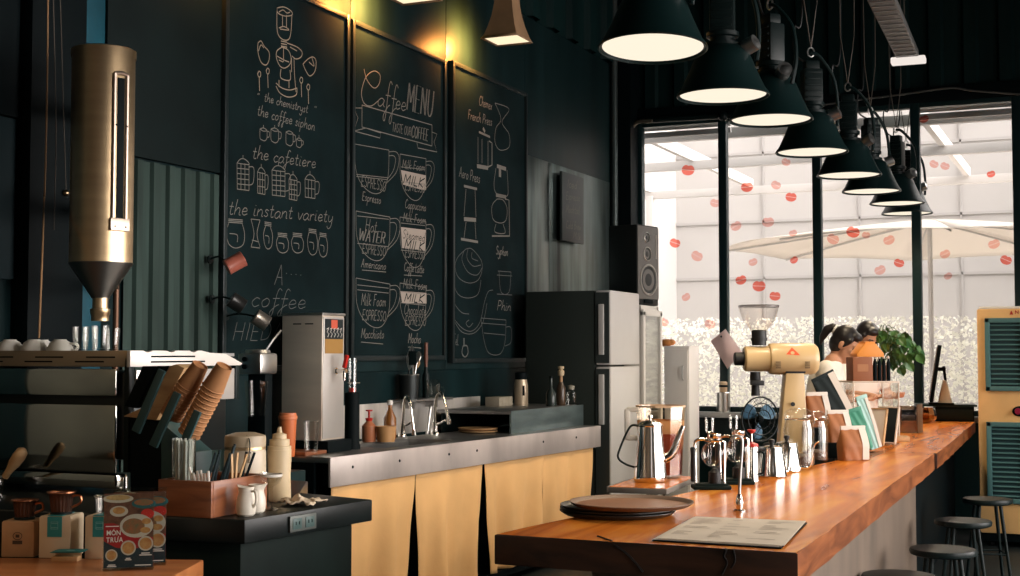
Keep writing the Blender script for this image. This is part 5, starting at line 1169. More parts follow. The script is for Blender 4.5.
# milk pitchers
def pitcher(px, pyb, hpx, lab, rz, first=None):
    p = onC(px, pyb)
    if first: c = copy_tree(first); c.location = p; c.rotation_euler = (0, 0, rz); c['label'] = lab; return c
    h = hpx * mpp(p); r = h * .33; t = thing('creamer', lab, 'pitcher', p, rz, 'white creamers by the wooden box')
    def fn(u, v):
        prof = [(.62, 0), (.9, .08), (1.0, .3), (.92, .55), (.72, .8), (.74, .94), (.80, 1.0)]; k = v * (len(prof) - 1); i = min(int(k), len(prof) - 2); f = k - i
        rr = prof[i][0] * (1 - f) + prof[i + 1][0] * f; z = prof[i][1] * (1 - f) + prof[i + 1][1] * f; a = 2 * PI * u; sp = max(0, math.cos(a)) ** 12 * max(0, (z - .75) / .25)
        return (r * rr * math.cos(a) + sp * r * .45, r * rr * math.sin(a) * (1 - .2 * sp), h * z + sp * h * .05)
    m = MB(); m.grid(fn, 36, 18); m.lathe([(0, .001), (r * .62, .001)], seg=36); m.build('pitcher_body', mat('porcelain', (.74, .68, .58), .3), t, solid=.003)
    m = MB(); m.tube(smooth_path([(-r * .70, 0, h * .86), (-r * 1.35, 0, h * .84), (-r * 1.4, 0, h * .5), (-r * .95, 0, h * .3)], 6), h * .045, 8); m.build('handle', MATS['porcelain'], t); return t
pt1 = pitcher(246, 516, 29, 'white creamer in front of the wooden box, standing nearest the counter edge', PI * .95)
pitcher(256, 513, 29, 'white creamer just behind the front one by the wooden box', .2, pt1)
# crumpled napkin
rr = random.Random(6); p = onC(299, 505); m = MB()
H = {}
def fn(u, v):
    k = (round(u * 16), round(v * 12)); H.setdefault(k, rr.random()); ed = (1 - abs(2 * u - 1)) * (1 - abs(2 * v - 1))
    return (p.x + (u - .5) * .13 + .012 * math.sin(7 * v), p.y + (v - .5) * .11 + .01 * math.sin(9 * u), ZD + .003 + .022 * abs(math.sin(u * 6 + v * 3)) * (.3 + ed) + .012 * H[k])
m.grid(fn, 16, 12); tag(m.build('napkin', mat('napkin_paper', (.62, .50, .36), .85), solid=.001, ang=15), 'crumpled cream napkin lying beside the squeeze bottles', 'napkin')
# ------------------------------------------------------------------ on the sink counter
def onS(px, py): return onZ(px, py, ZS)
# water boiler
XBo = -3.72; q = onX(321.5, 441, XBo); YB = q.y; XL = onY(281.5, 400, YB).x; YB2 = onX(343.6, 400, XBo).y; zt = onX(321.5, 315, XBo).z
bw, bd = XBo - XL, YB2 - YB
bo = thing('water_boiler', 'tall stainless water boiler with a black label and red tap on the sink counter', 'boiler', (XBo, YB, ZS))
h0, h1 = .062, zt - ZS
m = MB(); m.box((-bw / 2, bd / 2, (h0 + h1) / 2), (bw, bd, h1 - h0), .004); m.build('body', mat('boiler_steel', (.82, .72, .60), .34, metal=.5, noise=.15, nscale=1.2, stretch=(1, 1, 6), bump=.05, bscale=2), bo)
m = MB(); m.box((-bw / 2, bd / 2, h1 + .006), (bw + .012, bd + .012, .014), .003); m.build('lid', M_steel, bo)
m = MB(); m.box((-bw / 2 + .02, bd / 2, .031), (bw + .05, bd + .02, .062), .004); m.build('drip_base', M_black, bo)
m = MB(); m.box((.002, bd / 2, (h0 + h1) / 2), (.004, bd - .012, h1 - h0 - .02), .001); m.build('front_panel', mat('boiler_front', (.70, .66, .62), .38, metal=.7, noise=.1, nscale=2), bo)
lz0, lz1 = onX(330, 353.5, XBo).z - ZS, onX(330, 319, XBo).z - ZS; lm = lz0 + (lz1 - lz0) * .42
m = MB(); m.box((.0052, bd * .5, (lm + lz1) / 2), (.0016, bd * .82, lz1 - lm)); lb = m.build('label', mat('label_black', (.008, .016, .018), .4), bo)
m = MB(); m.box((.0052, bd * .5, (lm + lz0) / 2), (.0016, bd * .82, lm - lz0)); m.build('label', mat('label_amber', (.36, .19, .045), .5), bo)
m = MB(); m.box((.0066, bd * .5, lm + (lz1 - lm) * .74), (.0012, bd * .28, .045)); m.build('logo', mat('logo_red', (.62, .10, .05), .5), lb)
m = MB(); rr = random.Random(12)
for k in range(5):
    y = bd * (.2 + .15 * k); z = lm + (lz1 - lm) * .30
    m.tube([(.0066, y - .01, z + .02), (.0066, y + .01, z + .028), (.0066, y - .006, z + .004), (.0066, y + .012, z - .004), (.0066, y, z - .022)], .0022, 4)
m.build('label_lettering', M_paper, lb)
m = MB()
for k in range(2): m.box((-bw * .62 + k * bw * .3, -.001, h1 - .045), (bw * .2, .002, .006))
m.build('vent_slot', M_black, bo)
tz = onX(332, 371, XBo).z - ZS
m = MB(); m.cyl((.004, bd * .55, tz), (.075, bd * .55, tz), .011, seg=12); m.cyl((.06, bd * .55, tz), (.06, bd * .55, tz - .05), .012, .009, 12); m.lathe([(0, 0), (.018, 0), (.018, .012), (0, .012)], (.004, bd * .55, tz), 14, Matrix.Rotation(PI / 2, 3, 'Y')); tp = m.build('tap', M_chrome, bo)
m = MB(); m.box((.07, bd * .55, tz + .05), (.018, .022, .07), .005, rotm('Y', 14)); m.build('tap_lever', M_red, tp)
m = MB(); m.box((XBo - bw / 2 + .02, YB - .12, ZS + .010), (bw + .05, .20, .018), .003); tag(m.build('wooden_board', M_woodr), 'reddish wooden board on the sink counter in front of the water boiler', 'board')
# drip column beside the boiler
p = onY(352, 440, YB2 + .10); t = thing('tea_brewer', 'dark brewing column with a clear top tube beside the boiler', 'brewer', (p.x + .0, p.y, ZS)); s_ = mpp(p)
zA, zB_ = onY(352, 393, p.y).z - ZS, onY(352, 358, p.y).z - ZS
m = MB(); m.lathe([(0, 0), (.045, 0), (.045, .02), (.040, .03), (.040, zA), (.03, zA + .005), (0, zA + .005)], seg=28); m.build('body', M_black, t)
m = MB(); m.lathe([(.022, zA), (.024, zB_), (.022, zB_), (.020, zA + .01)], seg=24, close=True); m.build('tube', M_glass, t)
m = MB(); m.lathe([(.026, zA + .05), (.026, zA + .058), (.020, zA + .058), (.020, zA + .05)], seg=24, close=True); m.cyl((-.03, 0, zA + .055), (.045, 0, zA + .055), .004, seg=8); m.build('clip', M_chrome, t)
m = MB(); m.lathe([(0, zA + .006), (.019, zA + .006), (.019, zA + .028), (0, zA + .028)], seg=20); m.build('red_fill', M_red, t)
# orange tumbler and glass
p = onY(287.5, 455, YB - .27); h = onY(287.5, 413, YB - .27).z - ZS; r = 9.6 * mpp(p)
t = thing('orange_tumbler', 'tall orange lidded tumbler at the near end of the sink counter', 'tumbler', (p.x, p.y, ZS))
m = MB(); m.lathe([(0, 0), (r * .72, 0), (r * .76, .01), (r * .92, h * .86), (0, h * .86)], seg=28); m.build('tumbler_body', M_orange, t)
m = MB(); m.lathe([(r * .95, h * .85), (r, h * .86), (r, h * .93), (r * .9, h * .95), (r * .88, h), (0, h)], seg=28); m.build('lid', mat('orange_lid', (.66, .20, .08), .4), t)
p = onS(311, 455); h = 34 * mpp(p); r = 8 * mpp(p)
t = thing('water_glass', 'clear straight drinking glass on the near edge of the sink counter', 'glass', p)
m = MB(); m.lathe([(0, .002), (r * .8, .002), (r * .84, .01), (r, h), (r * .94, h), (r * .80, .014), (0, .012)], seg=28); m.build('glass_body', M_glasst, t)
m = MB(); m.tube([(r * .97 * math.cos(a), r * .97 * math.sin(a), h) for a in [2 * PI * k / 28 for k in range(28)]], .0018, 6, True); m.build('rim', M_glass, t)
# wall-side bottles by the splash sheet
def lathe_thing(name, lab, cat, loc, parts, group=None):
    t = thing(name, lab, cat, loc, 0, group)
    for nm, prof, mt in parts: m = MB(); m.lathe(prof, seg=24); m.build(nm, mt, t)
    return t
def back_at(px, dy=.13):      # a place on the counter dy off the wall, under pixel column px
    y = onX(px, 430, WX + dy).y; return Vector((WX + dy, y, ZS))
p = back_at(369, .16); s_ = mpp(p); h = 26 * s_
lathe_thing('soap_bottle', 'red topped dish soap bottle with a pump by the steel splash sheet', 'bottle', p, [('bottle_body', [(0, 0), (.038, 0), (.042, .02), (.042, h * .6), (.02, h * .75), (.016, h * .8), (0, h * .8)], mat('soap_orange', (.42, .15, .07), .3)), ('pump', [(.018, h * .8), (.022, h * .9), (.006, h * .92), (.006, h * 1.15), (.02, h * 1.17), (.02, h * 1.22), (0, h * 1.23)], M_red)])
p = back_at(386, .25)
lathe_thing('sponge_tub', 'tan plastic tub standing in front of the red soap bottle', 'tub', p, [('tub_body', [(0, 0), (.05, 0), (.06, .09), (.055, .09), (.046, .008), (0, .008)], mat('tan_plastic', (.50, .27, .11), .5))])
p = back_at(390, .13); h = 40 * mpp(p)
lathe_thing('amber_bottle', 'amber glass bottle between the red soap and the taps', 'bottle', p, [('bottle_body', [(0, 0), (.036, 0), (.038, .01), (.038, h * .5), (.014, h * .72), (.013, h * .85), (0, h * .85)], mat('amber', (.35, .13, .03), .2, trans=.3)), ('cap', [(.016, h * .84), (.016, h * .95), (0, h * .96)], M_paper)])
# taps
def faucet(lab, pts, rz, dy=.10):
    p = back_at(pts[0][0], dy); t = thing('faucet', lab, 'faucet', p, 0, 'gooseneck taps at the sink'); Q = []
    for k, (x, y) in enumerate(pts):
        f = k / (len(pts) - 1); o = onX(x, y, WX + dy + .16 * f); Q.append((o.x - p.x, o.y - p.y, o.z - ZS))
    m = MB(); m.tube(smooth_path(Q, 8), .0095, 10); e = Vector(Q[-1]); m.cyl(e + Vector((0, 0, .012)), e - Vector((0, 0, .02)), .014, .013, 12); m.build('spout', M_chrome, t)
    m = MB(); m.lathe([(0, 0), (.028, 0), (.026, .012), (.018, .02), (.018, .075), (.012, .08), (0, .08)], (Q[0][0], Q[0][1], 0), 18); m.build('base', M_chrome, t)
    m = MB(); m.tube([(Q[0][0], Q[0][1], .06), (Q[0][0] + .05, Q[0][1] - .02, .075), (Q[0][0] + .09, Q[0][1] - .03, .095)], .007, 8); m.build('lever', M_chrome, t)
faucet('chrome gooseneck tap below the utensil holder', [(402, 436), (403, 418), (404.5, 401), (407, 396), (410, 404), (414, 432)], 0)
faucet('chrome gooseneck tap next to the raised steel shelf', [(435, 430), (435, 408), (437, 395), (441, 393), (445, 404), (449, 421)], 0, .21)
# dark strainer + brushes in the sink corner
for px, lab in ((427, 'steel bottle brush standing upright between the two taps'), (431, 'second steel bottle brush leaning on the first between the taps')):
    p = back_at(px, .13); m = MB(); m.cyl((0, 0, .0), (.0, .045, .16), .009, .011, 10); m.ball((0, .047, .165), .014, 10); tag(m.build('bottle_brush', M_steel, loc=p), lab, 'brush', 'brushes at the sink')
# utensil shelf and holder
pa_, pb_ = onX(399, 399, WX + .08), onX(441, 394, WX + .08); zc_s = pa_.z
t = thing('wall_shelf', 'small steel wall shelf above the taps carrying the utensil holder', 'shelf', (WX + .015, (pa_.y + pb_.y) / 2, zc_s - .012))
m = MB(); m.box((.085, 0, 0), (.14, pb_.y - pa_.y, .016), .003); m.build('shelf_board', M_steeld, t)
m = MB()
for y in (-.16, .16): m.box((.06, y, -.03), (.09, .012, .045), .002)
m.build('bracket', M_steeld, t)
zq = zc_s - .004
def utens(px): return Vector((WX + .10, onX(px, 390, WX + .10).y, zq))
p = utens(409); hd = 34 * mpp(p)
t = thing('utensil_holder', 'dark mesh utensil holder standing on the small wall shelf', 'holder', p); m = MB(); m.lathe([(0, .0), (.055, 0), (.064, hd * .72), (.061, hd * .72), (.052, .006), (0, .006)], seg=24); m.build('can', mat('holder_dark', (.03, .035, .035), .4, metal=.6), t)
m = MB(); m.tube([(.0625 * math.cos(a), .0625 * math.sin(a), hd * .72) for a in [2 * PI * k / 24 for k in range(24)]], .003, 6, True); m.build('rim', M_steel, t)
def ut(nm, lab, cat, base, tip, build): b = p + Vector(base); e = p + Vector(tip); t = thing(nm, lab, cat, b); build(t, Vector(tip) - Vector(base)); return t
def spatula(t, d):
    m = MB(); m.cyl((0, 0, 0), d * .7, .005, seg=8); m.build('handle', M_steel, t)
    q = d.to_track_quat('Z', 'Y').to_matrix(); m = MB(); m.box(d * .85, (.05, .004, d.length * .3), .002, q); m.build('blade', M_blackm, t)
def spoon(t, d, mt=None):
    m = MB(); m.cyl((0, 0, 0), d * .8, .0045, seg=8); m.build('handle', mt or M_steel, t)
    q = d.to_track_quat('Z', 'Y').to_matrix(); m = MB(); m.ball(d * .9, (.022, .008, d.length * .13), 14, q); m.build('bowl', mt or M_steel, t)
def whisk(t, d):
    m = MB(); m.cyl((0, 0, 0), d * .5, .006, seg=8); m.build('handle', M_blackm, t); q = d.to_track_quat('Z', 'Y').to_matrix(); L = d.length; m = MB()
    for k in range(4):
        a = PI * k / 4; m.tube([d * .5 + q @ Vector((.026 * math.cos(a) * math.sin(PI * u), .026 * math.sin(a) * math.sin(PI * u), L * .5 * u)) for u in [j / 10 for j in range(11)]], .0012, 4)
        m.tube([d * .5 + q @ Vector((-.026 * math.cos(a) * math.sin(PI * u), -.026 * math.sin(a) * math.sin(PI * u), L * .5 * u)) for u in [j / 10 for j in range(11)]], .0012, 4)
    m.build('wires', M_steel, t)
ut('spatula', 'black-bladed spatula standing in the utensil holder', 'spatula', (.032, .0, .012), (.04, -.03, .30), spatula)
ut('spoon', 'steel spoon with the highest bowl in the utensil holder', 'spoon', (.015, -.01, .012), (.02, .09, .29), spoon)
ut('whisk', 'wire whisk leaning out of the utensil holder', 'whisk', (-.012, -.02, .016), (-.01, .06, .34), whisk)
ut('wooden_spoon', 'wooden spoon leaning far out of the utensil holder', 'spoon', (.0, -.036, .016), (.01, .10, .24), lambda t, d: spoon(t, d, M_woodl))
pb2 = utens(430); m = MB(); m.lathe([(0, 0), (.014, 0), (.016, .12), (.012, .13), (0, .13)], (0, 0, .0), 14); t = thing('basting_brush', 'brush with a brown wooden handle standing up on the small wall shelf', 'brush', pb2 + Vector((-.03, 0, 0))); 
hb_ = 55 * mpp(pb2); m.bm.free(); m = MB(); m.lathe([(0, hb_ * .55), (.010, hb_ * .55), (.013, hb_ * .7), (.012, hb_), (0, hb_ + .003)], seg=14); m.build('handle', mat('brush_handle', (.16, .06, .035), .5), t)
m = MB(); m.lathe([(0, 0), (.022, 0), (.024, hb_ * .4), (.011, hb_ * .5), (.011, hb_ * .56), (0, hb_ * .56)], seg=16); m.build('bristles', M_blackm, t)
t = thing('measuring_cup', 'clear measuring cup tipped over at the end of the small wall shelf', 'measuring cup', utens(428) + Vector((.045, 0, .038)), rot=(R(28), R(8), 0)); m = MB(); m.lathe([(0, -.03), (.034, -.03), (.046, .07), (.044, .07), (.032, -.026), (0, -.026)], seg=26); m.build('cup_body', M_glasst, t); m = MB(); m.tube(smooth_path([(.04, 0, .05), (.075, 0, .045), (.07, 0, 0), (.036, 0, -.01)], 5), .004, 6); m.build('handle', M_glasst, t)
# raised steel shelf at the fridge end
XR_ = P0.x + .13; ra, rb = onX(514, 411, -3.47), onX(580, 406, -3.465); zr = ra.z
t = thing('raised_shelf', 'low raised steel shelf standing on the sink counter against the fridge', 'shelf', ((-4.03 + -3.44) / 2, (ra.y + rb.y) / 2, ZS)); rl = rb.y - ra.y; rd = .57; hz = zr - ZS
yL = onX(470, 410, -3.8).y - (ra.y + rb.y) / 2
m = MB(); m.box((-.02, 0, hz - .012), (rd - .04, rl, .024), .004); m.build('top', M_steeld, t)
m = MB(); m.box((rd / 2 - .02, 0, hz / 2), (.014, rl, hz), .003, rotm('Z', -2.5)); m.build('front_skirt', mat('blue_steel', (.20, .27, .28), .35, metal=.8, noise=.3, nscale=3, stretch=(1, 1, 4)), t)
m = MB(); m.box((-rd / 2 + .03, 0, (hz - .02) / 2), (.014, rl - .02, hz - .02)); m.build('back_skirt', M_blackm, t)
m = MB(); m.box((-.05, rl / 2 - .02, (hz - .024) / 2), (rd - .12, .014, hz - .024)); m.build('end_panel', M_blackm, t)
zs2 = zr + .0005
def on_rs(px, dx): y = onX(px, 405, -4.03 + dx).y; return Vector((-4.03 + dx, y, zs2))
p = on_rs(521, .24); h = 33 * mpp(p); r = 7 * mpp(p)
t = thing('thermos_jug', 'steel thermos jug with a black top and handle on the raised shelf', 'thermos', p)
m = MB(); m.lathe([(0, 0), (r, 0), (r * 1.02, .01), (r, h * .6), (r * .82, h * .8), (0, h * .8)], seg=28); m.build('body', mat('thermos_tan', (.52, .42, .30), .35, metal=.4), t)
m = MB(); m.lathe([(r * .84, h * .78), (r * .86, h * .97), (r * .7, h), (0, h)], seg=24); m.build('lid', M_black, t)
m = MB(); m.tube(smooth_path([(0, r * .8, h * .92), (0, r * 2.0, h * .88), (0, r * 2.0, h * .4), (0, r * .95, h * .22)], 6), r * .16, 8); m.build('handle', M_black, t)
m = MB(); m.box((r * .72, -r * .72, h * .45), (.004, r * .35, h * .3), .001, rotm('Z', -45)); m.build('level_window', M_black, t)
p = on_rs(499, .16); t = thing('ribbed_tub', 'low cream ribbed tub beside the thermos jug on the raised shelf', 'tub', p); m = MB(); 
for k in range(9): m.box((0, -.10 + k * .025, .033), (.11, .021, .066), .005)
m.build('rib_slat', mat('tub_cream', (.34, .30, .23), .6), t); m = MB(); m.box((0, 0, .03), (.10, .22, .056)); m.build('tub_body', MATS['tub_cream'], t)
p = on_rs(551, .49); h = 30 * mpp(p)
lathe_thing('sauce_bottle', 'dark slim bottle on the raised shelf, the one closest to the thermos', 'bottle', p, [('bottle_body', [(0, 0), (.034, 0), (.036, .01), (.036, h * .42), (.012, h * .6), (.011, h * .95), (0, h * .95)], mat('bottle_dark', (.02, .03, .028), .2)), ('cap', [(.014, h * .93), (.014, h), (0, h)], M_black)])
p = on_rs(561, .50); h = 39 * mpp(p)
lathe_thing('pump_bottle', 'slim syrup bottle with a tan pump head on the raised shelf', 'bottle', p, [('bottle_body', [(0, 0), (.030, 0), (.032, .01), (.032, h * .45), (.013, h * .60), (0, h * .6)], mat('syrup_brown', (.07, .045, .03), .2)), ('neck', [(.012, h * .55), (.012, h * .78), (0, h * .78)], mat('pump_tan', (.42, .24, .12), .5)), ('pump', [(.022, h * .76), (.024, h * .88), (.012, h * .92), (.022, h * .94), (.022, h), (0, h)], mat('pump_cream', (.55, .42, .26), .5))])
p = on_rs(571, .53); h = 20 * mpp(p)
lathe_thing('glass_jar', 'small clear jar with a pale lid on the raised shelf nearest the fridge', 'jar', p, [('jar_body', [(0, 0), (.038, 0), (.040, .01), (.038, h * .62), (.02, h * .74), (.02, h * .78)], M_glasst), ('lid', [(.024, h * .76), (.026, h * .95), (0, h)], mat('lid_grey', (.30, .28, .22), .5))])
# boards under the open end of the shelf
for k, lab in enumerate(('pale round wooden plate lying under the stack in the shelf opening', 'pale round wooden plate on top in the opening beside the raised shelf')):
    p = Vector((-3.73, onX(478, 425, -3.73).y, ZS + .0005 + k * .0165)); m = MB(); m.lathe([(0, 0), (.10, 0), (.125, .008), (.13, .016), (.12, .016), (.10, .009), (0, .008)], seg=40); tag(m.build('wooden_plate', M_woodl, loc=p), lab, 'plate', 'wooden plates by the sink')
# ------------------------------------------------------------------ tins hung on the first chalkboard
def tin(px, py, tilt, lab, col, Lp=19, dx=.14, lblc=(.62, .40, .25)):
    p = onX(px, py, XB + dx); L, r = Lp * mpp(p), 8.0 * mpp(p); t = thing('spot_tin', lab, 'tin', p, 0, 'tins hung on the chalkboard'); ax = Vector((.55, .55, tilt)).normalized(); q = ax.to_track_quat('Z', 'Y').to_matrix()
    m = MB(); m.lathe([(0, -L / 2), (r, -L / 2), (r * 1.03, -L / 2 + .004), (r, -L / 2 + .008), (r, L / 2 - .006), (r * 1.03, L / 2 - .002), (r, L / 2), (r * .94, L / 2), (r * .94, -L * .2), (0, -L * .2)], seg=30, M=q); m.build('can', col, t)
    m = MB(); m.lathe([(r * 1.01, -L * .24), (r * 1.01, L * .26)], seg=12, M=q, ang=(-.6, .9)); m.build('paper_label', mat('tin_label_%s' % col.name, lblc, .5, noise=.5, nscale=40), t)
    back = Vector((XB - p.x + .003, -.02, .02)); m = MB(); m.tube(smooth_path([-ax * L * .4, back * .6 + Vector((0, 0, .02)), back], 5), .005, 6); m.lathe([(0, 0), (.022, 0), (.022, .006), (0, .006)], back, 14, Matrix.Rotation(PI / 2, 3, 'Y')); m.build('wall_hook', M_blackm, t)
tin(235, 263, .45, 'red coffee tin hung tilted on the chalkboard of pots and jars', mat('tin_red', (.42, .12, .08), .4, noise=.2, nscale=20), 19, lblc=(.60, .36, .20))
tin(237, 303, -.5, 'dark steel tin hung below the red tin on the chalkboard', mat('tin_dark', (.05, .05, .048), .3, metal=.7), 15, lblc=(.22, .22, .20))
tin(261, 320, -.5, 'steel tin with a pale label hung lowest on the chalkboard', mat('tin_steel', (.30, .27, .23), .3, metal=.8), 15, dx=.20, lblc=(.55, .48, .36))
# ------------------------------------------------------------------ drink mixer behind the espresso machine
YX = onX(258, 440, -3.62).y; p = onX(257, 440, -3.62)
t = thing('drink_mixer', 'dark drink mixer with a steel motor head and clear beaker beside the water boiler', 'mixer', (p.x, p.y, 0)); s_ = mpp(p)
Z = lambda y: onX(257, y, -3.62).z
m = MB(); m.box((-.02, .05, (Z(470) + Z(372)) / 2), (.10, .06, Z(372) - Z(470)), .01); m.build('column', M_black, t)
m = MB(); m.box((0, 0, (Z(374) + Z(353)) / 2), (.13, .14, Z(353) - Z(374)), .015); m.lathe([(0, Z(353)), (.06, Z(353)), (.055, Z(350)), (0, Z(349))], (0, 0, 0), 20); hd_ = m.build('motor_head', M_steel, t)
m = MB()
for dz in (.35, .7): m.cyl((-.02, -.072, Z(374) + (Z(353) - Z(374)) * dz), (-.02, -.08, Z(374) + (Z(353) - Z(374)) * dz), .012, seg=14)
m.build('knob', M_black, hd_)
m = MB(); m.lathe([(0, Z(416)), (.04, Z(416)), (.055, Z(381)), (.052, Z(381)), (.037, Z(415)), (0, Z(415))], (.0, -.01, 0), 24); m.build('beaker', M_glasst, t)
m = MB(); m.tube(smooth_path([(.03, .02, Z(351)), (.05, .05, Z(340)), (.06, .10, Z(330))], 5), .006, 6); m.build('stirring_rod', M_steeld, t)
m = MB(); m.box((0, .0, (Z(470) + ZS) / 2 - .0 if False else Z(468)), (.16, .18, .03), .006); m.build('base', M_black, t)
m = MB(); m.box((0, .0, (Z(468) - .015) / 2), (.34, .30, Z(468) - .015), .004); tag(m.build('mixer_stand', M_dteal, loc=(p.x, p.y, 0)), 'dark stand under the drink mixer against the board wall', 'stand')
# ------------------------------------------------------------------ on the bar
def onB(px, py): return onZ(px, py, ZB) + Vector((0, 0, .0008))
def tray(px, py, z, r, lab, mt, mt2, lift=0.):
    p = onZ(px, py, z); t = thing('serving_tray', lab, 'tray', (p.x, p.y, z + lift), 0, 'round serving trays stacked on the bar')
    m = MB(); m.lathe([(0, 0), (r * .90, 0), (r * .93, .003), (r, .013), (r, .016), (r * .985, .016), (r * .92, .006), (r * .9, .004)], seg=72); m.build('rim', mt, t)
    m = MB(); m.lathe([(0, .0045), (r * .905, .0045)], seg=72); m.build('tray_face', mt2, t)
M_tr1 = mat('tray_brown', (.13, .070, .040), .5); M_tr2 = mat('tray_inner', (.26, .11, .05), .45, noise=.12, nscale=8); M_tr3 = mat('tray_black', (.022, .020, .017), .35)
for k, lab in enumerate(('lowest black tray of the stack on the bar', 'middle black tray of the stack on the bar', 'black tray directly under the brown tray on the bar')):
    tray(617.5, 514.0, ZB + .0005, .2 - .001 * k, lab, M_tr3, M_tr3, k * .0092)
tray(631.5, 505.5, ZB + .0355, .212, 'big brown round tray on top of the black trays on the bar', M_tr1, M_tr2)
# menu sheets on a thin board
q = [onB(*k) for k in ((652, 541.5), (694, 519), (807, 524), (781, 549.5))]
cx = sum((v for v in q), Vector()) / 4
t = thing('paper_menu', 'loose printed paper sheets on a thin black board at the front of the bar', 'menu', (cx.x, cx.y, ZB + .001))
m = MB(); m.prism([(v.x - cx.x, v.y - cx.y) for v in q], .004); m.build('backing_board', M_black, t)
rr = random.Random(5)
for k in range(3):
    a = rr.uniform(-.03, .03); ca, sa = math.cos(a), math.sin(a); f = .975
    m = MB(); m.prism([(f * ((v.x - cx.x) * ca - (v.y - cx.y) * sa) + .006 * k - .006, f * ((v.x - cx.x) * sa + (v.y - cx.y) * ca) + .003 * k) for v in q], .0012, Matrix.Translation((0, 0, .0042 + k * .0016))); m.build('paper_sheet', mat('menu_paper', (.62, .54, .44), .75, noise=.08, nscale=6), t)
m = MB(); u1 = (q[2] - q[1]); v1 = (q[0] - q[1]); z = .0096
for i in range(14):
    for j in range(3):
        if rr.random() < .25: continue
        a = q[1] - cx + v1 * (.12 + i * .055) + u1 * (.08 + j * .31); b = a + u1 * rr.uniform(.08, .24); w = v1 * .012
        m.quad([(a.x, a.y, z), (b.x, b.y, z), (b.x + w.x, b.y + w.y, z), (a.x + w.x, a.y + w.y, z)])
m.build('print_lettering', mat('print_grey', (.30, .24, .19), .8), t)
# board under the kettle and the jug
c = onZ(654, 483, ZB + .034); bx = thing('kettle_board', 'grey-edged thick board under the steel kettle and the tea jug', 'board', (-1.735, 5.33, ZB + .001), R(4))
m = MB(); m.box((0, 0, .011), (.24, .56, .022), .004); m.build('board_body', mat('board_grey', (.17, .15, .125), .5, noise=.15), bx); m = MB(); m.box((-.0, 0, .0232), (.23, .55, .0022)); m.build('wood_face', M_barwood, bx)
m = MB(); m.box((-.121, 0, .013), (.006, .56, .024), .001); m.build('metal_edge', M_steel, bx)
zk = ZB + .0257
p = onZ(650.5, 481.5, zk); s_ = mpp(p); h = 57 * s_; r0, r1 = 16.3 * s_, 11.6 * s_
kt = thing('coffee_kettle', 'tall polished steel kettle with a straight spout on the grey-edged board', 'kettle', (p.x, p.y, zk), R(24))
m = MB(); m.lathe([(0, 0), (r0 * .96, 0), (r0, .004), (r0 * .99, h * .10), (r1 * 1.02, h * .96), (r1 * 1.1, h * .98), (r1 * 1.08, h), (r1 * .95, h)], seg=56); m.build('body', M_chrome, kt)
m = MB(); m.lathe([(r1 * 1.06, h), (r1 * .9, h * 1.03), (r1 * .4, h * 1.07), (0, h * 1.08)], seg=48); ld = m.build('lid', M_chrome, kt); m = MB(); m.lathe([(0, h * 1.07), (.005, h * 1.07), (.005, h * 1.10), (.011, h * 1.12), (.010, h * 1.16), (0, h * 1.17)], seg=20); m.build('knob', M_chrome, ld)
m = MB(); m.tube(smooth_path([(r0 * .85, 0, h * .40), (r0 * 1.35, 0, h * .50), (r0 * 1.75, 0, h * .78), (r0 * 2.05, 0, h * .97)], 6), [.022 - .013 * min(1, k / 18) for k in range(19)], 14); m.build('spout', M_chrome, kt)
m = MB(); m.tube(smooth_path([(-r1 * 1.0, 0, h * .97), (-r0 * 1.25, 0, h * .95), (-r0 * 1.9, 0, h * .55), (-r0 * 1.95, 0, h * .40), (-r0 * 1.5, 0, h * .30), (-r0 * .97, 0, h * .25)], 6), .0045, 8); m.build('handle', M_blackm, kt)
# tea jug
D_ = 5.72; p = onD(661, 474, D_); p.z = zk; s_ = mpp(p); r = 23.5 * s_; h = (onD(661, 406, D_).z - zk)
jg = thing('tea_jug', 'big clear plastic jug of red-brown tea behind the steel kettle', 'jug', p, R(24))
m = MB(); m.lathe([(0, .001), (r * .86, .001), (r * .9, .01), (r * 1.05, h), (r * 1.02, h), (r * .87, .014), (0, .012)], seg=10); m.build('jug_body', clear_mat('jug_plastic', (.96, .93, .88), .2, .12, density=.45), jg, ang=20)
m = MB(); m.lathe([(0, .014), (r * .86, .014), (r * .97, h * .62), (0, h * .625)], seg=10); m.build('tea', mat('tea', (.26, .045, .018), .12, spec=.6), jg, ang=20)
m = MB(); m.lathe([(r * .975, h * .62), (r * 1.0, h * .80), (r * .99, h * .80), (r * .965, h * .62)], seg=10, close=True); m.build('foam_band', mat('tea_foam', (.68, .34, .13), .6, alpha=.75, noise=.2, nscale=14), jg, ang=20)
m = MB(); m.lathe([(r * 1.02, h * .985), (r * 1.07, h * .985), (r * 1.07, h * 1.01), (r * 1.02, h * 1.01)], seg=10, close=True); m.build('rim', mat('jug_rim', (.62, .42, .26), .3), jg, ang=20)
m = MB(); m.box((-r * 1.42, 0, h * .74), (.024, .03, h * .44), .008); m.box((-r * 1.2, 0, h * .95), (r * .5, .03, .022), .008); m.box((-r * 1.2, 0, h * .55), (r * .5, .03, .022), .008); m.build('handle', M_white, jg)
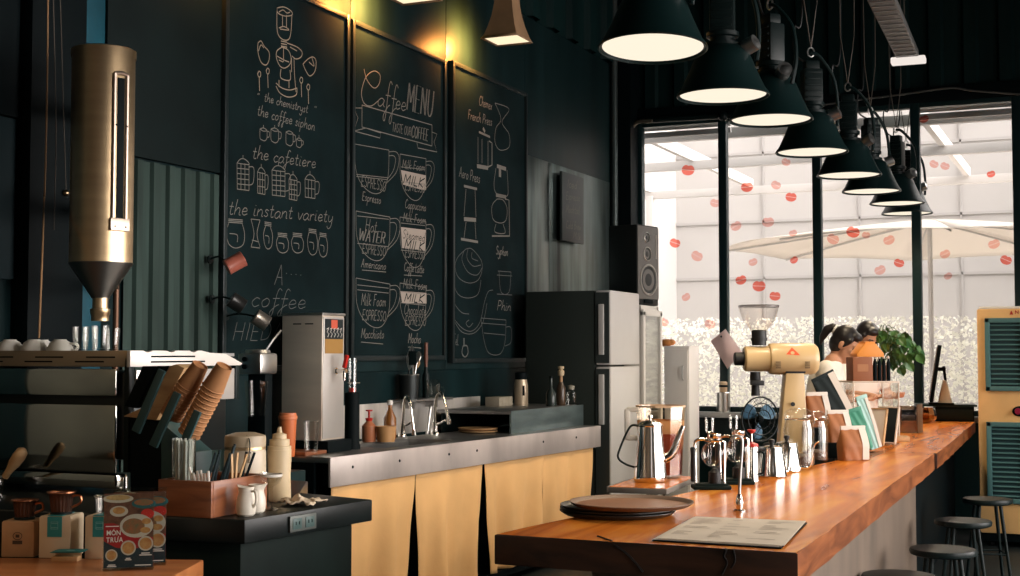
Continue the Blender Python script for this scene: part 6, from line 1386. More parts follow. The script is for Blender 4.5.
# syphons
def syphon(px, py, lab, first=None):
    p = onB(px, py)
    if first: c = copy_tree(first); c.location = p; c['label'] = lab; return c
    t = thing('coffee_syphon', lab, 'syphon', p, R(24), 'glass syphon brewers on the bar'); 
    m = MB(); m.box((0, 0, .008), (.155, .095, .016), .006); m.box((.0, 0, .019), (.13, .075, .008), .004); m.build('base', M_dconc, t)
    m = MB(); m.tube(smooth_path([(-.062, 0, .016), (-.064, 0, .14), (-.060, 0, .196), (-.01, 0, .200)], 6), .006, 8); m.tube([(.035 * math.cos(a) + .012, .035 * math.sin(a), .196) for a in [2 * PI * k / 20 for k in range(20)]], .004, 6, True); m.build('stand', M_chrome, t)
    m = MB(); m.lathe([(0, .03), (.010, .03), (.0125, .06), (.011, .13), (.0125, .165), (.009, .17), (0, .17)], (-.072, 0, 0), 16); m.build('handle', M_rubber, t)
    m = MB(); gx = .016; m.lathe([(0, .088)] + [(.055 * math.sin(PI * k / 16), .142 - .055 * math.cos(PI * k / 16)) for k in range(1, 15)] + [(.024, .196), (.024, .215)], (gx, 0, 0), 32); m.build('globe', M_glasst, t)
    m = MB(); m.lathe([(.026, .205), (.028, .21), (.028, .222), (.022, .225)], (gx, 0, 0), 24); m.build('neck_band', M_chrome, t)
    m = MB(); m.lathe([(0, .095), (.006, .095), (.007, .225), (.018, .232), (.020, .29), (.0185, .29), (.0165, .235), (0, .23)], (gx - .02, 0, 0), 20); m.build('upper_tube', M_glasst, t)
    m = MB(); m.lathe([(0, .022), (.025, .022), (.026, .03), (.026, .068), (.016, .074), (.010, .084), (0, .084)], (gx, 0, 0), 22); m.build('burner', M_rubber, t)
    m = MB(); m.tube([(.058, .02, .02), (.060, .02, .19), (.03, .01, .196)], .0055, 8); m.build('side_rod', M_chrome, t); return t
sy = syphon(711, 489, 'glass globe syphon brewer on the bar, nearest the tea jug'); syphon(735, 484, 'glass globe syphon brewer behind the first, toward the red-topped press', sy)
# slim steel rinser tap on the bar
p = onB(739.5, 511.5); s_ = mpp(p); h = 75 * s_
t = thing('rinser_tap', 'slim hooked steel tap standing alone on the bar top', 'tap', p, R(24)); m = MB(); m.lathe([(0, 0), (.022, 0), (.022, .004), (.012, .008), (.014, .03), (.009, .055), (.006, .06)], seg=20); m.build('base', M_chrome, t)
m = MB(); m.tube(smooth_path([(0, 0, .05), (.004, 0, h * .5), (.012, 0, h * .9), (.006, 0, h * .98), (-.012, 0, h), (-.028, 0, h * .95)], 6), .0055, 8); m.build('spout', M_steeld, t); m = MB(); m.box((.0, -.012, .045), (.012, .03, .006), .002); m.build('lever', M_chrome, t)
# french press with red knob
p = onB(752, 481); s_ = mpp(p); h = 34 * s_; r = 6.3 * s_
t = thing('french_press', 'small steel french press with red lid and red plunger knob', 'french press', p); m = MB(); m.lathe([(0, 0), (r * 1.1, 0), (r * 1.1, .006), (r, .01), (r, h), (0, h)], seg=28); m.build('body', M_chrome, t)
m = MB(); m.lathe([(r * 1.05, h), (r, h + .012), (r * .3, h + .02), (0, h + .02)], seg=28); m.build('lid', M_red, t); m = MB(); m.cyl((0, 0, h + .02), (0, 0, h + .06), .003, seg=8); m.build('plunger_rod', M_chrome, t); m = MB(); m.lathe([(0, h + .056), (.008, h + .058), (.018, h + .068), (.018, h + .074), (0, h + .076)], seg=20); m.build('plunger_knob', M_red, t)
m = MB(); m.tube(smooth_path([(r, 0, h * .85), (r * 1.9, .0, h * .8), (r * 1.9, 0, h * .3), (r, 0, h * .2)], 5), .004, 6); m.build('handle', M_black, t)
# pour-over kettles
def pourover(px, py, lab, rz, first=None):
    p = onB(px, py)
    if first: c = copy_tree(first); c.location = p; c.rotation_euler = (0, 0, rz); c['label'] = lab; return c
    r, h = .066, .125; t = thing('pour_over_kettle', lab, 'kettle', p, rz, 'steel gooseneck kettles on the bar')
    m = MB(); m.lathe([(0, 0), (r, 0), (r * 1.03, .004), (r, .010), (r * .98, .03), (r * .74, h), (r * .70, h)], seg=48); m.build('body', M_chrome, t)
    m = MB(); m.lathe([(r * .76, h), (r * .74, h + .006), (r * .3, h + .014), (0, h + .015)], seg=40); m.build('lid', M_chrome, t); m = MB(); m.lathe([(0, h + .014), (.006, h + .014), (.014, h + .03), (.013, h + .04), (0, h + .044)], seg=18); m.build('lid_knob', M_rubber, t)
    m = MB(); m.tube(smooth_path([(r * .9, 0, .02), (r * 1.5, 0, .018), (r * 1.75, 0, .06), (r * 1.9, 0, .12), (r * 2.25, 0, .14)], 7), [.0075 - .003 * k / 28 for k in range(29)], 10); m.build('spout', M_chrome, t)
    m = MB(); m.tube(smooth_path([(-r * .72, 0, h * .96), (-r * 1.5, 0, h * 1.0), (-r * 1.75, 0, h * .6), (-r * 1.4, 0, h * .2)], 6), .007, 8); m.build('handle', M_rubber, t); return t
po = pourover(772, 476.5, 'steel gooseneck kettle with a black lid knob, beside the red-topped press', R(60)); pourover(787, 471, 'steel gooseneck kettle behind, its spout rising in front of the glass jars', R(14), po)
# clamp jars
def clampjar(px, py, lab, rpx, hpx, first=None, sc=1.):
    p = onB(px, py)
    if first: c = copy_tree(first); c.location = p; c.scale = (sc, sc, sc); c['label'] = lab; return c
    s_ = mpp(p); r, h = rpx * s_, hpx * s_; t = thing('storage_jar', lab, 'jar', p, .5, 'glass clamp jars on the bar')
    m = MB(); m.lathe([(0, .003), (r * .9, .003), (r, .016), (r, h * .66), (r * .86, h * .78), (r * .86, h * .82), (r * .82, h * .82), (r * .95, h * .65), (r * .95, .02), (0, .012)], seg=40); m.build('jar_body', M_glasst, t)
    m = MB(); m.lathe([(r * .90, h * .83), (r * .94, h * .85), (r * .94, h * .89), (r * .8, h * .95), (r * .5, h), (0, h)], seg=36); m.build('lid', M_glasst, t)
    m = MB(); m.tube([(r * .9 * math.cos(a), r * .9 * math.sin(a), h * .815) for a in [2 * PI * k / 32 for k in range(32)]], .003, 6, True); m.tube(smooth_path([(r * .9, 0, h * .7), (r * 1.08, 0, h * .78), (r * .95, 0, h * .92)], 5), .003, 6); m.build('wire_clamp', M_chrome, t)
    m = MB(); m.lathe([(0, .014), (r * .92, .016), (r * .92, h * .20), (r * .5, h * .24), (0, h * .22)], seg=28); m.build('coffee_beans', mat('beans', (.06, .025, .012), .5, noise=.5, nscale=90, bump=.5, bscale=120), t)['kind'] = 'stuff'
    return t
cj = clampjar(799, 468.5, 'large glass clamp jar in front of the cream grinder', 15.3, 60); clampjar(815, 462, 'second glass clamp jar, behind the large one toward the coffee bags', 0, 0, cj, .9)
# ------------------------------------------------------------------ big cream grinder
p0 = onB(791, 456); D_ = depth(p0); S = D_ / F
gr = thing('coffee_grinder', 'big cream shop grinder with a clear hopper and a red triangle badge', 'grinder', p0, YAW)
gx = lambda px: (px - 791) * S
gz = lambda py: CAM_Z + (352 - py) * S - ZB
M_gr = mat('grinder_cream', (.57, .40, .20), .38, noise=.05, nscale=5, coat=.2)
Mx = Matrix.Rotation(PI / 2, 3, 'Y'); ax = gz(359)
def hl(m, prof): m.lathe([(r * S, gx(x)) for r, x in prof], (0, 0, ax), 40, Mx)
m = MB(); hl(m, [(0, 769), (13.5, 769), (15, 770), (15.8, 773), (15.8, 812), (15, 815.5), (12.5, 818), (0, 818)]); bd_ = m.build('motor_body', M_gr, gr)
m = MB(); hl(m, [(0, 744.5), (11, 744.5), (12.6, 746), (12.6, 766), (13.2, 769), (0, 769)]); m.build('burr_housing', M_gr, gr)
m = MB(); hl(m, [(0, 735), (5.8, 735), (6.6, 736), (6.6, 744), (7.4, 744.6), (0, 744.6)]); m.build('adjust_knob', M_rubber, gr)
m = MB()
for x0 in (776, 805):
    for k in range(5):
        a = R(-20 + k * 7.5); m.box((gx(x0), -15.85 * S * math.cos(a), ax - 5 * S - 15.8 * S * math.sin(a) * .0 - (k - 2) * 1.9 * S), (5 * S, .006, .9 * S), .0008)
m.build('vent_slot', mat('vent_dark', (.10, .06, .025), .6), bd_)
m = MB(); tri = [(gx(784), gz(354.5)), (gx(798), gz(355.5)), (gx(790.5), gz(347.5))]
def surf(x, z):
    dz = z - ax; return (x, -math.sqrt(max(1e-6, (15.95 * S) ** 2 - dz * dz)), z)
def trif(u, v):
    a = Vector(tri[0]).lerp(Vector(tri[1]), v); b = Vector(tri[2]); q_ = a.lerp(b, u); return surf(q_.x, q_.y)
m.grid(trif, 8, 8); m.build('logo_badge', mat('badge_red', (.68, .09, .03), .45), bd_)
m = MB(); m.poly([Vector(surf(gx(790.5) + .9 * S * math.cos(a) * 2.2, gz(353) + 1.6 * S * math.sin(a))) + Vector((0, -.0006, 0)) for a in [2 * PI * k / 12 for k in range(12)]]); m.build('logo_dot', M_gr, bd_)
m = MB(); zt_ = gz(374); poly = [(gx(780), 0), (gx(806), 0), (gx(804), zt_), (gx(785), zt_)]
m.prism([(gx(777), .012), (gx(807), .012), (gx(803), gz(368)), (gx(785.5), gz(368))], .10, frame3((1, 0, 0), (0, 0, 1), (0, -1, 0), (0, .05, 0)), .008); m.build('pedestal', M_gr, gr)
m = MB(); m.box((gx(792), 0, .012), (31 * S, .17, .024), .008); m.build('foot_plate', M_gr, gr)
m = MB(); m.lathe([(0, 0), (2.2 * S, 0), (2.2 * S, .006), (0, .006)], (gx(791), -.058, gz(404)), 16, Matrix.Rotation(PI / 2, 3, 'X')); m.box((gx(794.5), 0, gz(371.5)), (20 * S, .105, 4 * S), .004); m.build('saddle', M_rubber, gr)
hx = gx(760); m = MB(); m.lathe([(7.2 * S, gz(345.5)), (7.4 * S, gz(331)), (6.2 * S, gz(330))], (hx, 0, 0), 28); m.lathe([(8 * S, gz(341)), (8.4 * S, gz(338)), (8, 0)][:2], (hx, 0, 0), 28); m.build('hopper_collar', M_rubber, gr)
m = MB(); m.lathe([(7 * S, gz(331)), (10 * S, gz(328)), (15.5 * S, gz(321)), (18.6 * S, gz(313)), (20 * S, gz(307))], (hx, 0, 0), 40); m.build('hopper', clear_mat('hopper_plastic', (.97, .945, .92), .2, .15, density=.4), gr)
m = MB(); m.lathe([(20.2 * S, gz(307.5)), (20.4 * S, gz(305.5)), (18 * S, gz(304.8)), (0, gz(304.6))], (hx, 0, 0), 40); m.build('hopper_lid', mat('hopper_lid', (.12, .10, .09), .3, alpha=.6), gr)
m = MB(); m.lathe([(5 * S, gz(372)), (5.4 * S, gz(380)), (3.8 * S, gz(384)), (4.4 * S, gz(396)), (3, 0)][:4], (gx(756), 0, 0), 22); m.box((gx(757), -.02, gz(383)), (13 * S, .05, 5 * S), .006); m.build('chute', M_rubber, gr)
# desk fan behind the grinder
p = onZ(760, 450.5, ZB); S2 = mpp(p); fz = CAM_Z + (352 - 419) * S2 - ZB; fr_ = 22 * S2
t = thing('desk_fan', 'small dark desk fan with blue blades behind the cream grinder', 'fan', p, R(24 + 25)); M_blue = mat('fan_blue', (.10, .22, .34), .35)
Mf = Matrix.Rotation(PI / 2, 3, 'X')
m = MB()
for rr_ in (1., .72, .42): m.tube([(fr_ * rr_ * math.cos(a), -.045 * (1.1 - rr_), fz + fr_ * rr_ * math.sin(a)) for a in [2 * PI * k / 36 for k in range(36)]], .003 if rr_ < 1 else .005, 6, True)
for k in range(16): a = 2 * PI * k / 16; m.tube([(.02 * math.cos(a), -.05, fz + .02 * math.sin(a)), (fr_ * .7 * math.cos(a), -.02, fz + fr_ * .7 * math.sin(a)), (fr_ * math.cos(a), .0, fz + fr_ * math.sin(a)), (fr_ * .7 * math.cos(a), .06, fz + fr_ * .7 * math.sin(a))], .0015, 4)
m.build('wire_cage_frame', M_blackm, t)
for k in range(3):
    a0_ = 2 * PI * k / 3 + .5
    def fn(u, v, a0_=a0_):
        r_ = fr_ * (.16 + .76 * u); w_ = (.30 + .55 * math.sin(PI * min(1, u * .75 + .15))) ; a = a0_ + (v - .5) * w_ * 1.3; return (r_ * math.cos(a), .015 + (v - .5) * .03, fz + r_ * math.sin(a))
    m = MB(); m.grid(fn, 10, 8); m.build('blade', M_blue, t, solid=.003)
m = MB(); m.lathe([(0, -.02), (.018, -.015), (.022, .0), (.022, .03), (.035, .035), (.035, .10), (0, .11)], (0, 0, fz), 20, Matrix.Rotation(-PI / 2, 3, 'X')); m.build('motor_hub', M_black, t)
m = MB(); m.cyl((0, .06, .02), (0, .06, fz - .02), .012, seg=12); m.lathe([(0, 0), (.06, 0), (.06, .012), (.03, .022), (0, .022)], (0, .05, 0), 28); m.build('stand', M_black, t)
# ------------------------------------------------------------------ coffee bags on a stepped stand
M_bagk = mat('bag_kraft', (.30, .105, .03), .6, noise=.12, nscale=10, bump=.15, bscale=15); M_bagw = mat('bag_white', (.62, .55, .48), .6); M_bagg = mat('bag_green', (.02, .20, .12), .45); M_bagt = mat('bag_teal', (.30, .50, .46), .5, noise=.1); M_bagd = mat('bag_dark', (.010, .016, .017), .6, spec=.2)
def pouch(t, w, d, h, mt, fold=True):
    def fn(u, v):
        a = 2 * PI * u; c_, s_ = math.cos(a), math.sin(a); sq = (abs(c_) ** 6 + abs(s_) ** 6) ** (-1 / 6); k = 1 - .93 * max(0, (v - .45) / .55) ** 1.3; bul = 1 + .06 * math.sin(PI * v)
        return (w / 2 * c_ * sq * (1 - .05 * v) * bul, d / 2 * s_ * sq * k * bul + .002 * math.sin(9 * a + 8 * v), h * v)
    m = MB(); m.grid(fn, 48, 20); m.poly([fn(k / 24, 0) for k in range(24)]); m.build('pouch_body', mt, t)
def bag(lab, px, py, D, wpx, hpx, mt, strip, rz, tilt=0.):
    p = onD(px, py, D); p.z = max(p.z, ZB + .001); s_ = D / F; w, h = wpx * s_, hpx * s_; d = w * .55; t = thing('coffee_bag', lab, 'bag', p, group='coffee bags on the bar', rot=(0, 0, 0))
    t.location.z += w * .5 * abs(math.sin(R(tilt))) + .001; t.rotation_euler = (Matrix.Rotation(rz, 3, 'Z') @ Matrix.Rotation(R(tilt), 3, 'Y')).to_euler()
    pouch(t, w, d, h, mt)
    m = MB(); m.box((0, 0, h + .004), (w * .97, .012, .022), .003); m.build('rolled_top', strip if mt is M_bagk else mt, t)
    if strip is not None:
        def fn(u, v):
            y = -(d / 2) * (1 - .93 * max(0, ((1 - v) - .45) / .55) ** 1.3) * (1 + .06 * math.sin(PI * (1 - v))) - .003
            return (w * (.20 + .26 * u), y, h * (1.0 - v) + .003)
        m = MB(); m.grid(fn, 4, 14); m.build('side_band', strip, t)
    return t
Ds = {'C': 6.93, 'B': 7.12, 'A': 7.32}
rzb = YAW + R(18)
zA_, zBg = onD(817, 427, 7.32).z, onD(838, 442, 7.12).z
stp = thing('bag_stand', 'black stepped stand under the brown coffee bags on the bar', 'stand', (onD(826, 450, 7.25).x, onD(826, 450, 7.25).y, ZB + .001), YAW)
m = MB(); pB = onD(838, 442, 7.12); pAx = onD(817, 427, 7.32)
for pp, zz in ((pB, zBg), (pAx, zA_)):
    l = Matrix.Rotation(-YAW, 3, 'Z') @ (pp - stp.location); m = MB(); m.box((l.x, l.y, (zz - ZB - .004) / 2 ), (.15, .125, zz - ZB - .004), .004); m.build('step_block', M_black, stp)
bag('brown coffee bag on the top step beside the grinder', 817, 427, 7.32, 25, 32, M_bagk, M_bagw, rzb)
bag('brown coffee bag on the middle step, between the other two brown bags', 838, 442, 7.12, 25, 29, M_bagk, M_bagw, rzb)
bag('brown coffee bag standing on the bar itself, lowest of the three', 853, 460.5, 6.93, 29, 31, M_bagk, M_bagw, rzb)
p = onB(862, 455); bag('green coffee bag behind the lowest brown bag', 864, 452, depth(p), 18, 40, M_bagg, None, YAW + R(12), -16)
p = onB(872, 452.5); bag('pale teal coffee bag leaning at the end of the bag display', 875, 450, depth(p), 13, 52, M_bagt, M_bagw, YAW + R(15), -16)
p = onB(850, 446); bag('tall black coffee bag with a pale band leaning behind the brown bags', 852, 446, depth(p), 26, 70, M_bagd, M_bagw, YAW + R(8), -25)
# ------------------------------------------------------------------ display rack with boxes, fruit and plant
p0 = onB(876, 439.5); p0 = Vector((p0.x, p0.y, ZB)); D_ = depth(p0); S = D_ / F
rk = thing('display_rack', 'two-level clear display rack on the bar under the orange box and the plant', 'rack', p0, YAW + R(4)); kx = lambda px: (px - 876) * S; kz = lambda py: CAM_Z + (352 - py) * S - ZB
zp = kz(382)
m = MB(); m.box((kx(876), .13, zp), (48 * S, .30, .010), .002); m.build('upper_shelf', mat('rack_white', (.66, .56, .46), .4), rk)
m = MB(); m.box((kx(876), .13, .018), (52 * S, .30, .012), .002); m.build('lower_shelf', M_woodl, rk)
for x in (853.5, 898.5):
    m = MB(); m.box((kx(x), .13, zp / 2), (.006, .29, zp), .001); m.build('side_panel', M_acryl, rk)
m = MB()
for x in (853, 899):
    for y in (-.015, .275): m.cyl((kx(x), y, 0), (kx(x), y, zp), .005, seg=8)
m.build('post', MATS['rack_white'], rk)
RM = Matrix.Translation(p0) @ Matrix.Rotation(YAW + R(4), 4, 'Z')
def rackpt(px, y, z): return RM @ Vector((kx(px), y, z))
zt = zp + .006
t = thing('carton_box', 'brown carton on the display rack beside the dark bottles', 'box', rackpt(863, .06, zt), YAW + R(4)); bw_ = 20 * S; bh_ = kz(358) - zp; m = MB(); m.box((0, 0, bh_ / 2), (bw_, .14, bh_), .003); m.build('carton', mat('carton_brown', (.26, .085, .03), .6), t)
m = MB(); m.box((0, -.0705, bh_ * .55), (bw_ * .55, .002, bh_ * .3)); m.build('label', mat('carton_label', (.36, .15, .06), .6), t)
t = thing('gable_box', 'orange gable-top carton lying on the brown carton', 'box', rackpt(871.5, .07, zt + bh_ + .001), YAW + R(6)); gw, gh = 28 * S, kz(344.5) - kz(358); m = MB(); m.prism([(-gw / 2, 0), (gw / 2, 0), (gw / 2, gh * .25), (gw * .2, gh), (-gw * .2, gh), (-gw / 2, gh * .25)], .13, frame3((1, 0, 0), (0, 0, 1), (0, -1, 0), (0, .065, 0)), .003); m.build('carton', mat('carton_orange', (.70, .25, .03), .5), t); m = MB(); m.box((0, 0, gh + .006), (gw * .36, .12, .012), .002); m.build('top_ridge', MATS['carton_orange'], t)
fb = None
for k in range(4):
    loc = rackpt(877.5 + 4.6 * k, .03, zt); lab = ['small dark bottle on the display rack next to the brown carton', 'second small dark bottle from the brown carton', 'third small dark bottle from the brown carton', 'last small dark bottle in the row on the display rack'][k]
    if fb is None:
        fb = t = thing('dark_bottle', lab, 'bottle', loc, 0, 'dark bottles on the display rack'); h = kz(357) - zp; m = MB(); m.lathe([(0, 0), (.0125, 0), (.013, .004), (.013, h * .72), (.006, h * .84), (.006, h * .92), (0, h * .92)], seg=16); m.build('bottle_body', M_black, t); m = MB(); m.lathe([(.0075, h * .9), (.0075, h), (0, h)], seg=12); m.build('cap', MATS['rack_white'], t)
    else: t = copy_tree(fb); t.location = loc; t['label'] = lab
m = MB(); m.ball((0, 0, .034), (.036, .036, .034), 20); t = m.build('orange_fruit', mat('orange_skin', (.75, .22, .02), .45, bump=.2, bscale=120), loc=rackpt(888.5, .02, .0255)); tag(t, 'bright orange on the lower level of the display rack', 'fruit'); m = MB(); m.cyl((0, 0, .066), (0, 0, .072), .004, seg=8); m.build('stem', M_woodl, t)
m = MB(); m.lathe([(0, 0), (.034, 0), (.038, .07), (.036, .07), (.032, .004), (0, .004)], seg=24); t = thing('black_mug', 'small black mug on the lower level of the display rack', 'mug', rackpt(873, .04, .025)); m.build('mug_body', M_black, t); m = MB(); m.tube(smooth_path([(.035, 0, .055), (.058, 0, .05), (.056, 0, .02), (.034, 0, .018)], 5), .004, 6); m.build('handle', M_black, t)
# plant on the rack
pp = rackpt(891, .20, zt); t = thing('potted_plant', 'leafy green potted plant trailing over the back of the display rack', 'plant', pp)
m = MB(); m.lathe([(0, 0), (.045, 0), (.06, .09), (.064, .09), (.064, .10), (.055, .10), (.05, .085), (0, .085)], seg=28); m.build('pot', mat('pot_clay', (.30, .12, .06), .7), t)
rr = random.Random(21); M_leaf = mat('leaf_green', (.015, .075, .022), .35, noise=.5, nscale=20, col2=(.10, .22, .05)); M_leafy = mat('leaf_yellow', (.32, .26, .04), .5)
S3 = mpp(pp); stems = MB(); leaves = []
tips = [(879, 338), (883, 334), (889, 333), (895, 334), (901, 336), (907, 339), (912, 344), (917, 350), (922, 354), (884, 343), (891, 341), (897, 345), (904, 348), (909, 353), (889, 350), (896, 353), (902, 357), (907, 362), (898, 361), (903, 367), (900, 370), (893, 358), (886, 347), (911, 347), (894, 347), (900, 341), (888, 338), (905, 344), (893, 364), (908, 357), (914, 355), (899, 350)]
for x, y in tips:
    e = onD(x, y, depth(pp) + rr.uniform(-.10, .10)) - pp; c0_ = Vector((rr.uniform(-.03, .03), rr.uniform(-.03, .03), .09)); mid_ = Vector((e.x * .5, e.y * .5, max(e.z, .10) + .05)); stems.tube(smooth_path([c0_, mid_, e], 5), .0022, 5)
    for j in range(2): leaves.append((e + Vector((rr.uniform(-.03, .03), rr.uniform(-.03, .03), rr.uniform(-.025, .025))) * j, e - mid_))
stems.build('stem', mat('stem_green', (.05, .10, .03), .5), t)
for i, (e, dr) in enumerate(leaves):
    L = rr.uniform(.055, .085); w = L * .42; dirv = Vector((dr.x * .6 + rr.uniform(-.05, .05), dr.y * .6 + rr.uniform(-.05, .05), -.08 + rr.uniform(-.06, .05))).normalized(); sd = dirv.cross(Vector((rr.uniform(-.5, .5), rr.uniform(-1.2, -.3), .6))).normalized(); up = sd.cross(dirv)
    def fn(u, v):
        ww = w * math.sin(PI * min(1, .02 + u) ** .7) * (1 if u < 1 else 0); return e + dirv * (L * (u - .3)) + sd * (ww * (v - .5) * 2 * .9) + up * (.008 * abs(v - .5) * 2 - .018 * u * u)
    m = MB(); m.grid(fn, 7, 4); m.build('leaf', M_leafy if i in (4, 21) else M_leaf, t)
# leaning card frames, wooden tray, smoked box
for k, (px, lab, mt) in enumerate(((872, 'white leaning card frame on the bar next to the pale teal bag', M_bagw), (884, 'dark leaning card frame with a pale edge, in front of the display rack', M_bagd))):
    p = onB(px, 446 - k * 1.5); p.z += .006; h = 38 * mpp(p); t = thing('picture_card', lab, 'frame', p, YAW + R(-50), 'leaning card frames on the bar', rot=(R(-16), 0, YAW + R(-42)))
    m = MB(); m.box((0, .012, h / 2), (.13, .010, h), .002); m.build('card_panel', mt, t); m = MB()
    for s in (-1, 1): m.box((s * .066, .010, h / 2), (.008, .018, h), .001)
    for z in (.006, h - .004): m.box((0, .010, z), (.14, .018, .008), .001)
    m.build('frame_edge', MATS['rack_white'] if k else M_woodl, t)
p = onB(893, 441); t = thing('wooden_tray', 'small shallow wooden tray in front of the display rack', 'tray', p, YAW + R(-8)); m = MB(); m.box((0, 0, .005), (.19, .12, .010), .002); m.build('tray_base', M_woodl, t); m = MB()
for y in (-.058, .058): m.box((0, y, .017), (.19, .008, .026), .002)
for x in (-.092, .092): m.box((x, 0, .017), (.008, .11, .026), .002)
m.build('rim_edge', M_woodl, t)
p = onB(907, 433); h = 27 * mpp(p); t = thing('smoked_box', 'smoked clear box with a dark end panel on the bar beside the display rack', 'box', p, YAW + R(-30)); w = .135; m = MB(); m.box((0, .07, h / 2), (w, .14, h), .002); m.build('clear_body', clear_mat('smoked', (.45, .36, .28), .2, .05), t); m = MB(); m.box((w / 2 + .004, .07, h / 2 + .005), (.008, .145, h + .01), .001); m.build('end_panel', mat('smoke_end', (.10, .055, .03), .4), t)
# ------------------------------------------------------------------ end of the bar: till, monitor, bowl
p = onB(955, 421.5); D_ = depth(p); S = D_ / F
t = thing('cash_drawer', 'black cash drawer at the far end of the bar', 'cash drawer', p, YAW + R(-14)); w, h = 37 * S, 14.5 * S; m = MB(); m.box((0, .14, h / 2), (w, .28, h), .004); m.build('drawer_case', M_black, t); m = MB(); m.box((0, -.001, h * .45), (w * .94, .004, h * .7), .001); m.build('drawer_front', M_blackm, t)
m = MB(); m.box((-8 * S, .14, h + .0095), (w + 22 * S, .28, .018), .004); tb = m.build('counter_board', M_dteal, loc=p, rot=(0, 0, YAW + R(-14))); tag(tb, 'dark board laid over the cash drawer under the monitor', 'board')
zt = ZB + h + .0185; D2 = D_ + .12
mb_ = onD(936, 405, D2); mb_.z = zt; t = thing('monitor', 'thin dark monitor seen edge-on at the far end of the bar', 'monitor', mb_, R(7.5)); mh = 59 * S
mlean = rotm('Y', 9)
m = MB(); m.box((-.002, 0, mh / 2 + .012), (.028, .40, mh - .01), .006, mlean); m.build('display_case', M_black, t); m = MB(); m.box((-.020, 0, mh / 2 + .014), (.004, .37, mh - .05), .001, mlean); m.build('screen', mat('screen_tan', (.14, .085, .055), .2), t)
m = MB(); m.prism([(.012, 0), (.13, 0), (.085, .19), (.062, .20), (.055, .19)], .10, frame3((1, 0, 0), (0, 0, 1), (0, -1, 0), (0, .05, .0)), .006); m.build('stand_wedge', M_white, t)
m = MB(); m.box((.070, 0, .25), (.022, .05, .12), .005, rotm('Y', -6)); m.box((.05, 0, .285), (.06, .05, .03), .005); m.build('stand_neck', M_black, t); m = MB(); m.box((.04, 0, .006), (.20, .18, .012), .004); m.build('base', M_black, t)
p = onB(926, 423); S4 = mpp(p); r = 10.5 * S4; t = thing('glass_bowl', 'faceted amber glass bowl on the bar next to the cash drawer', 'bowl', p); m = MB(); m.lathe([(0, .002), (r * .6, .002), (r * .95, .03), (r, .065), (r * .88, .105), (r * .82, .12), (r * .78, .12), (r * .93, .065), (r * .88, .034), (0, .012)], seg=11); m.build('bowl_body', clear_mat('amber_thick', (.70, .48, .30), .25, .04), t, ang=15); m = MB(); m.ball((0, 0, .045), (r * .7, r * .7, .035), 14); m.build('sweets', mat('sweets', (.45, .22, .09), .5, noise=.5, nscale=60), t)['kind'] = 'stuff'
# canister and paper note at the window
p = onY(723.5, 412, WY - .08); zs_ = SILL + .0105; S5 = mpp(p); t = thing('steel_canister', 'steel canister with a tan and white top on the window sill', 'canister', (p.x, WY - .08, zs_)); h1 = 19 * S5; r = 6.8 * S5
m = MB(); m.lathe([(0, 0), (r, 0), (r, h1), (r * .9, h1 + .006), (0, h1 + .006)], seg=30); m.build('canister_body', M_steel, t); m = MB(); m.lathe([(0, h1), (r * .55, h1), (r * .6, h1 + .09), (r * .45, h1 + .1), (0, h1 + .1)], seg=24); m.build('top_cup', mat('canister_tan', (.62, .45, .30), .5), t); m = MB(); m.lathe([(r * .61, h1 + .05), (r * .62, h1 + .062), (r * .61, h1 + .07)], seg=24); m.build('dark_band', M_black, t)
pts = [onY(x, y, WY - .068) for x, y in ((710.5, 341), (725.5, 329), (742, 352), (727.5, 369))]; c = sum(pts, Vector()) / 4; t = thing('hanging_note', 'tilted pale pink paper note pinned to the first window mullion', 'note', c); m = MB(); m.poly([q_ - c for q_ in pts]); m.build('note_sheet', leafy_mat('note_pink', (.86, .72, .69), .5), t, solid=.0015); m = MB(); m.ball(pts[1].lerp(pts[0], .35) * 1 - c + Vector((.01, -.004, -.03)), .009, 10); m.build('pin', M_black, t)
# ------------------------------------------------------------------ air cooler
XA, YA = onY(978, 400, 10.40).x, 10.40; ZT = onY(978, 309, YA).z; AW = .80
ac = thing('air_cooler', 'cream upright air cooler with two teal louvered panels at the end of the bar', 'air cooler', (XA, YA, 0)); M_ac = mat('cooler_cream', (.78, .47, .19), .5, noise=.05); M_act = mat('cooler_teal', (.07, .17, .17), .45); M_acd = mat('cooler_dark', (.012, .04, .045), .5)
kx = lambda px: onY(px, 400, YA).x - XA; kz = lambda py: onY(1000, py, YA).z
m = MB(); m.box((AW / 2, .27, (ZT + .10) / 2), (AW, .54, ZT - .10), .015); m.build('body', M_ac, ac); m = MB(); m.box((AW / 2, .27, ZT + .008), (AW - .03, .50, .02), .008); m.build('top_cover', M_white, ac); m = MB(); m.box((AW / 2, .27, .075), (AW - .02, .50, .07), .005); m.build('base', M_black, ac)
m = MB()
for x in (.08, AW - .08):
    for y in (.08, .46): m.lathe([(0, -.014), (.02, -.014), (.02, .014), (0, .014)], (x, y, .021), 16, Matrix.Rotation(PI / 2, 3, 'Y'))
m.build('caster', M_rubber, ac)
xa_, xb_ = kx(986), AW - kx(986)
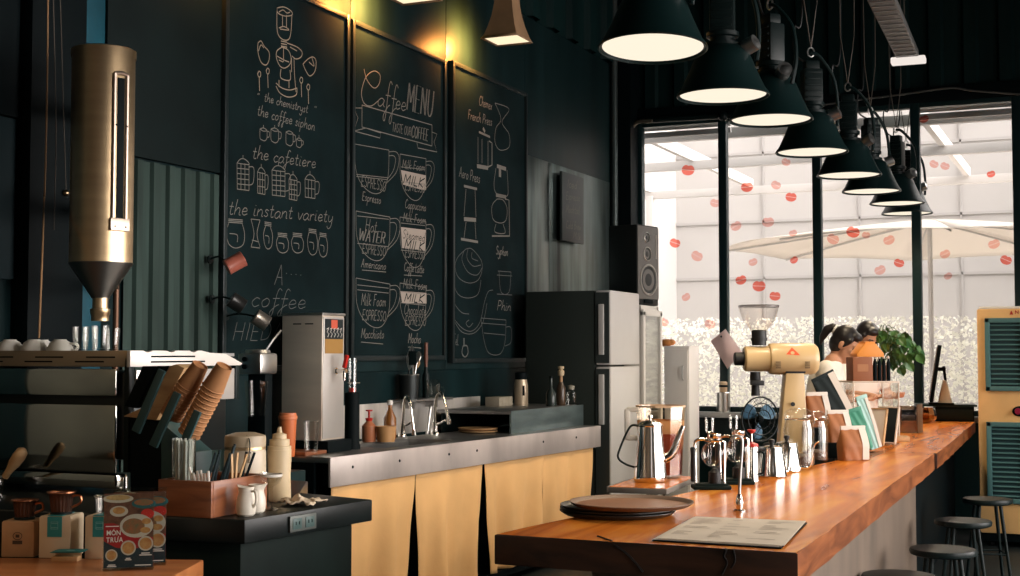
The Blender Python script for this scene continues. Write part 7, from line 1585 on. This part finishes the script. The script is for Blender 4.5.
for i, (ya_, yb_) in enumerate(((318, 391), (422, 503))):
    z1, z0 = kz(ya_), kz(yb_); m = MB(); f_ = .035
    for x in (xa_ + f_ / 2, xb_ - f_ / 2): m.box((x, -.008, (z0 + z1) / 2), (f_, .035, z1 - z0), .006)
    for z in (z0 + f_ / 2, z1 - f_ / 2): m.box(((xa_ + xb_) / 2, -.008, z), (xb_ - xa_, .035, f_), .006)
    pn = m.build('louver_frame', M_act, ac); m = MB(); m.box(((xa_ + xb_) / 2, .004, (z0 + z1) / 2), (xb_ - xa_ - .04, .012, z1 - z0 - .04)); m.build('filter_pad', M_acd, pn); n = 13 if i == 0 else 15; m = MB()
    for k in range(n): m.box(((xa_ + xb_) / 2, -.010, z0 + f_ + (k + .5) * (z1 - z0 - 2 * f_) / n), (xb_ - xa_ - 2 * f_, .018, .006), .001, rotm('X', 30))
    for x in (xa_ + (xb_ - xa_) * .36, xa_ + (xb_ - xa_) * .68): m.box((x, -.014, (z0 + z1) / 2), (.008, .014, z1 - z0 - 2 * f_))
    m.build('louver_slat', M_act, pn)
zk_ = kz(411); m = MB(); m.ball((kx(1020), -.004, zk_), (.055, .012, .038), 20); kp = m.build('knob_plate', M_black, ac); m = MB(); m.lathe([(0, 0), (.024, 0), (.022, .025), (0, .027)], (kx(1018), -.014, zk_), 18, Matrix.Rotation(PI / 2, 3, 'X')); m.build('knob', mat('knob_maroon', (.25, .012, .04), .3), kp)
zz = kz(312.5); m = MB(); x = kx(1013); m.prism([(x - .013, zz - .016), (x + .013, zz - .016), (x, zz + .014)], .003, frame3((1, 0, 0), (0, 0, 1), (0, -1, 0), (0, -.0005, 0))); add_text(m, 'N', .036, frame3((1, 0, 0), (0, 0, 1), (0, -1, 0), (x + .037, -.003, zz)), bold=.001); m.build('logo_lettering', mat('logo_dark_red', (.40, .03, .02), .5), ac)
# ------------------------------------------------------------------ people behind the bar
M_skin = mat('skin', (.52, .26, .15), .5, sub=.0); M_hair = mat('hair_black', (.010, .008, .008), .4); M_shirt = mat('shirt_white', (.90, .84, .76), .85, bump=.1, bscale=25); M_pants = mat('dark_trousers', (.02, .024, .03), .8); M_shoe = mat('dark_shoes', (.02, .018, .016), .5)
def cap(m, a, b, ra, rb, seg=14): m.cyl(a, b, ra, rb, seg, True); m.ball(a, ra, seg); m.ball(b, rb, seg)
def chain(m, pts, rads):
    for i in range(len(pts) - 1): cap(m, pts[i], pts[i + 1], rads[i], rads[i + 1])
def remesh(o, vox, it=4, f=.5):
    r = o.modifiers.new('join', 'REMESH'); r.mode = 'VOXEL'; r.voxel_size = vox; r.use_smooth_shade = True
    s = o.modifiers.new('soft', 'SMOOTH'); s.iterations = it; s.factor = f; return o
def person(lab, loc, rz, J, pony=True, shirt=M_shirt, grp=None):
    t = thing('person', lab, 'person', loc, rz, grp); V = Vector
    hc = V(J['head']); ht = Euler((0, J['nod'], J.get('turn', 0))).to_matrix()
    H_ = lambda x, y, z: hc + ht @ V((x, y, z))
    m = MB()
    # trunk, neck, head
    for a, b, ra, rb in (('pelvis', 'waist', .13, .115), ('waist', 'chest', .115, .125), ('chest', 'neck0', .12, .075)):
        pa, pb = V(J[a]), V(J[b])
        for s in (-.055, 0, .055): cap(m, pa + V((0, s, 0)), pb + V((0, s * (.8 if b != 'neck0' else .6), 0)), ra * .82, rb * .82)
    cap(m, J['neck0'], H_(-.015, 0, -.07), .052, .048)
    m.ball(hc + ht @ V((-.012, 0, .03)), (.092, .074, .098), 24, ht); m.ball(H_(.022, 0, -.045), (.062, .056, .075), 20, ht); m.ball(H_(.05, 0, -.098), (.028, .030, .022), 14, ht)
    cap(m, H_(.078, 0, .005), H_(.102, 0, -.038), .009, .013); m.ball(H_(.080, 0, -.072), (.014, .022, .007), 12, ht); m.ball(H_(.078, 0, -.084), (.014, .019, .007), 12, ht); m.ball(H_(.066, 0, .026), (.018, .055, .012), 12, ht)
    for s in (-1, 1): m.ball(H_(-.012, s * .076, -.008), (.020, .008, .030), 12, ht); m.ball(H_(.058, s * .035, -.025), (.022, .022, .02), 12, ht)
    # arms, hands
    for side, s in (('R', -1), ('L', 1)):
        sh, el, wr = V(J['sh' + side]), V(J['el' + side]), V(J['wr' + side]); chain(m, [sh, el, wr], [.050, .040, .027])
        fd = V(J['hand' + side]).normalized(); pn = V((0, 0, -1)); sd = fd.cross(pn).normalized(); up = sd.cross(fd); palm = wr + fd * .05
        m.ball(palm, (.045, .038, .017), 14, Matrix((fd, sd, up)).transposed()); m.cyl(wr, palm, .025, .024, 12)
        for k, (off, L) in enumerate(((-.028, .066), (-.009, .076), (.010, .071), (.028, .056))):
            b = palm + fd * .034 + sd * off; k1 = b + fd * L * .5 - up * .006; k2 = k1 + fd * L * .30 - up * .018; k3 = k2 + fd * L * .14 - up * .018; chain(m, [b, k1, k2, k3], [.0088, .0085, .008, .007])
        tb = palm - sd * .030 * s * -1 * -1; th = palm + sd * (.034 * -s) - fd * .015; chain(m, [th, th + sd * (.022 * -s) + fd * .025 - up * .01, th + sd * (.020 * -s) + fd * .058 - up * .02], [.012, .0105, .0085])
    # legs
    for s in (-1, 1):
        hp = V(J['pelvis']) + V((0, s * .085, -.04)); kn = V((hp.x + .03, s * .095, .47)); an = V((hp.x - .01, s * .10, .075)); chain(m, [hp, kn, an], [.088, .060, .040]); cap(m, an + V((0, 0, -.035)), an + V((.14, s * .012, -.045)), .036, .030)
    remesh(m.build('body', M_skin, t), .0065, 3)
    # shirt
    m = MB()
    for a, b, ra, rb in (('pelvis', 'waist', .145, .132), ('waist', 'chest', .132, .142), ('chest', 'neck0', .138, .080)):
        pa, pb = V(J[a]), V(J[b])
        for s in (-.058, 0, .058): cap(m, pa + V((0, s, 0)), pb + V((0, s * (.85 if b != 'neck0' else .7), -.0 if b != 'neck0' else -.03)), ra * .84, rb * .84)
    for side in 'RL':
        sh, el = V(J['sh' + side]), V(J['el' + side]); chain(m, [V(J['chest']) * .35 + sh * .65, sh, sh.lerp(el, .62)], [.075, .068, .062])
    remesh(m.build('shirt', shirt, t), .012, 5)
    m = MB()
    for s in (-1, 1):
        hp = V(J['pelvis']) + V((0, s * .085, -.06)); kn = V((hp.x + .03, s * .095, .47)); an = V((hp.x - .01, s * .10, .10)); chain(m, [V(J['pelvis']) + V((0, s * .05, .02)), hp, kn, an], [.12, .103, .076, .060])
    remesh(m.build('trousers', M_pants, t), .014, 4)
    for s in (-1, 1):
        hp = V(J['pelvis']) + V((0, s * .085, -.04)); an = V((hp.x - .01, s * .10, .05)); m = MB(); cap(m, an + V((-.03, 0, .0)), an + V((.15, s * .012, -.012)), .048, .036); m.box(an + V((.06, s * .006, -.042)), (.26, .085, .018), .008); remesh(m.build('shoe', M_shoe, t), .010, 3)
    # hair, eyes
    m = MB(); m.ball(H_(-.022, 0, .045), (.093, .080, .094), 24, ht); m.ball(H_(-.045, 0, -.005), (.068, .077, .082), 20, ht); m.ball(H_(.040, 0, .085), (.050, .066, .036), 16, ht)
    for s in (-1, 1): cap(m, H_(.03, s * .072, .05), H_(.005, s * .078, -.01), .014, .009)
    if pony: chain(m, [H_(-.100, 0, .055), H_(-.132, 0, .070), H_(-.160, 0, .035), H_(-.163, .0, -.03), H_(-.150, 0, -.085)], [.022, .028, .032, .024, .008])
    remesh(m.build('hair', M_hair, t), .008, 3)
    if pony: m = MB(); c_ = H_(-.114, 0, .062); m.tube([c_ + ht @ V((.0, .030 * math.cos(a), .030 * math.sin(a))) for a in [2 * PI * k / 16 for k in range(16)]], .008, 6, True); m.build('hair_tie', M_white, t)
    m = MB()
    for s in (-1, 1): m.ball(H_(.074, s * .032, .004), .012, 12)
    m.build('eyes', mat('eye_dark', (.03, .02, .018), .2), t)
    m = MB()
    for s in (-1, 1): cap(m, H_(.083, s * .018, .028), H_(.076, s * .048, .030), .0045, .004)
    m.build('eyebrows', M_hair, t)
    return t
# barista in profile, head bowed over the bar, hands at chest-low height
J = dict(pelvis=(-.06, 0, .90), waist=(-.045, 0, 1.02), chest=(-.01, 0, 1.20), neck0=(.045, 0, 1.335), head=(.125, 0, 1.455), nod=R(30),
         shR=(.02, -.165, 1.285), shL=(.02, .165, 1.285), elR=(.055, -.225, 1.06), elL=(.06, .22, 1.06), wrR=(.185, -.10, 1.085), wrL=(.19, .10, 1.08), handR=(.9, .35, -.12), handL=(.9, -.35, -.12))
hp_ = onD(845, 345, 9.4); ang = R(2); off = Matrix.Rotation(ang, 3, 'Z') @ Vector(J['head'])
person('person with a black ponytail in a white T-shirt, head bowed, hands together above the bar', (hp_.x - off.x, hp_.y - off.y, hp_.z - J['head'][2]), ang, J)
J2_ = dict(pelvis=(-.03, 0, .90), waist=(-.02, 0, 1.03), chest=(.0, 0, 1.22), neck0=(.03, 0, 1.36), head=(.09, 0, 1.49), nod=R(26),
         shR=(.01, -.17, 1.30), shL=(.01, .17, 1.30), elR=(.05, -.23, 1.07), elL=(.06, .22, 1.06), wrR=(.25, -.12, 1.06), wrL=(.25, .11, 1.06), handR=(.9, .3, -.1), handL=(.9, -.3, -.1))
hp_ = onD(867, 339, 10.3); ang = R(-40); off = Matrix.Rotation(ang, 3, 'Z') @ Vector(J2_['head'])
person('dark-haired person in a pale shirt behind the barista, mostly hidden by the display rack', (hp_.x - off.x, hp_.y - off.y, hp_.z - J2_['head'][2]), ang, J2_, pony=False)
